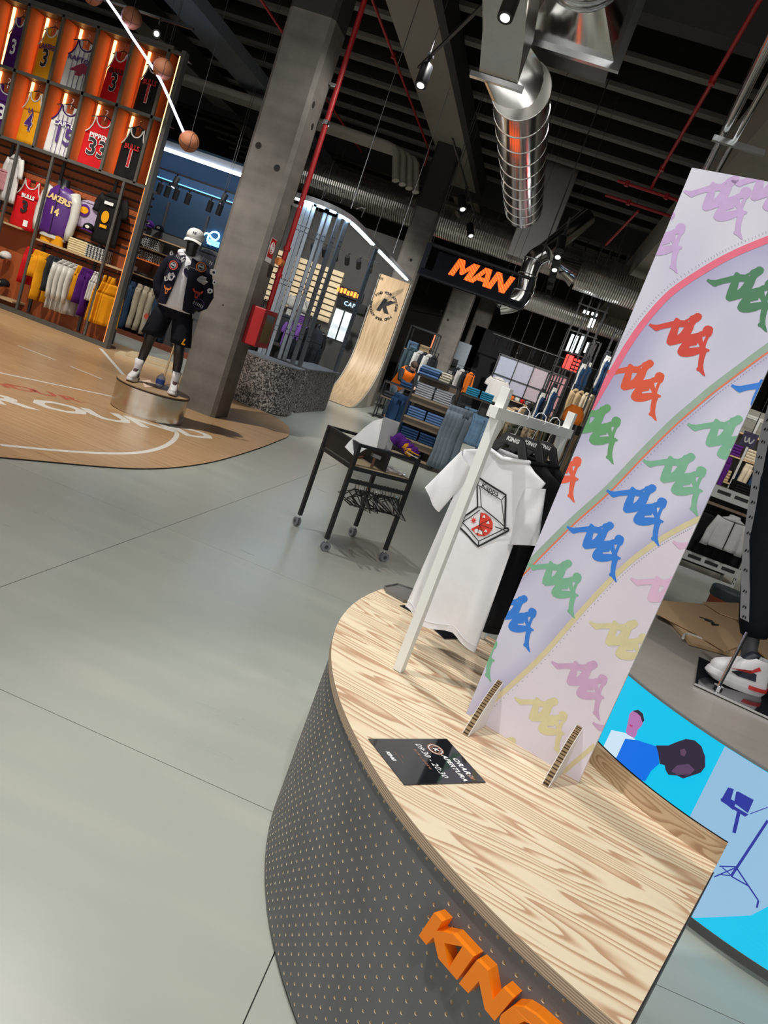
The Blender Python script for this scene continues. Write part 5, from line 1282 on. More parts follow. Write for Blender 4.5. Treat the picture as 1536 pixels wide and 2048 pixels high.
# basketball jerseys ------------------------------------------------------------
C = {n: cloth('jersey_'+n, c, .7) for n, c in dict(purple=(.075, .012, .15), gold=(.80, .34, .01), white=(.70, .68, .66), red=(.55, .008, .012), black=(.012, .011, .012)).items()}
INK = {'w': PRINTW, 'k': PRINTB, 'p': mat('print_purple', (.07, .02, .18), .7), 'r': mat('print_jersey_red', (.55, .02, .02), .7)}
def jersey(cx, cz, w_, h, yaw, body, trim, label, num=None, nc='w', name=None, namec='w', outline=None, Y=YW+.2, extra=None):
    t = thing('basketball_jersey', label, 'jersey', (cx, Y, cz), yaw, group='basketball jerseys on the glowing wall')
    bo = link('tank_body', garment_mesh('tank', w_, h, C[body], dep=.04, fold=.08, ph=cx*3), t)
    tm = C[trim]
    neck = [V((.40*w_/2*cos(a)*.55/.40*.78, -.035, -.03*h-.15*h*(-sin(a)))) for a in [-PI*i/14 for i in range(15)]]
    MB().tube(neck, .011, 6).build('neck_trim', tm, t)
    for s in (-1, 1):
        MB().tube([V((s*w_/2*x_, -.03, z_*h)) for x_, z_ in ((.50, -.005), (.53, -.1), (.60, -.2), (.74, -.29), (.92, -.35))], .010, 6).build('arm_trim', tm, t)
    yv = -.055
    if num:
        if outline:
            me = text_mesh(num, .30*w_/.42, offset=.016, m=INK[outline])
            for v in me.vertices: v.co = V((v.co.x*.9, yv+.002, -.60*h+v.co.y))
            link('number_outline', me, t)
        me = text_mesh(num, .30*w_/.42, offset=.008, m=INK[nc])
        for v in me.vertices: v.co = V((v.co.x*.9, yv-.002, -.60*h+v.co.y))
        link('number', me, t)
    if name:
        me = text_mesh(name, .085*w_/.42, offset=.003, m=INK[namec])
        for v in me.vertices: x_ = v.co.x; v.co = V((x_, yv-.006, -.37*h+v.co.y-(x_/w_)**2*.12))
        link('name_lettering', me, t)
    if extra: extra(t, w_, h, yv)
    MB().tube([V((0, 0, -.05)), V((0, 0, .05)), V((.02, 0, .075)), V((.014, 0, .105)), V((-.012, 0, .105))], .004, 6).build('hook', CHROME, h_ := thing('jersey_hanger', 'black hanger of the '+' '.join(label.split()[:11]), 'hanger', (cx, Y, cz+.02), yaw, group='hangers on the glowing wall'))
    MB().tube([V((-.17*w_/.42, 0, -.06)), V((0, 0, .02)), V((.17*w_/.42, 0, -.06))], .010, 6).build('arms', HANG, h_)
def jp(tl, tr, bl, br):
    """placement from the pixel corners of a jersey."""
    f_ = lambda q: WY(q[0]/3.84, q[1]/3.84, YW+.2)
    a, b, c, d = map(f_, (tl, tr, bl, br)); return (a+b+c+d)/4, (b-a).length, (a+b)/2, (c+d)/2
def raptor(t, w_, h, yv):
    b = MB().prism([[(-.16, -.62*h), (-.05, -.48*h), (.03, -.40*h), (.10, -.45*h), (.16, -.55*h), (.13, -.66*h), (.05, -.58*h), (.02, -.66*h), (-.06, -.68*h), (-.05, -.60*h)]], lambda u, v, d: V((u, yv-d, v)), 0, .003); b.build('dinosaur_print', mat('print_maroon', (.28, .01, .05), .7), t)
    for x_ in (-.14, -.07, 0, .07, .14): MB().box(x_-.003, x_+.003, yv-.001+.012*abs(x_)*6, yv+.01, -h, -.2*h).build('pinstripe', INK['p'], t)
def pins(t, w_, h, yv):
    for x_ in (-.14, -.07, 0, .07, .14): MB().box(x_-.003, x_+.003, yv+.004, yv+.012, -h, -.2*h).build('pinstripe', INK['p'], t)
    me = [( -.17, -.42*h), (-.15, -.33*h), (0, -.30*h), (.15, -.33*h), (.17, -.42*h), (0, -.385*h)]
    MB().prism([me], lambda u, v, d: V((u, yv-d, v)), 0, .002).build('name_band', INK['p'], t)
G_ = 0
def J_(x, ztop, h, w_, yaw, *a, **k): jersey(x, ztop, w_, h, yaw, *a, **k)
bx_ = lambda i: (XP[i]+XP[i+1])/2
# upper row
J_(bx_(1)+.10, 4.60, .80, .46, -.25, 'purple', 'white', 'purple jersey with white 3 at the upper left end of the wall', '3', 'w', None)
J_(bx_(2)+.06, 4.60, .82, .54, -.25, 'gold', 'white', 'gold jersey with dark 3 on the upper row beside the dinosaur jersey', '3', 'k', 'LAKERS', 'p', outline='w')
J_(bx_(3)+.05, 4.56, .80, .50, .45, 'white', 'purple', 'white pinstriped jersey with a maroon dinosaur print on the upper row', None, 'k', 'RAPTORS', 'p', extra=raptor)
J_(bx_(4)+.08, 4.58, .82, .54, -.25, 'red', 'white', 'red jersey hanging side-on in the upper row', '3', 'k', 'BULLS', 'k', outline='w')
J_(XP[5]+.38, 4.58, .82, .54, -.25, 'black', 'white', 'black jersey half hidden by the basketball in the upper row', '1', 'r', 'BULLS', 'r', outline='w')
# lower row
J_(bx_(1)+.10, 3.52, .72, .46, .6, 'purple', 'white', 'purple and white jersey cut off at the left edge of the lower row', '3', 'w')
J_(bx_(2)+.04, 3.58, .84, .54, -.25, 'gold', 'white', 'gold jersey with purple 4 in the lower row', '4', 'p', 'LA', 'p', outline='w')
J_(bx_(3)+.04, 3.54, .82, .52, .40, 'white', 'purple', 'white pinstriped jersey with purple 15 in the lower row', '15', 'p', 'CARTER', 'w', extra=pins)
J_(bx_(4)+.05, 3.54, .84, .52, .35, 'red', 'white', 'red jersey with black 33 in the lower row', '33', 'k', 'PIPPEN', 'w', outline='w')
J_(XP[5]+.36, 3.56, .84, .54, -.15, 'black', 'white', 'black jersey with red 1 at the lower right bay', '1', 'r', 'BULLS', 'r', outline='w')

# lower displays --------------------------------------------------------------------
def lowpt(x, y, Y=YW+.16): return WY(x*300/1463, 280+y*420/2048, Y)
def hang_on_wall(x, y, kind, w_, h, m, label, cat, yaw=0, Y=YW+.16, name='hanging_garment', dep=.05):
    p = lowpt(x, y, Y); t = thing(name, label, cat, p, yaw)
    link('garment_body', garment_mesh(kind, w_, h, m, dep=dep, fold=.08, ph=x*.01), t); return t
CW = C['white']
t = hang_on_wall(165, 150, 'tee', .52, .78, CW, 'white tee hanging above the red jersey on the lower wall', 't-shirt', -.5)
t = hang_on_wall(330, 400, 'tank', .50, .82, C['red'], 'red jersey with black 3 on the lower wall beside the purple jacket', 'jersey', .1)
me = text_mesh('3', .26, offset=.01, m=PRINTB)
for v in me.vertices: v.co = V((v.co.x-.02, -.06, -.46+v.co.y))
link('number', me, t)
me = text_mesh('BULLS', .085, offset=.004, m=PRINTW)
for v in me.vertices: v.co = V((v.co.x, -.06, -.28+v.co.y))
link('name_lettering', me, t)
MB().box(.02, .10, -.06, -.056, -.76, -.66).build('label_patch', PRINTW, t)
for s in (-1, 1): MB().tube([V((s*.25*x_, -.035, z_*.82)) for x_, z_ in ((.50, -.005), (.53, -.1), (.60, -.2), (.74, -.29), (.92, -.35))], .010, 6).build('arm_trim', CW, t)
MB().tube([V((.11*cos(a), -.04, -.03+.12*sin(a))) for a in [-PI*i/12 for i in range(13)]], .010, 6).build('neck_trim', CW, t)
# purple bomber jacket on a half bust
p = lowpt(640, 440); bj = thing('bomber_jacket', 'purple satin bomber jacket with white sleeves on a black half bust', 'jacket', p, .1)
SAT = mat('satin_purple', (.085, .02, .19), .35, var=.2, scale=4, bump=.2, bscale=12); SATW = mat('satin_white', (.62, .60, .56), .35, var=.12, scale=5, bump=.2, bscale=12)
MB().loft([ring((0, 0, z), (hw, 0, 0), (0, hd, 0), 26, .03, z*7) for z, hw, hd in ((-.86, .24, .11), (-.80, .27, .13), (-.6, .275, .14), (-.35, .28, .14), (-.15, .25, .12), (-.04, .12, .08))]).build('jacket_body', SAT, bj, smooth='all')
MB().loft([ring((0, 0, z), (.235, 0, 0), (0, .115, 0), 26) for z in (-.90, -.845)]).build('waistband', SATW, bj)
for s in (-1, 1): MB().loft(limb([V((s*.20, 0, -.10)), V((s*.27, -.01, -.25)), V((s*.30, -.04, -.5)), V((s*.29, -.07, -.72)), V((s*.28, -.08, -.86))], [.085, .082, .075, .068, .045], 14, .05)).build('sleeve', SATW, bj, smooth='all')
for bd_, sz, zz in (('LAKERS', .13, -.26), ('14', .17, -.47)):
    me = text_mesh(bd_, sz, offset=.006, shear=.2 if sz < .15 else 0, m=mat('print_cream', (.80, .58, .25), .6))
    for v in me.vertices: u = v.co.x; v.co = V((u, -.138+.9*u*u-.012, zz+v.co.y-.1*u))
    link('lettering', me, bj)
MB().box(-.004, .004, -.15, -.14, -.84, -.10).build('placket', PRINTB, bj)
bu_ = thing('half_bust', 'black half bust wearing the purple bomber jacket', 'bust', p+V((0, 0, -.02)))
MB().lathe([(.10, -.08), (.075, -.02), (.065, .05), (.07, .085), (0, .09)], p+V((0, 0, .0)), 20).build('bust_neck', SKN, bu_, world=True, smooth=True)
t = hang_on_wall(530, 880, 'shorts', .40, .26, C['gold'], 'gold shorts showing below the purple bomber jacket', 'shorts', 0, YW+.14, dep=.07)
t = hang_on_wall(1130, 520, 'tee', .56, .86, C['black'], 'black tee with gold badge on the lower wall by the end panel', 't-shirt', -.25)
MB().prism([[(.085*cos(2*PI*i/20), -.42+.10*sin(2*PI*i/20)) for i in range(20)]], lambda u, v, d: V((u-.03, -.062-d, v)), 0, .004).build('gold_badge', GOLD, t)
MB().box(-.12, .08, -.07, -.064, -.22, -.17).build('white_print', PRINTW, t); MB().box(-.10, .06, -.07, -.064, -.60, -.55).build('gold_print', GOLD, t)
t = hang_on_wall(900, 600, 'tee', .50, .46, cloth('lilac_print', (.42, .34, .48), var=.4, scale=30), 'pale purple printed tee folded in front of the slat wall', 't-shirt', 0, YBK-.08)
MB().prism([[(.10*cos(2*PI*i/20), -.18+.10*sin(2*PI*i/20)) for i in range(20)]], lambda u, v, d: V((u-.06, -.06-d, v)), 0, .004).build('round_print', PUR, t)
MB().prism([[(.08*cos(2*PI*i/20), -.18+.055*sin(2*PI*i/20)) for i in range(20)]], lambda u, v, d: V((u-.06, -.066-d, v)), 0, .004).build('gold_print', GOLD, t)
t = hang_on_wall(20, 280, 'tee', .46, .34, cloth('red_print', (.45, .2, .22), var=.5, scale=30), 'red and white printed tee at the left edge of the lower wall', 't-shirt', 0, YW+.2)
def baseball_cap(p, yaw, m1, m2, label, sc=1.0, group=None):
    t = thing('baseball_cap', label, 'cap', p, yaw, group=group); t.scale = (sc,)*3
    k = ('cap', m1.name, m2.name)
    if k not in GC:
        c1 = MB().loft([ring((0, 0, z), (r_, 0, 0), (0, r_*1.1, 0), 18) for z, r_ in ((0, .095), (.05, .095), (.09, .075), (.115, .03), (.118, .006))]).mesh('crown', m1, 'all')
        pk2 = MB(); pts = [V((x*.09, -.09-.075*(1-.3*x*x)*u+.03*x*x*(1-u), .008-.02*u-.012*x*x)) for u in (0, .5, 1) for x in [-1+j/4 for j in range(9)]]
        pk2.add(pts+[q-V((0, 0, .004)) for q in pts], [(i*9+j, i*9+j+1, i*9+j+10, i*9+j+9) for i in range(2) for j in range(8)]+[(27+i*9+j+9, 27+i*9+j+10, 27+i*9+j+1, 27+i*9+j) for i in range(2) for j in range(8)])
        GC[k] = (c1, pk2.mesh('peak', m2), MB().prism([[(.035*cos(2*PI*i/14), .05+.026*sin(2*PI*i/14)) for i in range(14)]], lambda u, v, d: V((u, -.104-d+max(0, v-.05)*.3, v)), 0, .004).mesh('badge', PURW))
    for nm, me in zip(('crown', 'peak', 'badge'), GC[k]): link(nm, me, t)
    return t
baseball_cap(lowpt(860, 880, YW+.16), .3, C['black'], PUR, 'black cap with purple peak hanging below the purple printed tee')
baseball_cap(lowpt(50, 1150, YW+.2), -.2, CW, C['black'], 'white cap with black peak on the rack left of the red shorts')
baseball_cap(lowpt(30, 1420, YW+.2), -.2, C['black'], C['black'], 'black cap on the rack left of the gold garments')
YF = cloth('cream_fold', (.72, .60, .36)); BWF = mat('check_fold', (.3, .3, .3), .8); N, L, bs = nodes(BWF)
tc = N.new('ShaderNodeTexCoord'); ck = N.new('ShaderNodeTexChecker'); ck.inputs['Scale'].default_value = 34; ck.inputs[1].default_value = (.62, .62, .6, 1); ck.inputs[2].default_value = (.015, .015, .02, 1); L.new(tc.outputs['Object'], ck.inputs[0]); L.new(ck.outputs[0], bs.inputs['Base Color'])
q = lowpt(775, 1080, YW+.2); fold_stack((q.x+.02, YW+.2, ZS), 6, .34, .26, .036, [YF], 'cream folded garment in the stack on the wooden shelf of the jersey wall', group='cream folded stack')
q = lowpt(940, 1140, YW+.2); fold_stack((q.x+.03, YW+.2, ZS), 6, .34, .26, .034, [BWF], 'black and white folded garment in the stack beside the cream stack', group='black and white folded stack')
# row of clothes on the rail
SH_ = lambda x: WY(x*300/1463, 560, YW+.16).x
rowi = [(-8.62, 'shorts', .36, .62, C['red'], 'red shorts at the left end of the rail', 'shorts', .9), (-8.44, 'shorts', .40, .46, C['gold'], 'gold shorts with a round logo hanging beside the red shorts', 'shorts', .8), (-8.36, 'trousers', .34, .82, C['gold'], 'long gold trousers behind the gold shorts', 'trousers', 1.0),
        (-8.22, 'trousers', .32, .62, cloth('charcoal', (.03, .033, .04)), 'charcoal trousers beside the gold shorts', 'trousers', 1.2), (-8.12, 'trousers', .32, .60, cloth('charcoal', (.03, .033, .04)), 'charcoal trousers next to the white jackets', 'trousers', 1.2)]
for i in range(4): rowi.append((-8.04+.10*i, 'jacket', .44, .86, SATW, ('first', 'second', 'third', 'fourth')[i]+' of four white satin jackets on the rail, counted from the gold shorts', 'jacket', 1.35))
rowi += [(-7.66, 'shorts', .34, .60, C['gold'], 'gold shorts right after the white jackets', 'shorts', 1.1), (-7.56, 'shorts', .34, .62, C['purple'], 'purple shorts with white side panel on the rail', 'shorts', .9), (-7.46, 'trousers', .32, .80, C['purple'], 'long purple trousers on the rail', 'trousers', 1.2)]
for i in range(3): rowi.append((-7.42+.05*i, 'tank', .34, .50, CW, ('first', 'second', 'third')[i]+' white vest among the gold jerseys on the rail', 'vest', 1.5))
for i in range(4): rowi.append((-7.30+.09*i, 'tank', .40, .82, C['gold'], ('first', 'second', 'third', 'last')[i]+' gold jersey at the right end of the rail, counted from the purple trousers', 'jersey', (1.5, 1.4, 1.35, .95)[i]))
for x, kind, w_, h, m, lab, cat, yaw in rowi:
    o = tag(link('hanging_garment', garment_mesh(kind, w_, h, m, dep=.022, fold=.22, ph=x*7 % 3), loc=(x, YW+.16, ZRL-.08), rot=(0, 0, yaw)), lab, cat, 'clothes on the rail of the jersey wall')
    link('hanger_hook', hook_mesh(), o, loc=(0, 0, .01))
# ================================================================ BLUE NICHE BEHIND THE MANNEQUIN
YN = 15.4
NAVY = mat('navy_wall', (.012, .04, .085), .7); NGREY = mat('niche_grey', (.10, .10, .105), .7)
nw = struct(MB().box(-10.6, -6.0, YN, YN+.15, 2.3, 4.1).build('wall_niche', NAVY))
struct(MB().box(-10.6, -6.0, YN+.02, YN+.15, 0, 2.3).build('wall_niche_lower', NGREY))
a, b = WY(316, 295, 15.0), WY(500, 360, 15.0)
cb = thing('light_cove', 'long white light bar over the blue niche behind the mannequin', 'light', (-7.5, 15, 3.8))
MB().box(-9.4, -6.0, 14.95, 15.1, 3.84, 3.98).build('cove_profile', mat('cove_dark', (.12, .13, .15), .5), cb, world=True)
MB().box(-9.2, -6.02, 14.90, 14.955, 3.78, 3.84).build('light_diffuser', mat('cool_light', (.8, .88, 1), .5, emit=9, ecol=(.66, .80, 1)), cb, world=True)
MB().box(-9.2, -6.02, YN-.05, YN-.02, 3.30, 3.315).build('wall_wash', mat('blue_light', (.2, .6, 1), .5, emit=2.2, ecol=(.10, .42, 1)), cb, world=True)
tk = track((-8.9, 14.3, 3.36), (-6.25, 14.3, 3.36), 'upper black lamp track across the blue niche', zc=7.9)
tk2 = track((-9.0, 14.15, 3.14), (-6.2, 14.15, 3.14), 'lower black lamp track across the blue niche', zc=7.9)
NL = 'black spotlight on the tracks across the blue niche'
for i, (x, y) in enumerate(((312, 352), (326, 365), (340, 378), (356, 388), (380, 395), (424, 410), (443, 418), (360, 345), (452, 395))):
    up_ = i >= 7 or i == 0
    p = WY(x, y-12, 14.3 if up_ else 14.15); zt = 3.345 if up_ else 3.125
    spotlight((p.x, p.y, zt), (p.x-.2, p.y-.25*(1 if up_ else -1), 1.8), 'black spotlight '+('first', 'second', 'third', 'fourth', 'fifth', 'sixth', 'last', 'lit and midway', 'lit and beside the column')[i]+' on the tracks across the blue niche', 'spotlights in the blue niche', 1.1, lit=i in (0, 6, 7, 8))
# gondola with shelves
gn = thing('niche_shelving', 'grey shelving with wooden shelves of folded clothes under the blue wall', 'shelving unit', (-7.9, YN, 0))
NX0, NX1 = -10.2, -6.05
for x in (-10.1, -9.2, -8.28, -7.36, -6.44): MB().box(x-.02, x+.02, YN-.06, YN, .05, 2.9).build('upright', DARK, gn, world=True)
MB().box(NX0, NX1, YN-.42, YN, 0, .09).build('base', mat('niche_base', (.22, .06, .03), .6), gn, world=True)
NSH = [1.30, 1.62, 1.86, 2.12]
for k, z in enumerate(NSH): MB().box(NX0, -7.40, YN-.36, YN, z-.025, z).build('shelf', (SHW_, mat('glowing_orange_shelf', (.55, .13, .03), .5, emit=.25, ecol=(1, .25, .05)), SHW_, SHW_)[k], gn, world=True)  # the orange shelf glows faintly, light put into its colour
MB().cyl((-9.1, YN-.22, 1.20), (-6.1, YN-.22, 1.20), .012, n=8).build('rail', BLACK, gn, world=True)
GF = cloth('grey_fold', (.42, .42, .44)); DFc = cloth('dark_fold', (.06, .06, .07), var=.5, scale=40); CRF = cloth('cream_tee', (.60, .54, .42)); TQ = cloth('pale_blue', (.45, .58, .60))
for zi, x, n, m, lab in ((3, -8.78, 4, GF, 'pale grey folded tee on the top shelf under the blue wall'), (2, -8.72, 6, GF, 'light grey folded tee on the second shelf in the blue niche'), (2, -8.30, 5, BWF, 'checked folded garment on the second shelf in the blue niche'),
                         (1, -8.60, 4, BWF, 'black folded garment on the orange shelf at the left'), (1, -8.18, 4, BWF, 'black folded garment on the orange shelf in the middle'), (1, -7.74, 3, CRF, 'cream folded tee on the orange shelf by the mannequin'), (0, -8.75, 3, TQ, 'pale blue folded jumper on the lowest wooden shelf in the niche'), (0, -7.75, 4, BWF, 'checked folded shirt on the lowest wooden shelf in the niche'), (0, -8.3, 1, DFc, 'dark folded cap pouch on the lowest wooden shelf in the niche')):
    fold_stack((x, YN-.19, NSH[zi]), n, .36, .28, .042, [m], lab, group=lab)
baseball_cap((WY(298, 452, YN-.15).x, YN-.15, 2.30), .2, PUR, PUR, 'purple cap hanging under the blue wall')
baseball_cap((WY(318, 462, YN-.15).x, YN-.15, 2.28), .2, C['black'], C['black'], 'black cap hanging beside the purple cap under the blue wall')
DEN = cloth('denim_dark', (.035, .07, .13), var=.3); BEI = cloth('beige', (.58, .50, .37)); OFW = cloth('off_white', (.66, .62, .56))
row = [('jacket', .40, .85, OFW, 'off-white sweater'), ('trousers', .34, 1.02, DEN, 'dark blue jeans'), ('trousers', .34, 1.02, DEN, 'dark blue jeans'), ('trousers', .34, .95, BEI, 'beige trousers'), ('trousers', .34, .95, BEI, 'beige trousers'), ('trousers', .34, .98, BEI, 'beige trousers'), ('trousers', .34, 1.04, DEN, 'navy jeans'), ('trousers', .34, 1.04, DEN, 'navy jeans')]
its = [(k, w_, h, m, n_+' hanging '+('first', 'second', 'third', 'fourth', 'fifth', 'sixth', 'seventh', 'eighth')[i]+' from the jersey wall on the niche rail') for i, (k, w_, h, m, n_) in enumerate(row)]
for i, (kind, w_, h, m, lab) in enumerate(its):
    p = V((lerp(-8.72, -7.62, i/7), YN-.22, 1.12)); o = tag(link('hanging_garment', garment_mesh(kind, w_, h, m, dep=.024, fold=.22, ph=i % 3*1.3), loc=p, rot=(0, 0, 1.25)), lab, 'clothes', 'clothes on the niche rail'); link('hanger_hook', hook_mesh(), o, loc=(0, 0, .01))
for i, x in enumerate((-7.1, -6.45)):
    t = thing('hanging_garment', ('dark', 'red')[i]+' sweatshirt hanging on the niche wall beside the mannequin', 'sweatshirt', (x, YN-.16, 2.25)); link('garment_body', garment_mesh('tee', .5, .7, (cloth('charcoal', (.03, .033, .04)), C['red'])[i]), t)
ns = thing('neon_sign', 'glowing pale blue loop neon sign beside the capped mannequin head', 'sign', WY(420, 478, YN-.05))
pts = [WY(x, y, YN-.04) for x, y in ((421, 489), (415, 482), (418, 470), (426, 464), (436, 466), (438, 474), (432, 480), (424, 477), (419, 470), (413, 466), (407, 470))]
MB().tube(smooth_path(pts, 4), .016, 8).build('neon_loop', mat('neon_blue', (.4, .8, 1), .4, emit=6, ecol=(.25, .68, 1)), ns, world=True)
p = WY(427, 486, YN-.03); MB().box(p.x-.13, p.x+.13, YN-.05, YN-.02, p.z-.06, p.z+.05).build('neon_panel', mat('neon_panel', (.2, .5, .9), .5, emit=1.8, ecol=(.15, .5, 1)), ns, world=True)
# ================================================================ COLUMN FITTINGS, STUD SCREEN, CURVED WOODEN PANEL
hb = thing('fire_hose_box', 'red fire hose box with glass window on the side of the large column', 'fire hose box', (-3.54, 9.7, 1.06))
MB().box(-3.632, -3.44, 9.46, 9.96, 1.06, 1.56).build('box_body', RED, hb, world=True, bevel=.012)
MB().box(-3.438, -3.432, 9.56, 9.88, 1.13, 1.50).build('glass_window', mat('hose_glass', (.22, .15, .06), .1, coat=.5, var=.6, scale=14), hb, world=True)
fp = thing('fire_pipe', 'red vertical fire pipe running up beside the large column', 'pipe', (-3.52, 9.75, 1.5))
MB().cyl((-3.52, 9.75, 1.56), (-3.52, 9.75, 7.3), .034, n=14).build('pipe_run', RED, fp, world=True, smooth=True)
for z in (2.0, 2.35, 3.95, 6.0): MB().cyl((-3.52, 9.75, z), (-3.52, 9.75, z+.05), .046, n=14).build('coupling', RED if z < 3 else CHROME, fp, world=True)
MB().cyl((-3.52, 9.70, 2.18), (-3.52, 9.58, 2.18), .05, n=14).build('valve_wheel', mat('valve_orange', (.55, .16, .02), .5), fp, world=True)
for z in (4.4, 2.9): MB().box(-3.63, -3.5, 9.72, 9.78, z, z+.03).build('pipe_clamp', ZINC, fp, world=True)
fs = thing('fire_hose_sign', 'small red hose reel sign on the side face of the large column', 'sign', (-3.63, 9.52, 2.1))
MB().box(-3.634, -3.628, 9.42, 9.62, 2.12, 2.42).build('sign_plate', mat('sign_white', (.75, .75, .75), .5), fs, world=True)
MB().box(-3.629, -3.626, 9.425, 9.615, 2.18, 2.415).build('red_field', mat('sign_red', (.50, .02, .02), .5), fs, world=True)
for r_ in (.07, .045, .02): MB().tube([V((-3.625, 9.52+r_*cos(2*PI*i/24), 2.30+r_*sin(2*PI*i/24))) for i in range(24)], .006, 5, closed=True).build('reel_ring', PRINTW, fs, world=True)
# board-form lines on the column
# terrazzo planters
def terrazzo():
    m = mat('terrazzo', (.2, .2, .2), .7, var=.02); N, L, b = nodes(m)
    tc = N.new('ShaderNodeTexCoord'); vo = N.new('ShaderNodeTexVoronoi'); vo.inputs['Scale'].default_value = 55; L.new(tc.outputs['Object'], vo.inputs['Vector'])
    sp = N.new('ShaderNodeSeparateColor'); L.new(vo.outputs['Color'], sp.inputs[0])
    r = ramp(N, [(0, (.02, .02, .022)), (.35, (.05, .05, .052)), (.5, (.16, .155, .15)), (.75, (.30, .28, .27)), (1, (.48, .45, .43))]); L.new(sp.outputs[0], r.inputs[0]); L.new(r.outputs[0], b.inputs['Base Color']); return m
TER = terrazzo(); PTOP = mat('planter_top', (.24, .26, .28), .6)
pc = V((-4.02, 12.13, 0))
pl1 = thing('terrazzo_planter', 'rounded speckled terrazzo base carrying the front group of metal studs', 'plinth', pc)
po = [(pc.x+.50*cos(a), pc.y+.54*sin(a)) for a in [PI*1.0+PI*1.0*i/24 for i in range(25)]]+[(pc.x+.46, 12.5), (pc.x-.50, 12.5)]
MB().prism([po], FZ, .013, .80).build('terrazzo_wall', TER, pl1, world=True); MB().prism([[(pc.x+(x-pc.x)*1.01, pc.y+(y-pc.y)*1.01) for x, y in po]], FZ, .80, .82).build('top_slab', PTOP, pl1, world=True)
pl2 = thing('terrazzo_planter', 'long straight terrazzo base behind the rounded one, up to the wooden ramp', 'plinth', (-3.95, 14.2, 0))
MB().box(-4.25, -3.645, 12.98, 15.05, 0, .80).build('terrazzo_wall', TER, pl2, world=True); MB().box(-4.26, -3.64, 12.97, 15.35, .80, .82).build('top_slab', PTOP, pl2, world=True)
MB().box(-4.25, -3.70, 15.05, 15.35, 0, .80).build('end_block', PTOP, pl2, world=True)
# galvanised C studs
STUD = mat('stud_steel', (.42, .47, .53), .34, .9, var=.08, scale=6, stretch=(1, 1, .4))
def cstud(x, y, z0, z1, yaw):
    if 'stud' not in GC:
        h = 1.0; b = MB(); w_, d, t = .033, .045, .0025
        b.box(-w_, w_, -t, t, 0, h).box(-w_, -w_+2*t, -t, d, 0, h).box(w_-2*t, w_, -t, d, 0, h).box(-w_, -w_+.014, d-t, d, 0, h).box(w_-.014, w_, d-t, d, 0, h)
        GC['stud'] = b.mesh('stud_profile', STUD)
        GC['studhole'] = MB().cyl((0, -.0028, 0), (0, -.0036, 0), .010, n=12).mesh('punched_hole', PRINTB)
    return GC['stud']
STP = [((607, 405), (523, 707)), ((616, 407), (531, 709)), ((626, 409), (539, 711)), ((646, 420), (564, 717)), ((657, 425), (573, 720)), ((674, 436), (589, 733)), ((687, 445), (605, 738))]
SL = ['nearest the red fire pipe', 'second from the red fire pipe', 'third from the red fire pipe', 'fourth from the red fire pipe', 'fifth from the red fire pipe', 'sixth from the red fire pipe', 'seventh from the red fire pipe', 'alone beside the wooden panel']
XY = [(-4.24, 11.74), (-4.10, 11.72), (-3.97, 11.72), (-3.80, 11.82), (-3.68, 11.90), (-3.58, 12.10)]
XY = [tuple((Z(*a, 3.35)*.5+Z(*b_, .82)*.5)[:2]) for a, b_ in STP]+[(-3.70, 15.12)]
for i, (x, y) in enumerate(XY):
    yw = (.2, .25, .3, .45, .5, .7, .8, .9)[i]
    t = thing('metal_stud', 'tall galvanised metal stud '+SL[i], 'metal stud', (x, y, .82), yw, group='galvanised studs under the lit canopy')
    o = link('stud_profile', cstud(0, 0, 0, 1, 0), t); o.scale = (1, 1, 2.54)
    for z in (.45, .53, 1.2, 1.28, 2.1, 2.18):
        for dx in (-.015, .015): link('punched_hole', GC['studhole'], t, loc=(dx, 0, z))
# curved canopy with light line
cp = [V((-4.95, 12.40, 3.39)), V((-4.54, 12.26, 3.39)), V((-4.23, 12.19, 3.39)), V((-3.94, 12.25, 3.39)), V((-3.74, 12.50, 3.39)), V((-3.64, 13.1, 3.39)), V((-3.64, 15.4, 3.39)), V((-3.64, 19.4, 3.39))]
cpath = smooth_path(cp, 8); can = thing('lit_canopy', 'curved metal canopy rail with cool white light strips above the studs', 'canopy', (-3.7, 13, 3.39))
b = MB(); prof = [(-.12, -.02), (.0, -.02), (.0, .06), (-.02, .06), (-.02, .0), (-.12, .0)]
rs = []
for i, p in enumerate(cpath):
    d = cpath[min(i+1, len(cpath)-1)]-cpath[max(i-1, 0)]; n = V((d.y, -d.x, 0)).normalized()
    rs.append([p+n*a_+V((0, 0, c_)) for a_, c_ in prof])
b.loft(rs); b.build('canopy_rail', mat('canopy_steel', (.45, .47, .5), .4, .6), can, world=True)
b = MB(); rs = []
for i, p in enumerate(cpath):
    d = cpath[min(i+1, len(cpath)-1)]-cpath[max(i-1, 0)]; n = V((d.y, -d.x, 0)).normalized()
    rs.append([p+n*a_+V((0, 0, c_)) for a_, c_ in ((-.09, -.045), (-.03, -.045), (-.03, -.02), (-.09, -.02))])
COOL = mat('canopy_light', (.7, .87, 1), .5, emit=20, ecol=(.52, .76, 1))
cuts = [(0, 10), (11, 17), (18, 23), (25, 29), (31, 38), (39, 47), (48, 56)]
for i0, i1 in cuts: MB().loft(rs[i0:min(i1, len(rs))]).build('light_strip', COOL, can, world=True)
for k in (12, 34, 50): MB().cyl(cpath[k]+V((0, 0, .14)), V((cpath[k].x, cpath[k].y, 7.9)), .008, n=6).build('hanger_rod', ZINC, can, world=True)
for k in (6, 20, 28, 40): p = cpath[k]; MB().tube([p+V((0, 0, .14)), p+V((0, .05, .3)), p+V((-.1, .2, .33)), p+V((-.3, .6, .34))], .010, 6).build('conduit', ZINC, can, world=True)
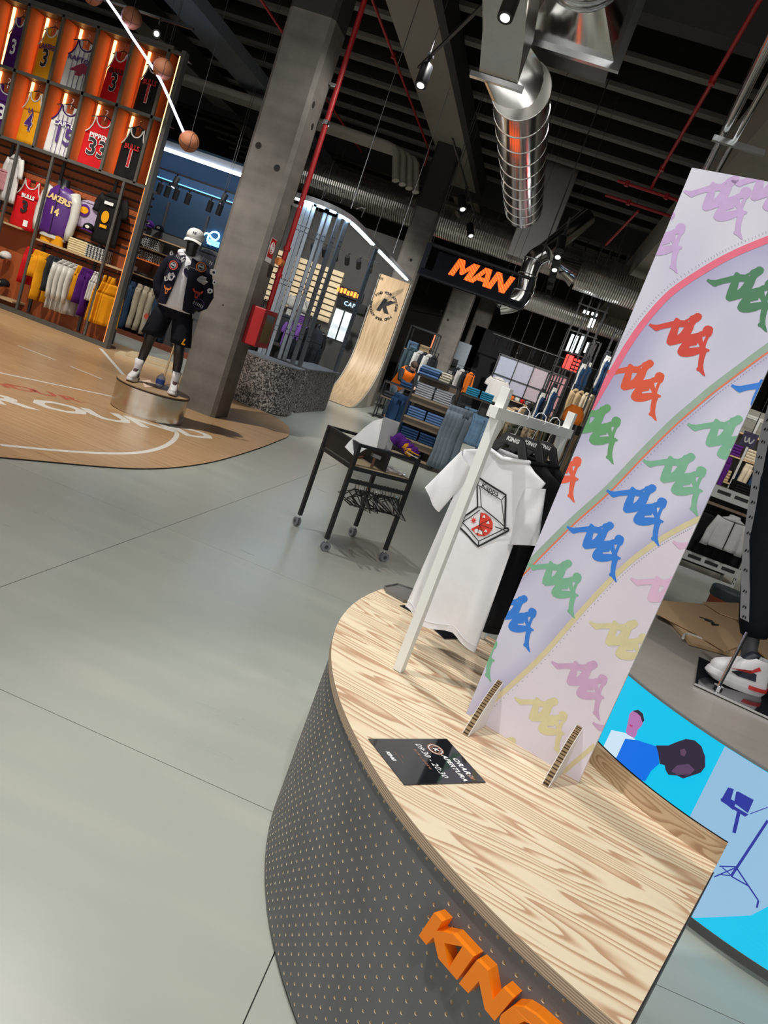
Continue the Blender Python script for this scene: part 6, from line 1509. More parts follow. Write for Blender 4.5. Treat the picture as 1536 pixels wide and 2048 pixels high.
# quarter-pipe wooden panel
def ply_mat():
    m = mat('birch_ply', (.6, .42, .24), .45, var=.05); N, L, b = nodes(m)
    tc = N.new('ShaderNodeTexCoord'); mp = N.new('ShaderNodeMapping'); mp.inputs['Scale'].default_value = (7, 1.2, .5); L.new(tc.outputs['Object'], mp.inputs[0])
    n1 = N.new('ShaderNodeTexNoise'); n1.inputs['Scale'].default_value = 1.6; n1.inputs['Detail'].default_value = 4; n1.inputs['Distortion'].default_value = 1.2; L.new(mp.outputs[0], n1.inputs['Vector'])
    r = ramp(N, [(.3, (.46, .31, .17)), (.55, (.58, .41, .24)), (.75, (.66, .49, .30))]); L.new(n1.outputs['Fac'], r.inputs[0]); L.new(r.outputs[0], b.inputs['Base Color']); return m
KX0, KX1, KY, KZ = -4.56, -3.72, 19.9, 3.36
kp = thing('curved_wood_panel', 'tall curved plywood ramp panel printed with a black K emblem', 'panel', ((KX0+KX1)/2, KY, 0))
prof = [(KY, KZ)]+[(KY, 2.2), (KY, 1.6)]; Rk = 1.55
prof += [(KY-Rk*1.45*(1-cos(a)), Rk*(1-sin(a))+.01) for a in [PI/2*i/14 for i in range(1, 15)]]
ys_ = [p for p in prof]
outer = [(-y_, z_) for y_, z_ in ys_]; back = [(-y_-.06 if z_ > .2 else -y_, z_) for y_, z_ in ys_]
b = MB(); b.loft([[V((x, y_, z_)) for y_, z_ in prof] for x in (KX1, KX0)], closed=False); b.build('ply_face', ply_mat(), kp, world=True, smooth='all')
side = [(y_, z_) for y_, z_ in prof]+[(KY+.12, .01), (KY+.12, KZ)]
for x in (KX1+.002, KX0-.002):
    b = MB(); b.prism([side], lambda u, v, d, x=x: V((x+d, u, v)), -.02, .02); b.build('side_cheek', mat('cheek_beige', (.40, .37, .31), .6), kp, world=True)
ec = WY(767, 612, KY-.012); em = PRINTB
me = text_mesh('K', .42, offset=.03, shear=.28, m=em)
for v in me.vertices: v.co = V((ec.x+v.co.x*1.05, KY-.012, ec.z+v.co.y))
link('emblem_letter', me, kp, world=True)
ringtxt = 'FIND YOUR ATTITUDE   FIND YOUR ATTITUDE   '; n_ = len(ringtxt)
for i, ch in enumerate(ringtxt):
    if ch == ' ': continue
    a_ = PI*.80-2*PI*i/n_; me = text_mesh(ch, .085, offset=.004, m=em); ca, sa = cos(a_), sin(a_)
    for v in me.vertices: x_, y_ = v.co.x, v.co.y+.34; v.co = V((ec.x+x_*sa+y_*ca, KY-.012, ec.z-x_*ca+y_*sa))
    link('emblem_letter', me, kp, world=True)
# ================================================================ MAN SIGN
YM = 14.5; ms = thing('hanging_led_sign', 'hanging dark frame with orange LED letters reading MAN', 'sign', (-1.6, YM, 3.2))
x0, x1, z0, z1 = -2.62, -.60, 3.12, 3.70
for a, b_ in (((x0, z0), (x1, z0)), ((x0, z1), (x1, z1)), ((x0, z0), (x0, z1)), ((x1, z0), (x1, z1))):
    MB().beam((a[0], YM, a[1]), (b_[0], YM, b_[1]), .09, .025).build('frame_bar', mat('sign_frame', (.006, .008, .016), .4, spec=.2), ms, world=True)
    MB().beam((a[0], YM+.22, a[1]), (b_[0], YM+.22, b_[1]), .025, .025).build('frame_bar', mat('sign_frame', (.006, .008, .016), .4, spec=.2), ms, world=True)
MB().box(x0+.22, x1-.26, YM-.02, YM+.04, z0+.08, z1-.09).build('led_panel', mat('sign_panel', (.003, .004, .009), .5, spec=.1), ms, world=True)
MB().box(x0, x1, YM-.04, YM+.02, z0-.01, z0+.12).build('lower_panel', mat('sign_panel', (.003, .004, .009), .5, spec=.1), ms, world=True)
LM = mat('led_orange', (1, .2, .02), .5, emit=3.2, ecol=(1, .10, .008)); N, L, bs = nodes(LM)
tc = N.new('ShaderNodeTexCoord'); mp = N.new('ShaderNodeMapping'); mp.inputs['Scale'].default_value = (1, 1, 1); L.new(tc.outputs['Object'], mp.inputs[0])
wv = N.new('ShaderNodeTexWave'); wv.bands_direction = 'DIAGONAL'; wv.inputs['Scale'].default_value = 9; L.new(mp.outputs[0], wv.inputs[0])
mr = N.new('ShaderNodeMapRange'); mr.inputs['To Min'].default_value = .35; mr.inputs['To Max'].default_value = 1.9; L.new(wv.outputs['Fac'], mr.inputs[0]); L.new(mr.outputs[0], bs.inputs['Emission Strength'])
pcn = (WY(905, 540, YM-.03)+WY(1012, 562, YM-.03))/2; GL = {'M': [[(0, 0), (0, 1), (.3, 1), (.5, .55), (.7, 1), (1, 1), (1, 0), (.74, 0), (.74, .6), (.56, .2), (.44, .2), (.26, .6), (.26, 0)]], 'A': [[(0, 0), (.33, 1), (.67, 1), (1, 0), (.74, 0), (.67, .22), (.33, .22), (.26, 0)], [(.4, .44), (.6, .44), (.5, .76)]], 'N': [[(0, 0), (0, 1), (.28, 1), (.72, .42), (.72, 1), (1, 1), (1, 0), (.72, 0), (.28, .58), (.28, 0)]]}
for ch, ox, wd in (('M', -.56, .42), ('A', -.16, .38), ('N', .19, .36)):
    MB().prism([[(pcn.x+ox+u*wd+.10*v, pcn.z-.16+v*.33) for u, v in lp_] for lp_ in GL[ch]], lambda u, v, d: V((u, YM-.02-d, v)), 0, .012).build('led_letter', LM, ms, world=True)
for x in (x0, x1):
    for dy in (0, .22): MB().cyl((x, YM+dy, z1), (x, YM+dy, 7.9), .006, n=6).build('suspension_rod', DARK, ms, world=True)
# ================================================================ CEILING SERVICES
SPIR = mat('spiral_steel', (.90, .89, .87), .15, 1.0, var=.06, scale=3)
def spiral_duct(p, q, r, label, pitch=.35, rib=.018, name='spiral_duct', m=None, cap=True, hang=True):
    p, q = V(p), V(q); t = thing(name, label, 'duct', p); n = int((q-p).length/pitch); d = (q-p).normalized()
    MB().cyl(p, q, r, n=40, caps=cap).build('duct_shell', m or SPIR, t, world=True, smooth=True)
    a, b = ortho(d)
    for i in range(n+1):
        c = p+d*(pitch*i+.02); MB().tube([c+(a*cos(2*PI*k/36)+b*sin(2*PI*k/36))*r for k in range(36)], rib, 5, closed=True).build('duct_rib', m or SPIR, t, world=True, smooth='all')
    if hang:
        for k in (.2, .8): c = p.lerp(q, k); MB().cyl(c+V((0, 0, r)), V((c.x, c.y, 7.9)), .006, n=6).build('hanger_rod', DARK, t, world=True)
    return t
spiral_duct((-1.34, 9.75, 5.02), (-1.29, 15.6, 5.02), .355, 'shiny spiral duct hanging over the aisle', pitch=.62, rib=.012)
rd = thing('rectangular_duct', 'rectangular sheet metal duct leading down to the shiny spiral duct', 'duct', (-1.6, 9, 5.3))
MB().loft([[V((x, y, z)) for x, y, z in ((-1.86, yy, zz), (-1.38, yy, zz), (-1.38, yy, zz+.5), (-1.86, yy, zz+.5))] for yy, zz in ((4.5, 5.5), (8.2, 5.3), (9.0, 5.2), (9.62, 5.0))]).build('duct_run', mat('duct_sheet', (.55, .53, .5), .3, .9, var=.08), rd, world=True)
MB().box(-1.96, -1.30, 9.60, 9.68, 4.94, 5.00).build('flange', ZINC, rd, world=True); MB().loft([[V((-1.62+.24*math.copysign(min(1, abs(cos(2*PI*i/24))*1.35), cos(2*PI*i/24)), 9.64, 5.22+.22*math.copysign(min(1, abs(sin(2*PI*i/24))*1.35), sin(2*PI*i/24)))) for i in range(24)], [V((-1.34+.355*cos(2*PI*i/24), 9.80, 5.02+.355*sin(2*PI*i/24))) for i in range(24)]]).build('round_reducer', SPIR, rd, world=True, smooth=True)
tr_ = thing('duct_transition', 'square-to-round duct transition with flange at the top of the view', 'duct', (-.95, 9, 5.6))
sq_ = [V((-1.55, 9.86, 5.62)), V((-.42, 9.86, 5.62)), V((-.42, 9.86, 6.6)), V((-1.55, 9.86, 6.6))]
def rsq(n=32):
    out_ = []
    for i in range(n):
        t = 2*PI*i/n-PI*.75; c, s = cos(t), sin(t); k = 1/max(abs(c), abs(s)); out_.append(V((-.985+.565*c*k, 9.86, 6.11+.49*s*k)))
    return out_
def rci(n=32, y_=8.9, r_=.42, z_=6.02): return [V((-.985+r_*cos(2*PI*i/n-PI*.75), y_, z_+r_*sin(2*PI*i/n-PI*.75))) for i in range(n)]
MB().loft([rci(), rsq()]).build('transition_piece', SPIR, tr_, world=True, smooth=True)
MB().loft([rci(y_=5.0), rci()]).build('round_run', SPIR, tr_, world=True, smooth=True)
for y_ in (8.88, 8.75): MB().tube(rci(y_=y_, r_=.43), .016, 6, closed=True).build('seam_ring', ZINC, tr_, world=True)
MB().box(-1.64, -.33, 9.84, 9.92, 5.54, 6.66).build('flange', ZINC, tr_, world=True)
MB().box(-1.5, -.46, 9.92, 10.5, 5.62, 6.6).build('plenum', mat('plenum_dark', (.1, .1, .1), .5), tr_, world=True)
def ribbed(p, q, r, label, n=90, amp=.012, bright=None):
    n = int(n*1.8)
    p, q = V(p), V(q); a, b = ortho(q-p); t = thing('ribbed_duct', label, 'duct', p); rs = []
    for i in range(n*2+1):
        c = p.lerp(q, i/(n*2)); rr = r+(amp if i % 2 else 0); rs.append([c+(a*cos(2*PI*k/24)+b*sin(2*PI*k/24))*rr for k in range(24)])
    MB().loft(rs).build('corrugated_shell', bright or mat('ribbed_steel', (.78, .76, .70), .28, .95, var=.08), t, world=True)
    for k in (.15, .5, .85): c = p.lerp(q, k); MB().cyl(c+V((0, 0, r)), V((c.x, c.y, 7.9)), .008, n=6).build('hanger_rod', DARK, t, world=True)
    return t
ribbed((-9.5, 22.6, 5.55), (4.6, 22.6, 5.55), .46, 'long ribbed round duct crossing high above the MAN sign', 120)
ribbed((.2, 20.4, 5.0), (5.0, 20.4, 5.0), .38, 'shorter ribbed round duct ending in a cone beside the printed board', 46)
cn = thing('duct_cone', 'pointed sheet metal cone at the end of the shorter ribbed duct', 'duct', (.2, 20.4, 5.0))
MB().cyl((-.65, 20.4, 5.2), (.2, 20.4, 5.0), .05, .38, n=24).build('cone_shell', SPIR, cn, world=True, smooth=True)
ribbed((-3.0, 25.6, 4.65), (5.6, 25.6, 4.65), .34, 'lower ribbed round duct far behind the MAN sign', 70)
el = thing('duct_elbow', 'curved silver duct elbow beside the right end of the MAN sign', 'duct', WY(1062, 560, 18))
MB().tube(smooth_path([WY(*q_, 18.4) for q_ in ((1090, 505), (1068, 520), (1056, 550), (1050, 580), (1030, 604), (1000, 610))], 5), .22, 18).build('elbow_shell', SPIR, el, world=True, smooth=True)
for q_ in ((1068, 520), (1056, 550), (1047, 583)): c_q = WY(*q_, 18.4); MB().tube([c_q+V((.235*cos(2*PI*k_q/20), .235*sin(2*PI*k_q/20), 0)) for k_q in range(20)], .012, 5, closed=True).build('elbow_seam', ZINC, el, world=True)
MB().cyl(WY(1090, 505, 18.4), WY(1090, 505, 18.4)+V((.6, .8, 1.2)), .22, n=18).build('elbow_riser', SPIR, el, world=True, smooth=True)
vd = thing('vertical_duct', 'wide sheet metal duct dropping behind the spiral duct', 'duct', (-1.0, 20, 5.5))
a, b = WY(1062, 455, 21.5), WY(1040, 560, 21.5)
MB().loft([[V((x_, y_, z_)) for x_, y_ in ((-1.75, 21.2), (-.75, 21.2), (-.75, 21.9), (-1.75, 21.9))] for z_ in (5.05, 5.6, 6.2, 7.9)]).build('duct_drop', mat('duct_sheet', (.55, .53, .5), .3, .9, var=.08), vd, world=True)
# beige pipes in a bundle
BPM = mat('pipe_beige', (.36, .33, .28), .55)
for i in range(4):
    y_ = 18.25+.17*i; z_ = 6.0; t = thing('insulated_pipe', 'beige insulated pipe, '+('nearest', 'second', 'third', 'farthest')[i]+' of the four running to the dark column head', 'pipe', (-8, y_, z_))
    xe = -4.75+.14*i
    MB().tube([V((-14, y_, z_)), V((xe-.3, y_, z_)), V((xe-.1, y_, z_-.03)), V((xe, y_-.05, z_-.12)), V((xe+.25, y_-.25, z_-.75))], .085, 12).build('pipe_run', BPM, t, world=True, smooth=True)
# red sprinkler pipes
def redpipe(pts, label, r=.026, drops=()):
    t = thing('sprinkler_pipe', label, 'pipe', pts[0]); MB().tube(pts, r, 10).build('pipe_run', RED, t, world=True, smooth=True)
    for d in drops: MB().cyl(V(d)+V((0, 0, -.05)), V(d)+V((0, 0, .05)), r*1.5, n=10).build('fitting', RED, t, world=True)
    return t
redpipe([(-4.72, 10.0, 6.9), (-4.70, 21.2, 6.9), (-4.70, 21.3, 6.5)], 'red sprinkler pipe running along the beam towards the dark column', drops=((-4.71, 15.5, 6.9),))
redpipe([(-8.72, 13, 6.6), (-8.70, 25, 6.6)], 'red sprinkler pipe high above the blue niche')
redpipe([(-6.9, 11, 6.6), (-6.85, 22.5, 6.6)], 'red sprinkler pipe passing behind the large column')
redpipe([(.78, 6.5, 6.3), (.87, 15.9, 6.3), (.87, 16.0, 6.2)], 'red sprinkler pipe over the printed board', r=.03, drops=((.82, 11.2, 6.3), (.86, 15.0, 6.3)))
redpipe([(.2, 16.0, 6.15), (2.6, 16.0, 6.15)], 'short red cross pipe at the end of the sprinkler run', r=.03, drops=((.4, 16, 6.15), (1.2, 16, 6.15)))
redpipe([(.1, 17.0, 6.1), (2.4, 17.0, 6.1)], 'second short red cross pipe beside the printed board', r=.03, drops=((.6, 17, 6.1),))
redpipe([(.85, 17.0, 6.0), (.55, 19.0, 5.6)], 'slanted red drop pipe below the cross pipes', r=.028)
# silver conduit and beige beam by the board
sc_ = thing('silver_conduit', 'thick silver conduit rising behind the top of the printed board', 'pipe', (1.2, 10, 5.2))
MB().cyl((1.30, 12.5, 5.2), (.70, 5.5, 5.2), .055, n=16).build('conduit_run', CHROME, sc_, world=True, smooth=True)
MB().cyl((1.42, 12.5, 5.14), (.86, 5.5, 5.14), .035, n=12).build('thin_conduit', CHROME, sc_, world=True, smooth=True)
MB().box(.95, 1.55, 9.6, 9.66, 5.06, 5.12).build('strut_channel', ZINC, sc_, world=True)
hbm = mat('haunch_beige', (.33, .30, .25), .7)
struct(MB().box(1.5, 2.6, 4, 34, 5.6, 6.5).build('trim_4', hbm))
tr5 = struct(MB().loft([[V((x_, y_, z_)) for x_, z_ in ((-8.95, 6.25), (-8.15, 6.25), (-8.15, 6.5), (-8.95, 6.5))] for y_ in (6, 30)]).build('trim_5', mat('truss_grey', (.2, .22, .25), .5, .4)))
for i, y_ in enumerate((11.0, 24.5)):
    struct(MB().box(-16, 10, y_, y_+.35, 6.75, 7.9).build(f'trim_{6+i}', BEAMD))
# lamp tracks and lamps
track((-2.95, 11.0, 5.32), (-1.55, 8.0, 5.32), 'short slanted lamp track carrying one lit spotlight under the beam', zc=7.9)
spotlight((-2.70, 10.45, 5.30), (-2.2, 8.2, 0), 'lit black spotlight on the short slanted track under the beam', 'aisle spotlights', 1.6, drop=.14)
spotlight((-1.50, 8.1, 5.30), (-1.2, 6, 0), 'lit black spotlight at the top edge in front of the rectangular duct', 'aisle spotlights', 1.6, drop=.10)
track((-2.93, 14.8, 5.62), (-2.75, 29, 5.62), 'long lamp track running past the column to the MAN sign', zc=7.9)
for i, (y_, n_) in enumerate(((18.1, 'first'), (18.9, 'second'), (21.0, 'third'), (22.6, 'last'))):
    spotlight((-2.89, y_, 5.6), (-2.9+(-1.5 if i % 2 else 1.2), y_-1.2, 3.4), n_+' black spotlight on the long track beside the column', 'spotlights on the long track', 1.9, lit=i in (0, 2), drop=.16)
track((-.35, 14.0, 4.78), (-.35, 24, 4.78), 'lamp track hanging to the right of the MAN sign', zc=7.9)
for i, y_ in enumerate((14.9, 15.5, 16.2, 17.0, 18.4, 19.6, 21.4)):
    spotlight((-.35, y_, 4.76), (-.1, y_-1.0, 3.2), ('first', 'second', 'third', 'fourth', 'fifth', 'sixth', 'last')[i]+' black spotlight on the track right of the MAN sign', 'spotlights right of the MAN sign', 1.7, lit=i in (1, 3), drop=.15)
track((-1.2, 15.5, 3.55), (-1.2, 18.5, 3.55), 'low lamp track just below the MAN sign', zc=7.9)
for i, y_ in enumerate((15.8, 16.3, 16.8, 17.4)): spotlight((-1.2, y_, 3.53), (-1.1, y_-.8, 2.0), ('first', 'second', 'third', 'last')[i]+' small spotlight on the low track below the MAN sign', 'spotlights below the MAN sign', 1.0, lit=i == 0)
track((-4.4, 25.5, 3.9), (-4.4, 35, 3.9), 'lamp track at the rear of the shop above the black wall', zc=7.9)
track((-1.7, 27.0, 3.35), (2.2, 27.0, 3.35), 'rear lamp track over the framed panel wall', zc=7.9)
for i in range(7): spotlight((-1.5+.45*i, 27.0, 3.33), (-1.5+.45*i, 28.5, 1.2), ('first', 'second', 'third', 'fourth', 'fifth', 'sixth', 'last')[i]+' spotlight from the black wall on the rear track', 'spotlights on the rear track', 1.5, lit=i < 3)
track((-6.9, 19.5, 3.55), (-4.6, 19.5, 3.55), 'lamp track inside the shop behind the metal studs', zc=7.9)
for i in range(7): spotlight((-6.7+.32*i, 19.5, 3.53), (-6.7+.32*i, 21.5, 1.6), ('first', 'second', 'third', 'fourth', 'fifth', 'sixth', 'last')[i]+' spotlight on the track behind the metal studs', 'spotlights behind the studs', 1.3, lit=i in (3, 5, 6))
sp_ = WY(313, 68, 10.3); track((sp_.x-1.2, 10.3, sp_.z+.20), (sp_.x+.5, 10.3, sp_.z+.20), 'lamp track above the jersey wall with one dazzling lamp')
t = spotlight((sp_.x, 10.3, sp_.z+.18), (0, 0, 1.6), 'dazzling white spotlight above the end of the jersey wall', 'aisle spotlights', 1.1, drop=.16)
# ================================================================ MENSWEAR DEPARTMENT BEHIND
DWOOD = mat('dark_shelf_wood', (.17, .125, .085), .6, var=.15, scale=4, stretch=(1, 8, 1))
def frame_unit(name, X0, X1, Y0, Y1, zt, shelves, label, cat='shelving unit', backs=(), bar=.03, m=BLACK, sm=None, sh_t=.025, lips=0):
    t = thing(name, label, cat, ((X0+X1)/2, (Y0+Y1)/2, 0))
    for x in (X0, X1):
        for y in (Y0, Y1): MB().box(x-bar/2, x+bar/2, y-bar/2, y+bar/2, 0, zt).build('post', m, t, world=True)
    for z in (zt, .05):
        for y in (Y0, Y1): MB().box(X0, X1, y-bar/2, y+bar/2, z-bar, z).build('frame_bar', m, t, world=True)
        for x in (X0, X1): MB().box(x-bar/2, x+bar/2, Y0, Y1, z-bar, z).build('frame_bar', m, t, world=True)
    for z in shelves:
        MB().box(X0+bar/2, X1-bar/2, Y0-.01, Y1, z-sh_t, z).build('shelf', sm or SHW_, t, world=True)
        if lips: MB().box(X0+bar/2, X1-bar/2, Y0+.02, Y0+.05, z-sh_t-lips, z-sh_t).build('shelf_lip', DWOOD, t, world=True)
    return t
JB = cloth('jeans_blue', (.10, .18, .36), var=.25); JG = cloth('jeans_pale', (.34, .36, .40)); JL = cloth('jeans_light', (.16, .27, .40), var=.3); JN = cloth('jeans_navy', (.02, .05, .12)); CRM = cloth('cream_lining', (.62, .58, .46)); GBL = cloth('grey_blue', (.17, .21, .25), var=.25); TUR = cloth('turquoise', (.03, .22, .36))
SX0, SX1, SY = -1.68, -.98, 12.2
ju = frame_unit('jeans_unit', SX0, SX1, SY, SY+.5, 1.42, (.10, .37, .72, 1.08), 'black framed shelf unit stacked with folded jeans under the MAN sign', lips=.10, sm=mat('unit_shelf', (.30, .23, .15), .6, var=.1))
MB().box(SX0, SX1, SY+.46, SY+.5, .1, 1.4).build('rear_panel', DWOOD, ju, world=True)
for x, z, n, m, lab in ((-1.49, 1.08, 6, JG, 'pale grey folded jeans in the left upper stack of the jeans unit'), (-1.17, 1.08, 6, JG, 'pale grey folded jeans in the right upper stack of the jeans unit'), (-1.49, .72, 4, JB, 'blue folded jeans in the left middle stack of the jeans unit'), (-1.17, .72, 4, JB, 'blue folded jeans in the right middle stack of the jeans unit'), (-1.49, .37, 4, JN, 'navy folded jeans in the left low stack of the jeans unit'), (-1.17, .37, 4, JN, 'navy folded jeans in the right low stack of the jeans unit'), (-1.33, .10, 2, DFc, 'dark folded jeans on the bottom shelf of the jeans unit')):
    fold_stack((x, SY+.22, z), n, .29, .38, .036 if n > 5 else .042, [m], lab, 'jeans', group=lab, name='folded_jeans')
fold_stack((-1.50, SY+.2, 1.42), 4, .34, .36, .04, [JB, JN, JB, JL], 'rumpled blue jeans piled on top of the jeans unit', 'jeans', group='jeans on top of the unit', jit=.03, name='folded_jeans')
fold_stack((-1.24, SY+.26, 1.42), 4, .18, .34, .038, [CRM], 'cream lining of jeans piled on top of the jeans unit', 'jeans', group='cream pile on top of the unit', jit=.02, name='folded_jeans')
def hang_thing(p, kind, w_, h, m, label, cat, yaw=0, dep=.05, group=None):
    o = tag(link('hanging_garment', garment_mesh(kind, w_, h, m, dep=dep, fold=.14, ph=p[0]*5 % 3), loc=p, rot=(0, 0, yaw)), label, cat, group); link('hanger_hook', hook_mesh(), o, loc=(0, 0, .01)); return o
hr = thing('side_hanging_rail', 'rail fixed on the right side of the jeans unit', 'rail', (-.9, SY+.2, 1.15)); MB().beam((-.97, SY+.1, 1.20), (-.70, SY+.1, 1.20), .02, .02).beam((-.97, SY+.35, 1.20), (-.70, SY+.35, 1.20), .02, .02).build('rail_bar', BLACK, hr, world=True)
for i in range(4): hang_thing((-.92+.065*i, SY+.05+.03*i, 1.14), 'trousers', .34, 1.06, GBL, ('first', 'second', 'third', 'last')[i]+' grey-blue trousers hanging on the right side of the jeans unit', 'trousers', .9, .03, 'grey-blue trousers beside the jeans unit')
for i in range(2): hang_thing((SX0-.12-.05*i, SY+.2+.1*i, 1.0), 'trousers', .36, .95, JN, ('front', 'rear')[i]+' navy jeans hanging on the left side of the jeans unit', 'jeans', -.5, .05, 'navy jeans beside the jeans unit')
# second group of tables
t2 = frame_unit('display_table', -.98, -.42, 15.0, 15.6, .95, (.55, .93), 'black framed table with jeans between the jeans unit and the white rack', 'table', sm=SHW_)
fold_stack((-.83, 15.25, .93), 3, .26, .36, .05, [JL], 'light blue folded jeans on the left of the second table', 'jeans', group='light jeans on the second table', name='folded_jeans')
for i in range(3): hang_thing((-.62+.07*i, 14.95, 1.02), 'trousers', .30, .62, JL, ('first', 'second', 'third')[i]+' light blue jeans draped over the front of the second table', 'jeans', .3, .03, 'jeans draped over the second table')
fold_stack((-.70, 15.2, .55), 2, .34, .34, .05, [GBL], 'grey jeans on the lower shelf of the second table', 'jeans', group='jeans low on the second table', name='folded_jeans')
t3 = frame_unit('display_table', -1.20, -.50, 16.2, 16.8, 1.30, (.5, 1.28), 'taller black table behind carrying turquoise folded stacks', 'table', sm=DWOOD)
for x, lab in ((-1.00, 'turquoise folded jumper in the left stack on the taller table'), (-.68, 'turquoise folded jumper in the right stack on the taller table')): fold_stack((x, 16.45, 1.28), 4, .27, .34, .045, [TUR], lab, 'jumper', group=lab)
fold_stack((-.45, 16.5, 1.32), 1, .2, .2, .04, [PURW], 'white folded top beside the turquoise stacks', 'top')
# floor racks with hanging clothes
def floor_rack(a, b, z, items, label, cat='clothes', group=None, word='', yaw=1.1, height=None):
    a, b = V(a), V(b); t = thing('floor_rack', label, 'clothes rack', (a+b)/2)
    MB().tube([V((a.x, a.y, .0)), V((a.x, a.y, z)), V((b.x, b.y, z)), V((b.x, b.y, 0))], .015, 8).build('rack_tube', BLACK, t, world=True)
    for p in (a, b): MB().box(p.x-.03, p.x+.03, p.y-.25, p.y+.25, 0, .03).build('foot', BLACK, t, world=True)
    n = len(items)
    for i, (kind, w_, h, m, nm) in enumerate(items):
        p = a.lerp(b, (i+.6)/(n+.2)); hang_thing((p.x, p.y, z-.085), kind, w_, h, m, f'{nm} hanging {ORD[i]} on the {word}', cat, yaw+random.uniform(-.1, .1), .035, group)
ORD = ['first', 'second', 'third', 'fourth', 'fifth', 'sixth', 'seventh', 'eighth', 'ninth', 'tenth', 'eleventh', 'twelfth', 'thirteenth', 'fourteenth']
TAUPE = cloth('taupe', (.22, .17, .11)); TANC = cloth('tan', (.46, .34, .20)); CHC = cloth('charcoal', (.03, .033, .04)); OLV = cloth('olive_dark', (.05, .055, .04)); WHC = cloth('white_plain', (.66, .65, .63)); ORC = cloth('orange', (.72, .17, .02)); DTEAL = cloth('dark_teal', (.05, .085, .10))
floor_rack((-.35, 16.5, 0), (.55, 16.2, 0), 1.15, [('trousers', .3, .85, TAUPE, 'taupe trousers')]*3+[('jacket', .4, .75, OLV, 'olive jacket')]*2+[('trousers', .3, .85, TAUPE, 'taupe trousers')]*2, 'black floor rack with taupe trousers behind the white rack', group='clothes on the taupe rack', word='taupe floor rack')
floor_rack((.1, 19.5, 0), (1.2, 19.3, 0), 1.55, [('jacket', .42, .85, TANC, 'tan jacket'), ('jacket', .42, .85, CHC, 'charcoal jacket'), ('jacket', .42, .9, WHC, 'white shirt'), ('jacket', .42, .85, CHC, 'black jacket'), ('jacket', .42, .85, TANC, 'beige jacket'), ('jacket', .42, .9, OLV, 'olive coat'), ('jacket', .42, .9, TAUPE, 'brown coat')], 'black floor rack of jackets right of the framed panel wall', group='jackets on the rear rack', word='rear jacket rack')
floor_rack((.98, 16.9, 0), (1.75, 17.1, 0), 2.28, [('jacket', .4, .72, TANC, 'tan sweater')]*2+[('jacket', .4, .72, BEI, 'beige sweater')]*3+[('jacket', .4, .72, TAUPE, 'brown sweater')], 'tall rack of tan sweaters beside the printed board', group='sweaters on the tall rack', word='tall sweater rack')
floor_rack((.98, 16.6, 0), (1.8, 16.8, 0), 1.35, [('trousers', .3, .9, TAUPE, 'brown trousers')]*3+[('trousers', .3, .9, TANC, 'tan trousers')]*2, 'lower rack of brown trousers beside the printed board', group='trousers on the lower rack', word='lower trouser rack')
og = WY(1152, 818, 14.8); t = thing('orange_hooded_jacket', 'bright orange jacket bunched on the rack right of the white post', 'jacket', (og.x, 14.8, og.z))
MB().loft([ring((0, 0, z), (hw, 0, 0), (0, .1, 0), 18, .12, z*20) for z, hw in ((-.28, .17), (-.16, .2), (-.04, .17), (.06, .10))]).build('jacket_shell', ORC, t, smooth='all')
so = thing('orange_jacket_stand', 'slim black stand holding the bright orange jacket', 'stand', (og.x, 14.8, 0)); MB().cyl((og.x, 14.8, 0), (og.x, 14.8, og.z-.2), .015, n=8).lathe([(0, 0), (.18, 0), (.18, .02), (0, .02)], (og.x, 14.8, 0), 20).build('stand_pole', BLACK, so, world=True)
# light tower with red neon, tall dark frames
lt = thing('lit_frame_tower', 'tall black frame with white light tubes over a red neon panel', 'display frame', (.95, 21, 0))
for x in (.55, .78, 1.02, 1.25):
    for y in (20.8, 21.3): MB().box(x-.014, x+.014, y-.014, y+.014, 0, 6.2).build('frame_post', BLACK, lt, world=True)
for z in (2.3, 2.7, 3.15, 3.7, 4.4): MB().box(.5, 1.3, 20.78, 20.82, z-.015, z+.015).build('frame_bar', BLACK, lt, world=True)
TUBE = mat('white_tube', (.9, .97, 1), .5, emit=6, ecol=(.85, .95, 1)); RN = mat('red_neon', (1, .03, .02), .5, emit=3.2, ecol=(1, .02, .015))
for x, z0, z1 in ((.64, 3.17, 3.62), (.76, 3.17, 3.62), (.90, 3.20, 3.66), (1.10, 3.28, 3.55)): MB().box(x, x+.07, 20.9, 20.94, z0, z1).build('light_tube', TUBE, lt, world=True)
for x, z0, z1 in ((.70, 4.22, 4.30), (.80, 4.22, 4.30), (.92, 4.24, 4.31), (1.02, 4.24, 4.31), (.95, 3.92, 4.16), (1.03, 3.95, 4.16)): MB().box(x, x+.05, 20.9, 20.94, z0, z1).build('light_tube', TUBE, lt, world=True)
MB().box(.72, .92, 20.95, 20.98, 2.72, 3.10).build('neon_panel', RN, lt, world=True)
for k in range(4):
    for j in range(2): MB().box(.95+.1*j, 1.02+.1*j, 20.95, 20.98, 2.70+.1*k, 2.76+.1*k).build('neon_panel', RN, lt, world=True)
for k, (x, y, z) in enumerate(((1.0, 17.9, 3.3), (1.12, 18.3, 3.4), (.62, 18.6, 2.6), (.42, 19.1, 2.4), (1.3, 16.3, 3.5))):
    t = thing('tall_black_frame', ORD[k]+' tall black steel frame standing among the racks beside the printed board', 'display frame', (x, y, 0))
    for dx in (0, .14): MB().box(x+dx-.02, x+dx+.02, y-.02, y+.02, 0, z).build('frame_post', BLACK, t, world=True)
    MB().box(x, x+.14, y-.02, y+.02, z-.03, z).build('frame_bar', BLACK, t, world=True)
    for i in range(3): link('hanging_strip', garment_mesh('trousers', .2, .7, (CHC, WHC, JN)[i], dep=.02), t, loc=(.03+.04*i, -.03, z-.4-.1*i), rot=(0, 0, .8))
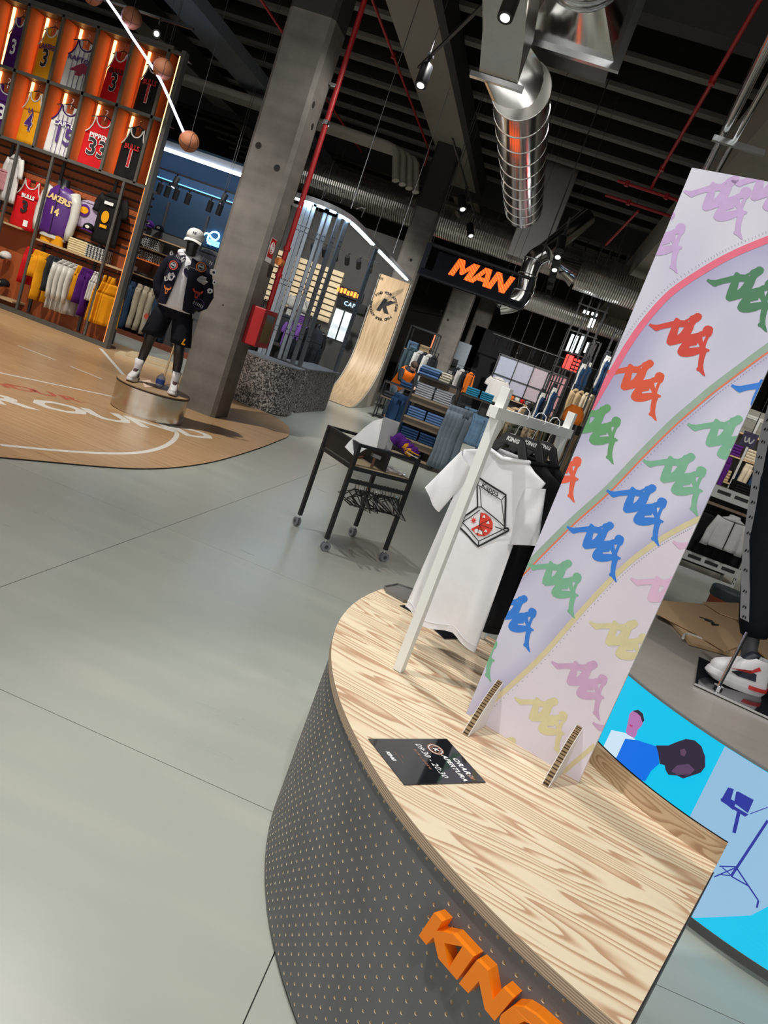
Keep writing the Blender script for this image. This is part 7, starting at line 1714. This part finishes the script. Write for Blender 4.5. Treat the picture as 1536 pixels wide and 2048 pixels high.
# black wall and framed light panels
BW = mat('black_wall', (.006, .007, .010), .7)
struct(MB().box(-2.62, -1.0, 30, 30.3, 0, 3.62).build('wall_black', BW))
sp2 = thing('steel_partition', 'tall pale steel panel with dark shelves left of the black wall', 'panel', (-2.6, 28, 0))
MB().box(-2.95, -2.34, 28, 28.04, 0, 2.76).build('steel_sheet', mat('panel_steel', (.32, .37, .42), .35, .6), sp2, world=True)
MB().box(-2.98, -2.6, 27.8, 28.0, .3, 2.1).build('dark_shelf_back', BLACK, sp2, world=True)
for k in range(5): MB().box(-2.98, -2.6, 27.6, 27.8, .49+.34*k, .52+.34*k).build('dark_shelf', BLACK, sp2, world=True)
for k in range(5): fold_stack((-2.79, 27.7, .52+.34*k), 2, .3, .16, .05, [(CHC, WHC, C['red'], GF, CHC)[k]], ('charcoal', 'white', 'red', 'grey', 'black')[k]+' folded garment on the dark shelf beside the steel panel', group='stacks by the steel panel')
pw = thing('framed_panel_display', 'rear display wall of grey-blue panels in a black grid', 'display wall', (0, 27, 0))
MB().box(-1.25, 1.3, 27.1, 27.2, 0, 2.8).build('wall_board', mat('panel_board', (.2, .2, .22), .7), pw, world=True)
gx = [-1.20, -.55, .05, .66, 1.25]; gz = [.1, .85, 1.6, 2.08, 2.76]
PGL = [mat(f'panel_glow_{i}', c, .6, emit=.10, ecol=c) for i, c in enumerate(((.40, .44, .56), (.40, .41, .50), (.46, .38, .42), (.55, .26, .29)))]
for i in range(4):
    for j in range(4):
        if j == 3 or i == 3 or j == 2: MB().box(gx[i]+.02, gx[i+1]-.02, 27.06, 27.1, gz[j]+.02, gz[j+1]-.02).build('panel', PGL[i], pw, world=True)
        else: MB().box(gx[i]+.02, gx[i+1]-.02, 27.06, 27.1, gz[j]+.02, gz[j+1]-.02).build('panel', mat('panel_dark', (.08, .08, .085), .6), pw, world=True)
for x in gx: MB().box(x-.02, x+.02, 27.0, 27.06, 0, 2.8).build('grid_bar', BLACK, pw, world=True)
for z in gz: MB().box(-1.22, 1.27, 27.0, 27.06, z-.02, z+.02).build('grid_bar', BLACK, pw, world=True)
MB().box(-.5, 1.0, 26.6, 27.0, 1.40, 1.43).build('wood_shelf', SHW_, pw, world=True)
for k in range(6): fold_stack((-.30+.2*k, 26.8, 1.43), 1, .15, .2, .14, [(ORC, WHC, C['red'], GF, TANC, CHC)[k]], ('orange', 'white', 'red', 'grey', 'tan', 'charcoal')[k]+' box on the wooden shelf of the panel wall', 'box', name='shelf_box')
hang_thing((-.92, 26.4, 2.0), 'tee', .62, .85, WHC, 'off-white tee on a bust in front of the panel wall', 't-shirt', .1, .1)
hang_thing((.62, 25.6, 1.62), 'jacket', .62, .9, C['black'], 'black jacket on a stand in front of the panel wall', 'jacket', -.2, .12)
hang_thing((.02, 25.9, 1.25), 'jacket', .6, .8, TANC, 'tan and black jacket under the shelf of the panel wall', 'jacket', .1, .1)
hang_thing((.18, 25.8, 1.22), 'jacket', .4, .7, CHC, 'charcoal jacket next to the tan one under the panel wall shelf', 'jacket', .1, .1)
for x, y, z in ((-.92, 26.45, 1.95), (.62, 25.65, 1.6), (.02, 25.95, 1.2)): 
    t = thing('bust_stand', ('thin stand carrying the off-white tee', 'thin stand carrying the black jacket', 'thin stand carrying the tan jacket')[[-.92, .62, .02].index(x)], 'stand', (x, y, 0)); MB().cyl((x, y, 0), (x, y, z), .02, n=8).lathe([(0, 0), (.16, 0), (.16, .02), (0, .02)], (x, y, 0), 18).build('pole', BLACK, t, world=True)
for k in range(5):
    x = -.7+.45*k; t = thing('steel_rod', ORD[k]+' thin steel rod above the framed panel wall', 'rod', (x, 27.15, 2.8)); MB().cyl((x, 27.15, 2.8), (x, 27.15, 7.9), .02, n=8).build('rod_shaft', ZINC, t, world=True)
# racks to the right of the wooden panel
ru = frame_unit('open_rack', -3.5, -2.7, 20.9, 21.5, 2.45, (.4, .9, 1.35, 1.8), 'tall open black rack of goods right of the wooden panel', sm=SHW_)
for k, (x, z, m, nm) in enumerate(((-3.3, 1.8, JL, 'pale blue'), (-3.3, 1.35, C['red'], 'red'), (-3.3, .9, TQ, 'aqua'), (-2.95, 1.8, TANC, 'tan'), (-2.95, 1.35, WHC, 'white'), (-2.95, .4, CHC, 'charcoal'))): fold_stack((x, 21.1, z), 4, .28, .3, .06, [m], f'{nm} folded garment on the tall open rack', group=f'{nm} stack on the open rack')
floor_rack((-3.25, 20.2, 0), (-2.45, 20.3, 0), 1.95, [('jacket', .5, .95, DTEAL, 'dark teal jacket')]*2+[('jacket', .45, .9, WHC, 'white patterned shirt'), ('jacket', .45, .9, CHC, 'black shirt'), ('jacket', .45, .9, WHC, 'white shirt'), ('jacket', .45, .9, CHC, 'black jacket')], 'black rack of dark jackets behind the worker in the orange vest', group='jackets behind the worker', word='rack behind the worker')
floor_rack((-2.2, 23.5, 0), (-1.6, 23.6, 0), 1.9, [('jacket', .45, .9, CHC, 'black coat'), ('jacket', .45, .9, WHC, 'white coat'), ('jacket', .45, .9, CHC, 'dark coat'), ('jacket', .45, .7, ORC, 'orange jacket')], 'black rack of coats beside the slim column', group='coats by the slim column', word='coat rack by the slim column')
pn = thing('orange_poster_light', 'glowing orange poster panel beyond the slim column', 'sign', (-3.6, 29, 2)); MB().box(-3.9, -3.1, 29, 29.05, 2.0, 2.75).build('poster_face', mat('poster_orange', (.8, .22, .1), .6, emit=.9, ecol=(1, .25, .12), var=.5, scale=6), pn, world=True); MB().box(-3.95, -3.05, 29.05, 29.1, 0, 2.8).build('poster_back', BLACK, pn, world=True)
# inside the shop behind the studs
struct(MB().box(-10.5, -4.7, 22.0, 22.2, 0, 4.6).build('wall_inner', mat('inner_grey', (.085, .085, .082), .8)))
sw = thing('slat_display', 'wall of warmly self-glowing pale wooden slats seen between the metal studs', 'slat wall', (-6.8, 22, 0))
WARM = mat('glowing_slat', (.72, .60, .40), .6, var=.08, emit=.22, ecol=(1, .78, .48))  # warm light put into the slats as a faint glow of their own
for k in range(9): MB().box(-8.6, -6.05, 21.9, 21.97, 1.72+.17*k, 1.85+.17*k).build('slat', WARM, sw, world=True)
for (bd_, c_, e_, x, y, z, sz, lab) in (('FUTURE', (1, .2, .02), (1, .16, .02), -5.74, 21.9, 2.72, .17, 'orange lit sign of blurred blocks inside the shop behind the studs'), ('CAPS', (.5, .8, 1), (.3, .65, 1), -5.55, 21.88, 2.42, .17, 'pale blue lit lettering below the orange sign behind the studs')):
    me = text_mesh(bd_, sz, m=mat('lit_'+bd_, c_, .5, emit=3, ecol=e_), spacing=1.15)
    t = thing('lit_sign', lab, 'sign', (x, y, z))
    if bd_ == 'CAPS': link('letters', me, t, rot=(PI/2, 0, 0))
    else:
        for k in range(7): MB().box(-.36+.105*k, -.29+.105*k, -.01, .01, -.05-.02*(k % 2), .06+.015*(k % 3)).build('light_block', mat('lit_'+bd_, c_, .5, emit=3, ecol=e_), t)
    MB().box(-.45, .45, .02, .05, -.13, .13).build('sign_board', BLACK, t)
wp = thing('white_light_panel', 'bright white backlit panel behind the metal studs', 'light panel', (-5.62, 21.9, 1.4)); MB().box(-5.95, -5.40, 21.93, 22.0, 1.35, 2.2).build('panel_face', mat('white_panel', (.7, .75, .75), .6, emit=.55, ecol=(.85, .95, 1)), wp, world=True)
MB().box(-5.70, -5.66, 21.91, 21.93, 1.35, 2.2).build('panel_bar', BLACK, wp, world=True)
gu = frame_unit('inner_rack', -7.6, -6.2, 20.6, 21.1, 1.75, (.25, .8, 1.45), 'black rack inside the shop behind the studs', sm=DWOOD)
fold_stack((-6.45, 20.8, 1.45), 5, .34, .3, .045, [cloth('violet', (.16, .07, .30))], 'violet folded tee on the inner rack behind the studs', 't-shirt', group='violet stack behind the studs')
for k in range(3): hang_thing((-6.55+.2*k, 20.4, 1.42), 'tee', .46, .72, cloth('violet', (.16, .07, .30)), ORD[k]+' violet tee hanging on the inner rack behind the studs', 't-shirt', .9, .04, 'violet tees behind the studs')
for k in range(3): hang_thing((-6.02+.12*k, 20.5, 1.40), 'jacket', .44, .8, (WHC, CHC, WHC)[k], ORD[k]+' pale or dark jacket next to the violet tees behind the studs', 'jacket', 1.1, .04, 'jackets behind the studs')
for k in range(3): hang_thing((-7.3+.25*k, 20.4, 1.55), 'jacket', .46, .8, (CHC, cloth('green', (.10, .28, .16)), CHC)[k], ORD[k]+' jacket from the fire pipe on the inner rack behind the studs', 'jacket', .4, .05, 'jackets near the fire pipe')
hang_thing((-7.05, 21.86, 2.2), 'tee', .6, 1.0, WHC, 'long white tee pinned on the slat wall behind the studs', 't-shirt', 0, .04)
for k, (x, y) in enumerate(((-5.35, 18.6), (-5.0, 17.4))):
    J2 = {'p': ((0, 0, .95), .12), 'c': ((0, 0, 1.32), (.17, .12)), 'n': ((0, 0, 1.52), .055), 'h': ((0, 0, 1.64), .09), 'hl': ((-.1, 0, .88), .09), 'kl': ((-.12, 0, .5), .065), 'al': ((-.14, 0, .0), .05), 'hr': ((.1, 0, .88), .09), 'kr': ((.12, 0, .5), .065), 'ar': ((.14, 0, .0), .05), 'sl': ((-.2, 0, 1.42), .07), 'el': ((-.27, .02, 1.15), .055), 'wl': ((-.25, -.05, .9), .04), 'sr': ((.2, 0, 1.42), .07), 'er': ((.27, .02, 1.15), .055), 'wr': ((.25, -.05, .9), .04)}
    E2 = [('p', 'c'), ('c', 'n'), ('n', 'h'), ('p', 'hl'), ('hl', 'kl'), ('kl', 'al'), ('p', 'hr'), ('hr', 'kr'), ('kr', 'ar'), ('c', 'sl'), ('sl', 'el'), ('el', 'wl'), ('c', 'sr'), ('sr', 'er'), ('er', 'wr')]
    t = thing('dark_mannequin', ('black clothed mannequin behind the single stud', 'dark mannequin just left of the wooden panel')[k], 'mannequin', (x, y, 0), .3); link('figure', body_mesh('figure', J2, E2, SKN), t)
    MB().loft([ring((0, 0, z), (hw, 0, 0), (0, .15, 0), 18) for z, hw in ((.85, .22), (1.1, .22), (1.35, .22), (1.48, .12))]).build('dark_coat', CHC, t, smooth='all')
floor_rack((-5.3, 16.4, 0), (-4.4, 16.2, 0), 1.2, [('trousers', .3, .9, CHC, 'charcoal trousers')]*5, 'low rack of charcoal trousers behind the terrazzo bases', group='charcoal trousers behind the terrazzo', word='low rack behind the terrazzo')
# ---- people working at a trolley
tro = frame_unit('garment_trolley', -3.12, -2.45, 17.7, 18.05, .92, (.55, .90), 'black metal trolley of clothes in front of the worker in the orange vest', 'trolley', sm=DWOOD)
fold_stack((-2.62, 17.85, .92), 2, .28, .26, .06, [JN], 'navy garments on the trolley of the worker', group='navy garments on the trolley')
fold_stack((-2.9, 17.85, .55), 2, .3, .26, .07, [CHC], 'dark garments on the lower trolley shelf', group='dark garments low on the trolley')
def person(x, y, yaw, label, top, J, hair, trousers, vest=None, skin=None):
    t = thing('person', label, 'person', (x, y, 0), yaw)
    E3 = [('p', 's'), ('s', 'c'), ('c', 'n'), ('n', 'j'), ('j', 'h'), ('p', 'hl'), ('hl', 'kl'), ('kl', 'al'), ('al', 'tl'), ('p', 'hr'), ('hr', 'kr'), ('kr', 'ar'), ('ar', 'tr'), ('c', 'sl'), ('sl', 'el'), ('el', 'wl'), ('c', 'sr'), ('sr', 'er'), ('er', 'wr')]
    for s in ('l', 'r'):
        w_ = V(J['w'+s][0]); e_ = V(J['e'+s][0]); d = (w_-e_).normalized(); sd = d.cross(V((0, 0, 1))).normalized()
        J['m'+s] = (w_+d*.05, (.030, .018)); E3.append(('w'+s, 'm'+s))
        for k in range(4): J[f'f{k}{s}'] = (w_+d*(.10+.012*(1.5-abs(k-1.5)))+sd*(.018*(k-1.5))+V((0, 0, -.02)), .008); E3.append(('m'+s, f'f{k}{s}'))
        J['t'+s+'h'] = (w_+d*.05+sd*.045*(1 if s == 'l' else -1)+V((0, 0, -.012)), .009); E3.append(('w'+s, 't'+s+'h'))
    link('body', body_mesh('body', J, E3, skin), t)
    P = lambda k: V(J[k][0])
    dv = (P('c')-P('p')).normalized(); sd = V((1, 0, 0)); fr = sd.cross(dv)
    def ringat(q, a, b): return ring(q, sd*a, fr*b, 18, .03, q.z*9)
    MB().loft([ringat(P('p')-dv*.05, .19, .14), ringat(P('p').lerp(P('c'), .35), .19, .14), ringat(P('p').lerp(P('c'), .75), .21, .15), ringat(P('c')+dv*.08, .18, .12), ringat(P('c')+dv*.15, .09, .085)]).build('shirt', top, t, smooth='all')
    for s in ('l', 'r'): MB().loft(limb([P('s'+s), P('s'+s).lerp(P('e'+s), .5), P('e'+s), P('e'+s).lerp(P('w'+s), .6), P('w'+s)], [.075, .068, .058, .052, .042], 12, .04)).build('sleeve', top, t, smooth='all')
    if vest: MB().loft([ringat(P('p')-dv*.10, .205, .155), ringat(P('p').lerp(P('c'), .35), .202, .155), ringat(P('p').lerp(P('c'), .8), .215, .165), ringat(P('c')+dv*.02, .215, .165), ringat(P('c')+dv*.10, .17, .14)]).build('vest', vest, t, smooth='all')
    for s in ('l', 'r'): MB().loft(limb([P('h'+s)+V((0, 0, .06)), P('h'+s), P('h'+s).lerp(P('k'+s), .6), P('k'+s), P('k'+s).lerp(P('a'+s), .6), P('a'+s)], [.10, .105, .088, .075, .066, .06], 14, .03)).build('trouser_leg', trousers, t, smooth='all')
    h = P('h'); j = P('j'); ud = (h-j).normalized(); fw_ = ud.cross(sd).normalized(); fw_ = fw_ if fw_.y < 0 else -fw_
    MB().sphere(h+ud*.03-fw_*.02, .098, 16, 10, (.9, 1.05, .95)).build('hair', hair, t, smooth='all')
    MB().sphere(j+fw_*.085+ud*.035, .014, 8, 6).build('nose', skin, t, smooth='all')
    for s in (-1, 1):
        MB().sphere(j+fw_*.072+ud*.065+sd*.03*s, .009, 8, 6).build('eye', PRINTB, t); MB().sphere(j+ud*.045+sd*.078*s, .02, 8, 6, (.4, .7, 1)).build('ear', skin, t)
    MB().beam(j+fw_*.074-ud*.005-sd*.02, j+fw_*.074-ud*.005+sd*.02, .008, .006).build('mouth', mat('lips', (.4, .13, .11), .6), t)
    for s in ('l', 'r'): MB().loft([ring(P('a'+s)+V((0, .04, -.05)), (.05, 0, 0), (0, .05, 0), 12), ring(P('a'+s)+V((0, -.03, -.05)), (.05, 0, 0), (0, .12, 0), 12), ring(P('a'+s)+V((0, -.02, .0)), (.045, 0, 0), (0, .06, 0), 12)]).build('shoe', PRINTB, t, smooth=True)
    return t
SK1 = mat('skin', (.58, .36, .27), .55, var=.06); HR1 = mat('hair_brown', (.07, .04, .025), .7); HR2 = mat('hair_black', (.012, .01, .01), .6)
def bent(lean, hd):   # joints of a figure bending forward (towards -y)
    return {'p': ((0, .05, .92), .12), 's': ((0, -.05, 1.08), .12), 'c': ((0, -.05-lean, 1.24), (.16, .12)), 'n': ((0, -.12-lean, 1.35), .052), 'j': ((0, -.20-lean, 1.39-hd), (.066, .07)), 'h': ((0, -.22-lean, 1.46-hd), (.08, .088)),
            'hl': ((-.1, .05, .86), .09), 'kl': ((-.11, -.02, .48), .062), 'al': ((-.12, .05, .09), .042), 'tl': ((-.13, -.08, .04), .035), 'hr': ((.1, .05, .86), .09), 'kr': ((.12, .0, .48), .062), 'ar': ((.13, .08, .09), .042), 'tr': ((.14, -.05, .04), .035),
            'sl': ((-.19, -.07-lean, 1.28), .06), 'el': ((-.24, -.16-lean, 1.05), .045), 'wl': ((-.12, -.34-lean, .98), .03), 'sr': ((.19, -.07-lean, 1.28), .06), 'er': ((.25, -.18-lean, 1.04), .045), 'wr': ((.12, -.36-lean, .97), .03)}
VEST = cloth('hi_vis_orange', (.85, .17, .015), .6, emit=.06, ecol=(1, .2, .02))
person(-2.88, 18.45, .75, 'person in an orange hi-vis vest bending over the clothes trolley', CHC, bent(.10, .02), HR1, GBL, VEST, SK1)
person(-2.12, 18.85, -.5, 'person in dark clothes bending beside the worker in the orange vest', C['black'], bent(.14, .06), HR2, C['black'], None, SK1)
# ================================================================ RACK AND CLOTHES TO THE RIGHT OF THE BOARD
WM = mat('rack_pale', (.42, .43, .42), .5); YG = 11.75
gr_ = thing('pale_metal_gondola', 'pale perforated metal rack with a white zip jacket right of the printed board', 'clothes rack', (3.6, YG, 0))
for x in (3.12, 3.98):
    for y in (YG, YG+.6): MB().box(x-.02, x+.02, y-.02, y+.02, 0, 1.40).build('post', WM, gr_, world=True)
    for k in range(22): MB().box(x-.006, x+.006, YG-.024, YG-.019, .1+.06*k, .125+.06*k).build('post_slot', PRINTB, gr_, world=True)
MB().box(3.10, 4.0, YG-.03, YG+.02, 0, .08).build('base_bar', WM, gr_, world=True); MB().box(3.1, 4.0, YG-.03, YG-.01, .20, .34).build('slotted_panel', WM, gr_, world=True); MB().box(3.1, 4.0, YG-.03, YG-.01, 1.22, 1.40).build('slotted_panel', WM, gr_, world=True)
for k in range(3):
    for z in (.25, 1.30): MB().box(3.2+.26*k, 3.4+.26*k, YG-.034, YG-.029, z, z+.05).build('panel_slot', PRINTB, gr_, world=True)
MB().box(3.1, 4.0, YG, YG+.6, 1.10, 1.14).build('wood_shelf', DWOOD, gr_, world=True); MB().box(3.12, 3.98, YG+.58, YG+.6, .1, 1.4).build('rear_panel', mat('gondola_dark', (.03, .03, .032), .7), gr_, world=True)
fold_stack((3.62, YG+.25, 1.40), 4, .34, .34, .04, [C['black']], 'black folded jumper on top of the pale metal rack', 'jumper', group='black stack on the pale rack')
MB().box(3.1, 4.0, YG, YG+.6, 1.385, 1.40).build('top_shelf', DWOOD, gr_, world=True)
wj = thing('white_zip_jacket', 'white zip jacket hanging on the front of the pale metal rack', 'jacket', (3.56, YG-.12, 1.04), .1)
link('jacket_body', garment_mesh('tee', .46, .50, cloth('zip_white', (.50, .50, .50)), dep=.07, sl=.42), wj); MB().box(-.006, .006, -.09, -.075, -.49, -.05).build('zip', PRINTB, wj)
MB().loft([ring((0, 0, z), (r_, 0, 0), (0, r_*.7, 0), 14) for z, r_ in ((-.03, .10), (.03, .08))], cap=False).build('collar', cloth('zip_white', (.50, .50, .50)), wj)
for k in range(4): hang_thing((3.25+.2*k, YG+.15+.05*k, 1.05), 'jacket', .44, .75, C['black'], ORD[k]+' black jacket hanging inside the pale metal rack', 'jacket', .2, .06, 'black jackets in the pale rack')
fr2 = frame_unit('far_shelving', 3.85, 6.2, 15.0, 15.5, 2.75, (.4, .9, 1.45, 1.95, 2.4), 'tall pale framed shelving of clothes behind the pale metal rack', m=WM, sm=SHW_)
for x in (4.25, 4.65, 5.05): MB().box(x-.02, x+.02, 14.97, 15.01, 0, 2.75).build('post', WM, fr2, world=True)
MB().box(3.85, 6.2, 15.5, 15.55, 0, 2.9).build('rear_panel', mat('far_panel', (.20, .20, .18), .7), fr2, world=True)
for k, (x, z, m, nm) in enumerate(((4.05, 1.95, C['purple'], 'purple'), (4.05, 1.45, TANC, 'tan'), (4.45, 1.95, BEI, 'beige'), (4.45, 1.45, JN, 'navy'), (4.85, 1.95, JL, 'light blue'), (4.85, 1.45, WHC, 'white'), (4.05, .9, JB, 'blue'), (4.45, .9, CHC, 'charcoal'), (4.85, .9, TAUPE, 'brown'))): fold_stack((x, 15.2, z), 4, .30, .34, .055, [m], f'{nm} folded garment on the far shelving beyond the pale metal rack', group=f'{nm} stack on the far shelving')
for k, (x, m, nm) in enumerate(((4.0, C['purple'], 'purple'), (4.4, BEI, 'beige'), (4.6, JN, 'navy'), (4.8, TANC, 'tan'))): hang_thing((x, 14.9, 1.9), 'trousers', .24, .95, m, f'{nm} trousers hanging on the front of the far shelving', 'trousers', .6, .04)
ps = thing('price_sign', 'small purple sign with a white wavy mark hanging right of the printed board', 'sign', WY(1497, 881, 9.0))
p = WY(1497, 881, 9.0); MB().box(p.x-.08, p.x+.08, 8.99, 9.0, p.z-.07, p.z+.09).build('sign_card', mat('sign_violet', (.06, .05, .12), .5), ps, world=True)
MB().tube(smooth_path([V((p.x+dx, 8.986, p.z+dz)) for dx, dz in ((-.05, .03), (-.04, -.02), (-.015, -.02), (-.005, .03), (.01, -.02), (.035, -.02), (.05, .03))], 4), .008, 6).build('white_mark', PRINTW, ps, world=True)
MB().cyl((p.x, 9.0, p.z+.08), (p.x, 9.0, 7.9), .004, n=6).build('wire', DARK, ps, world=True)
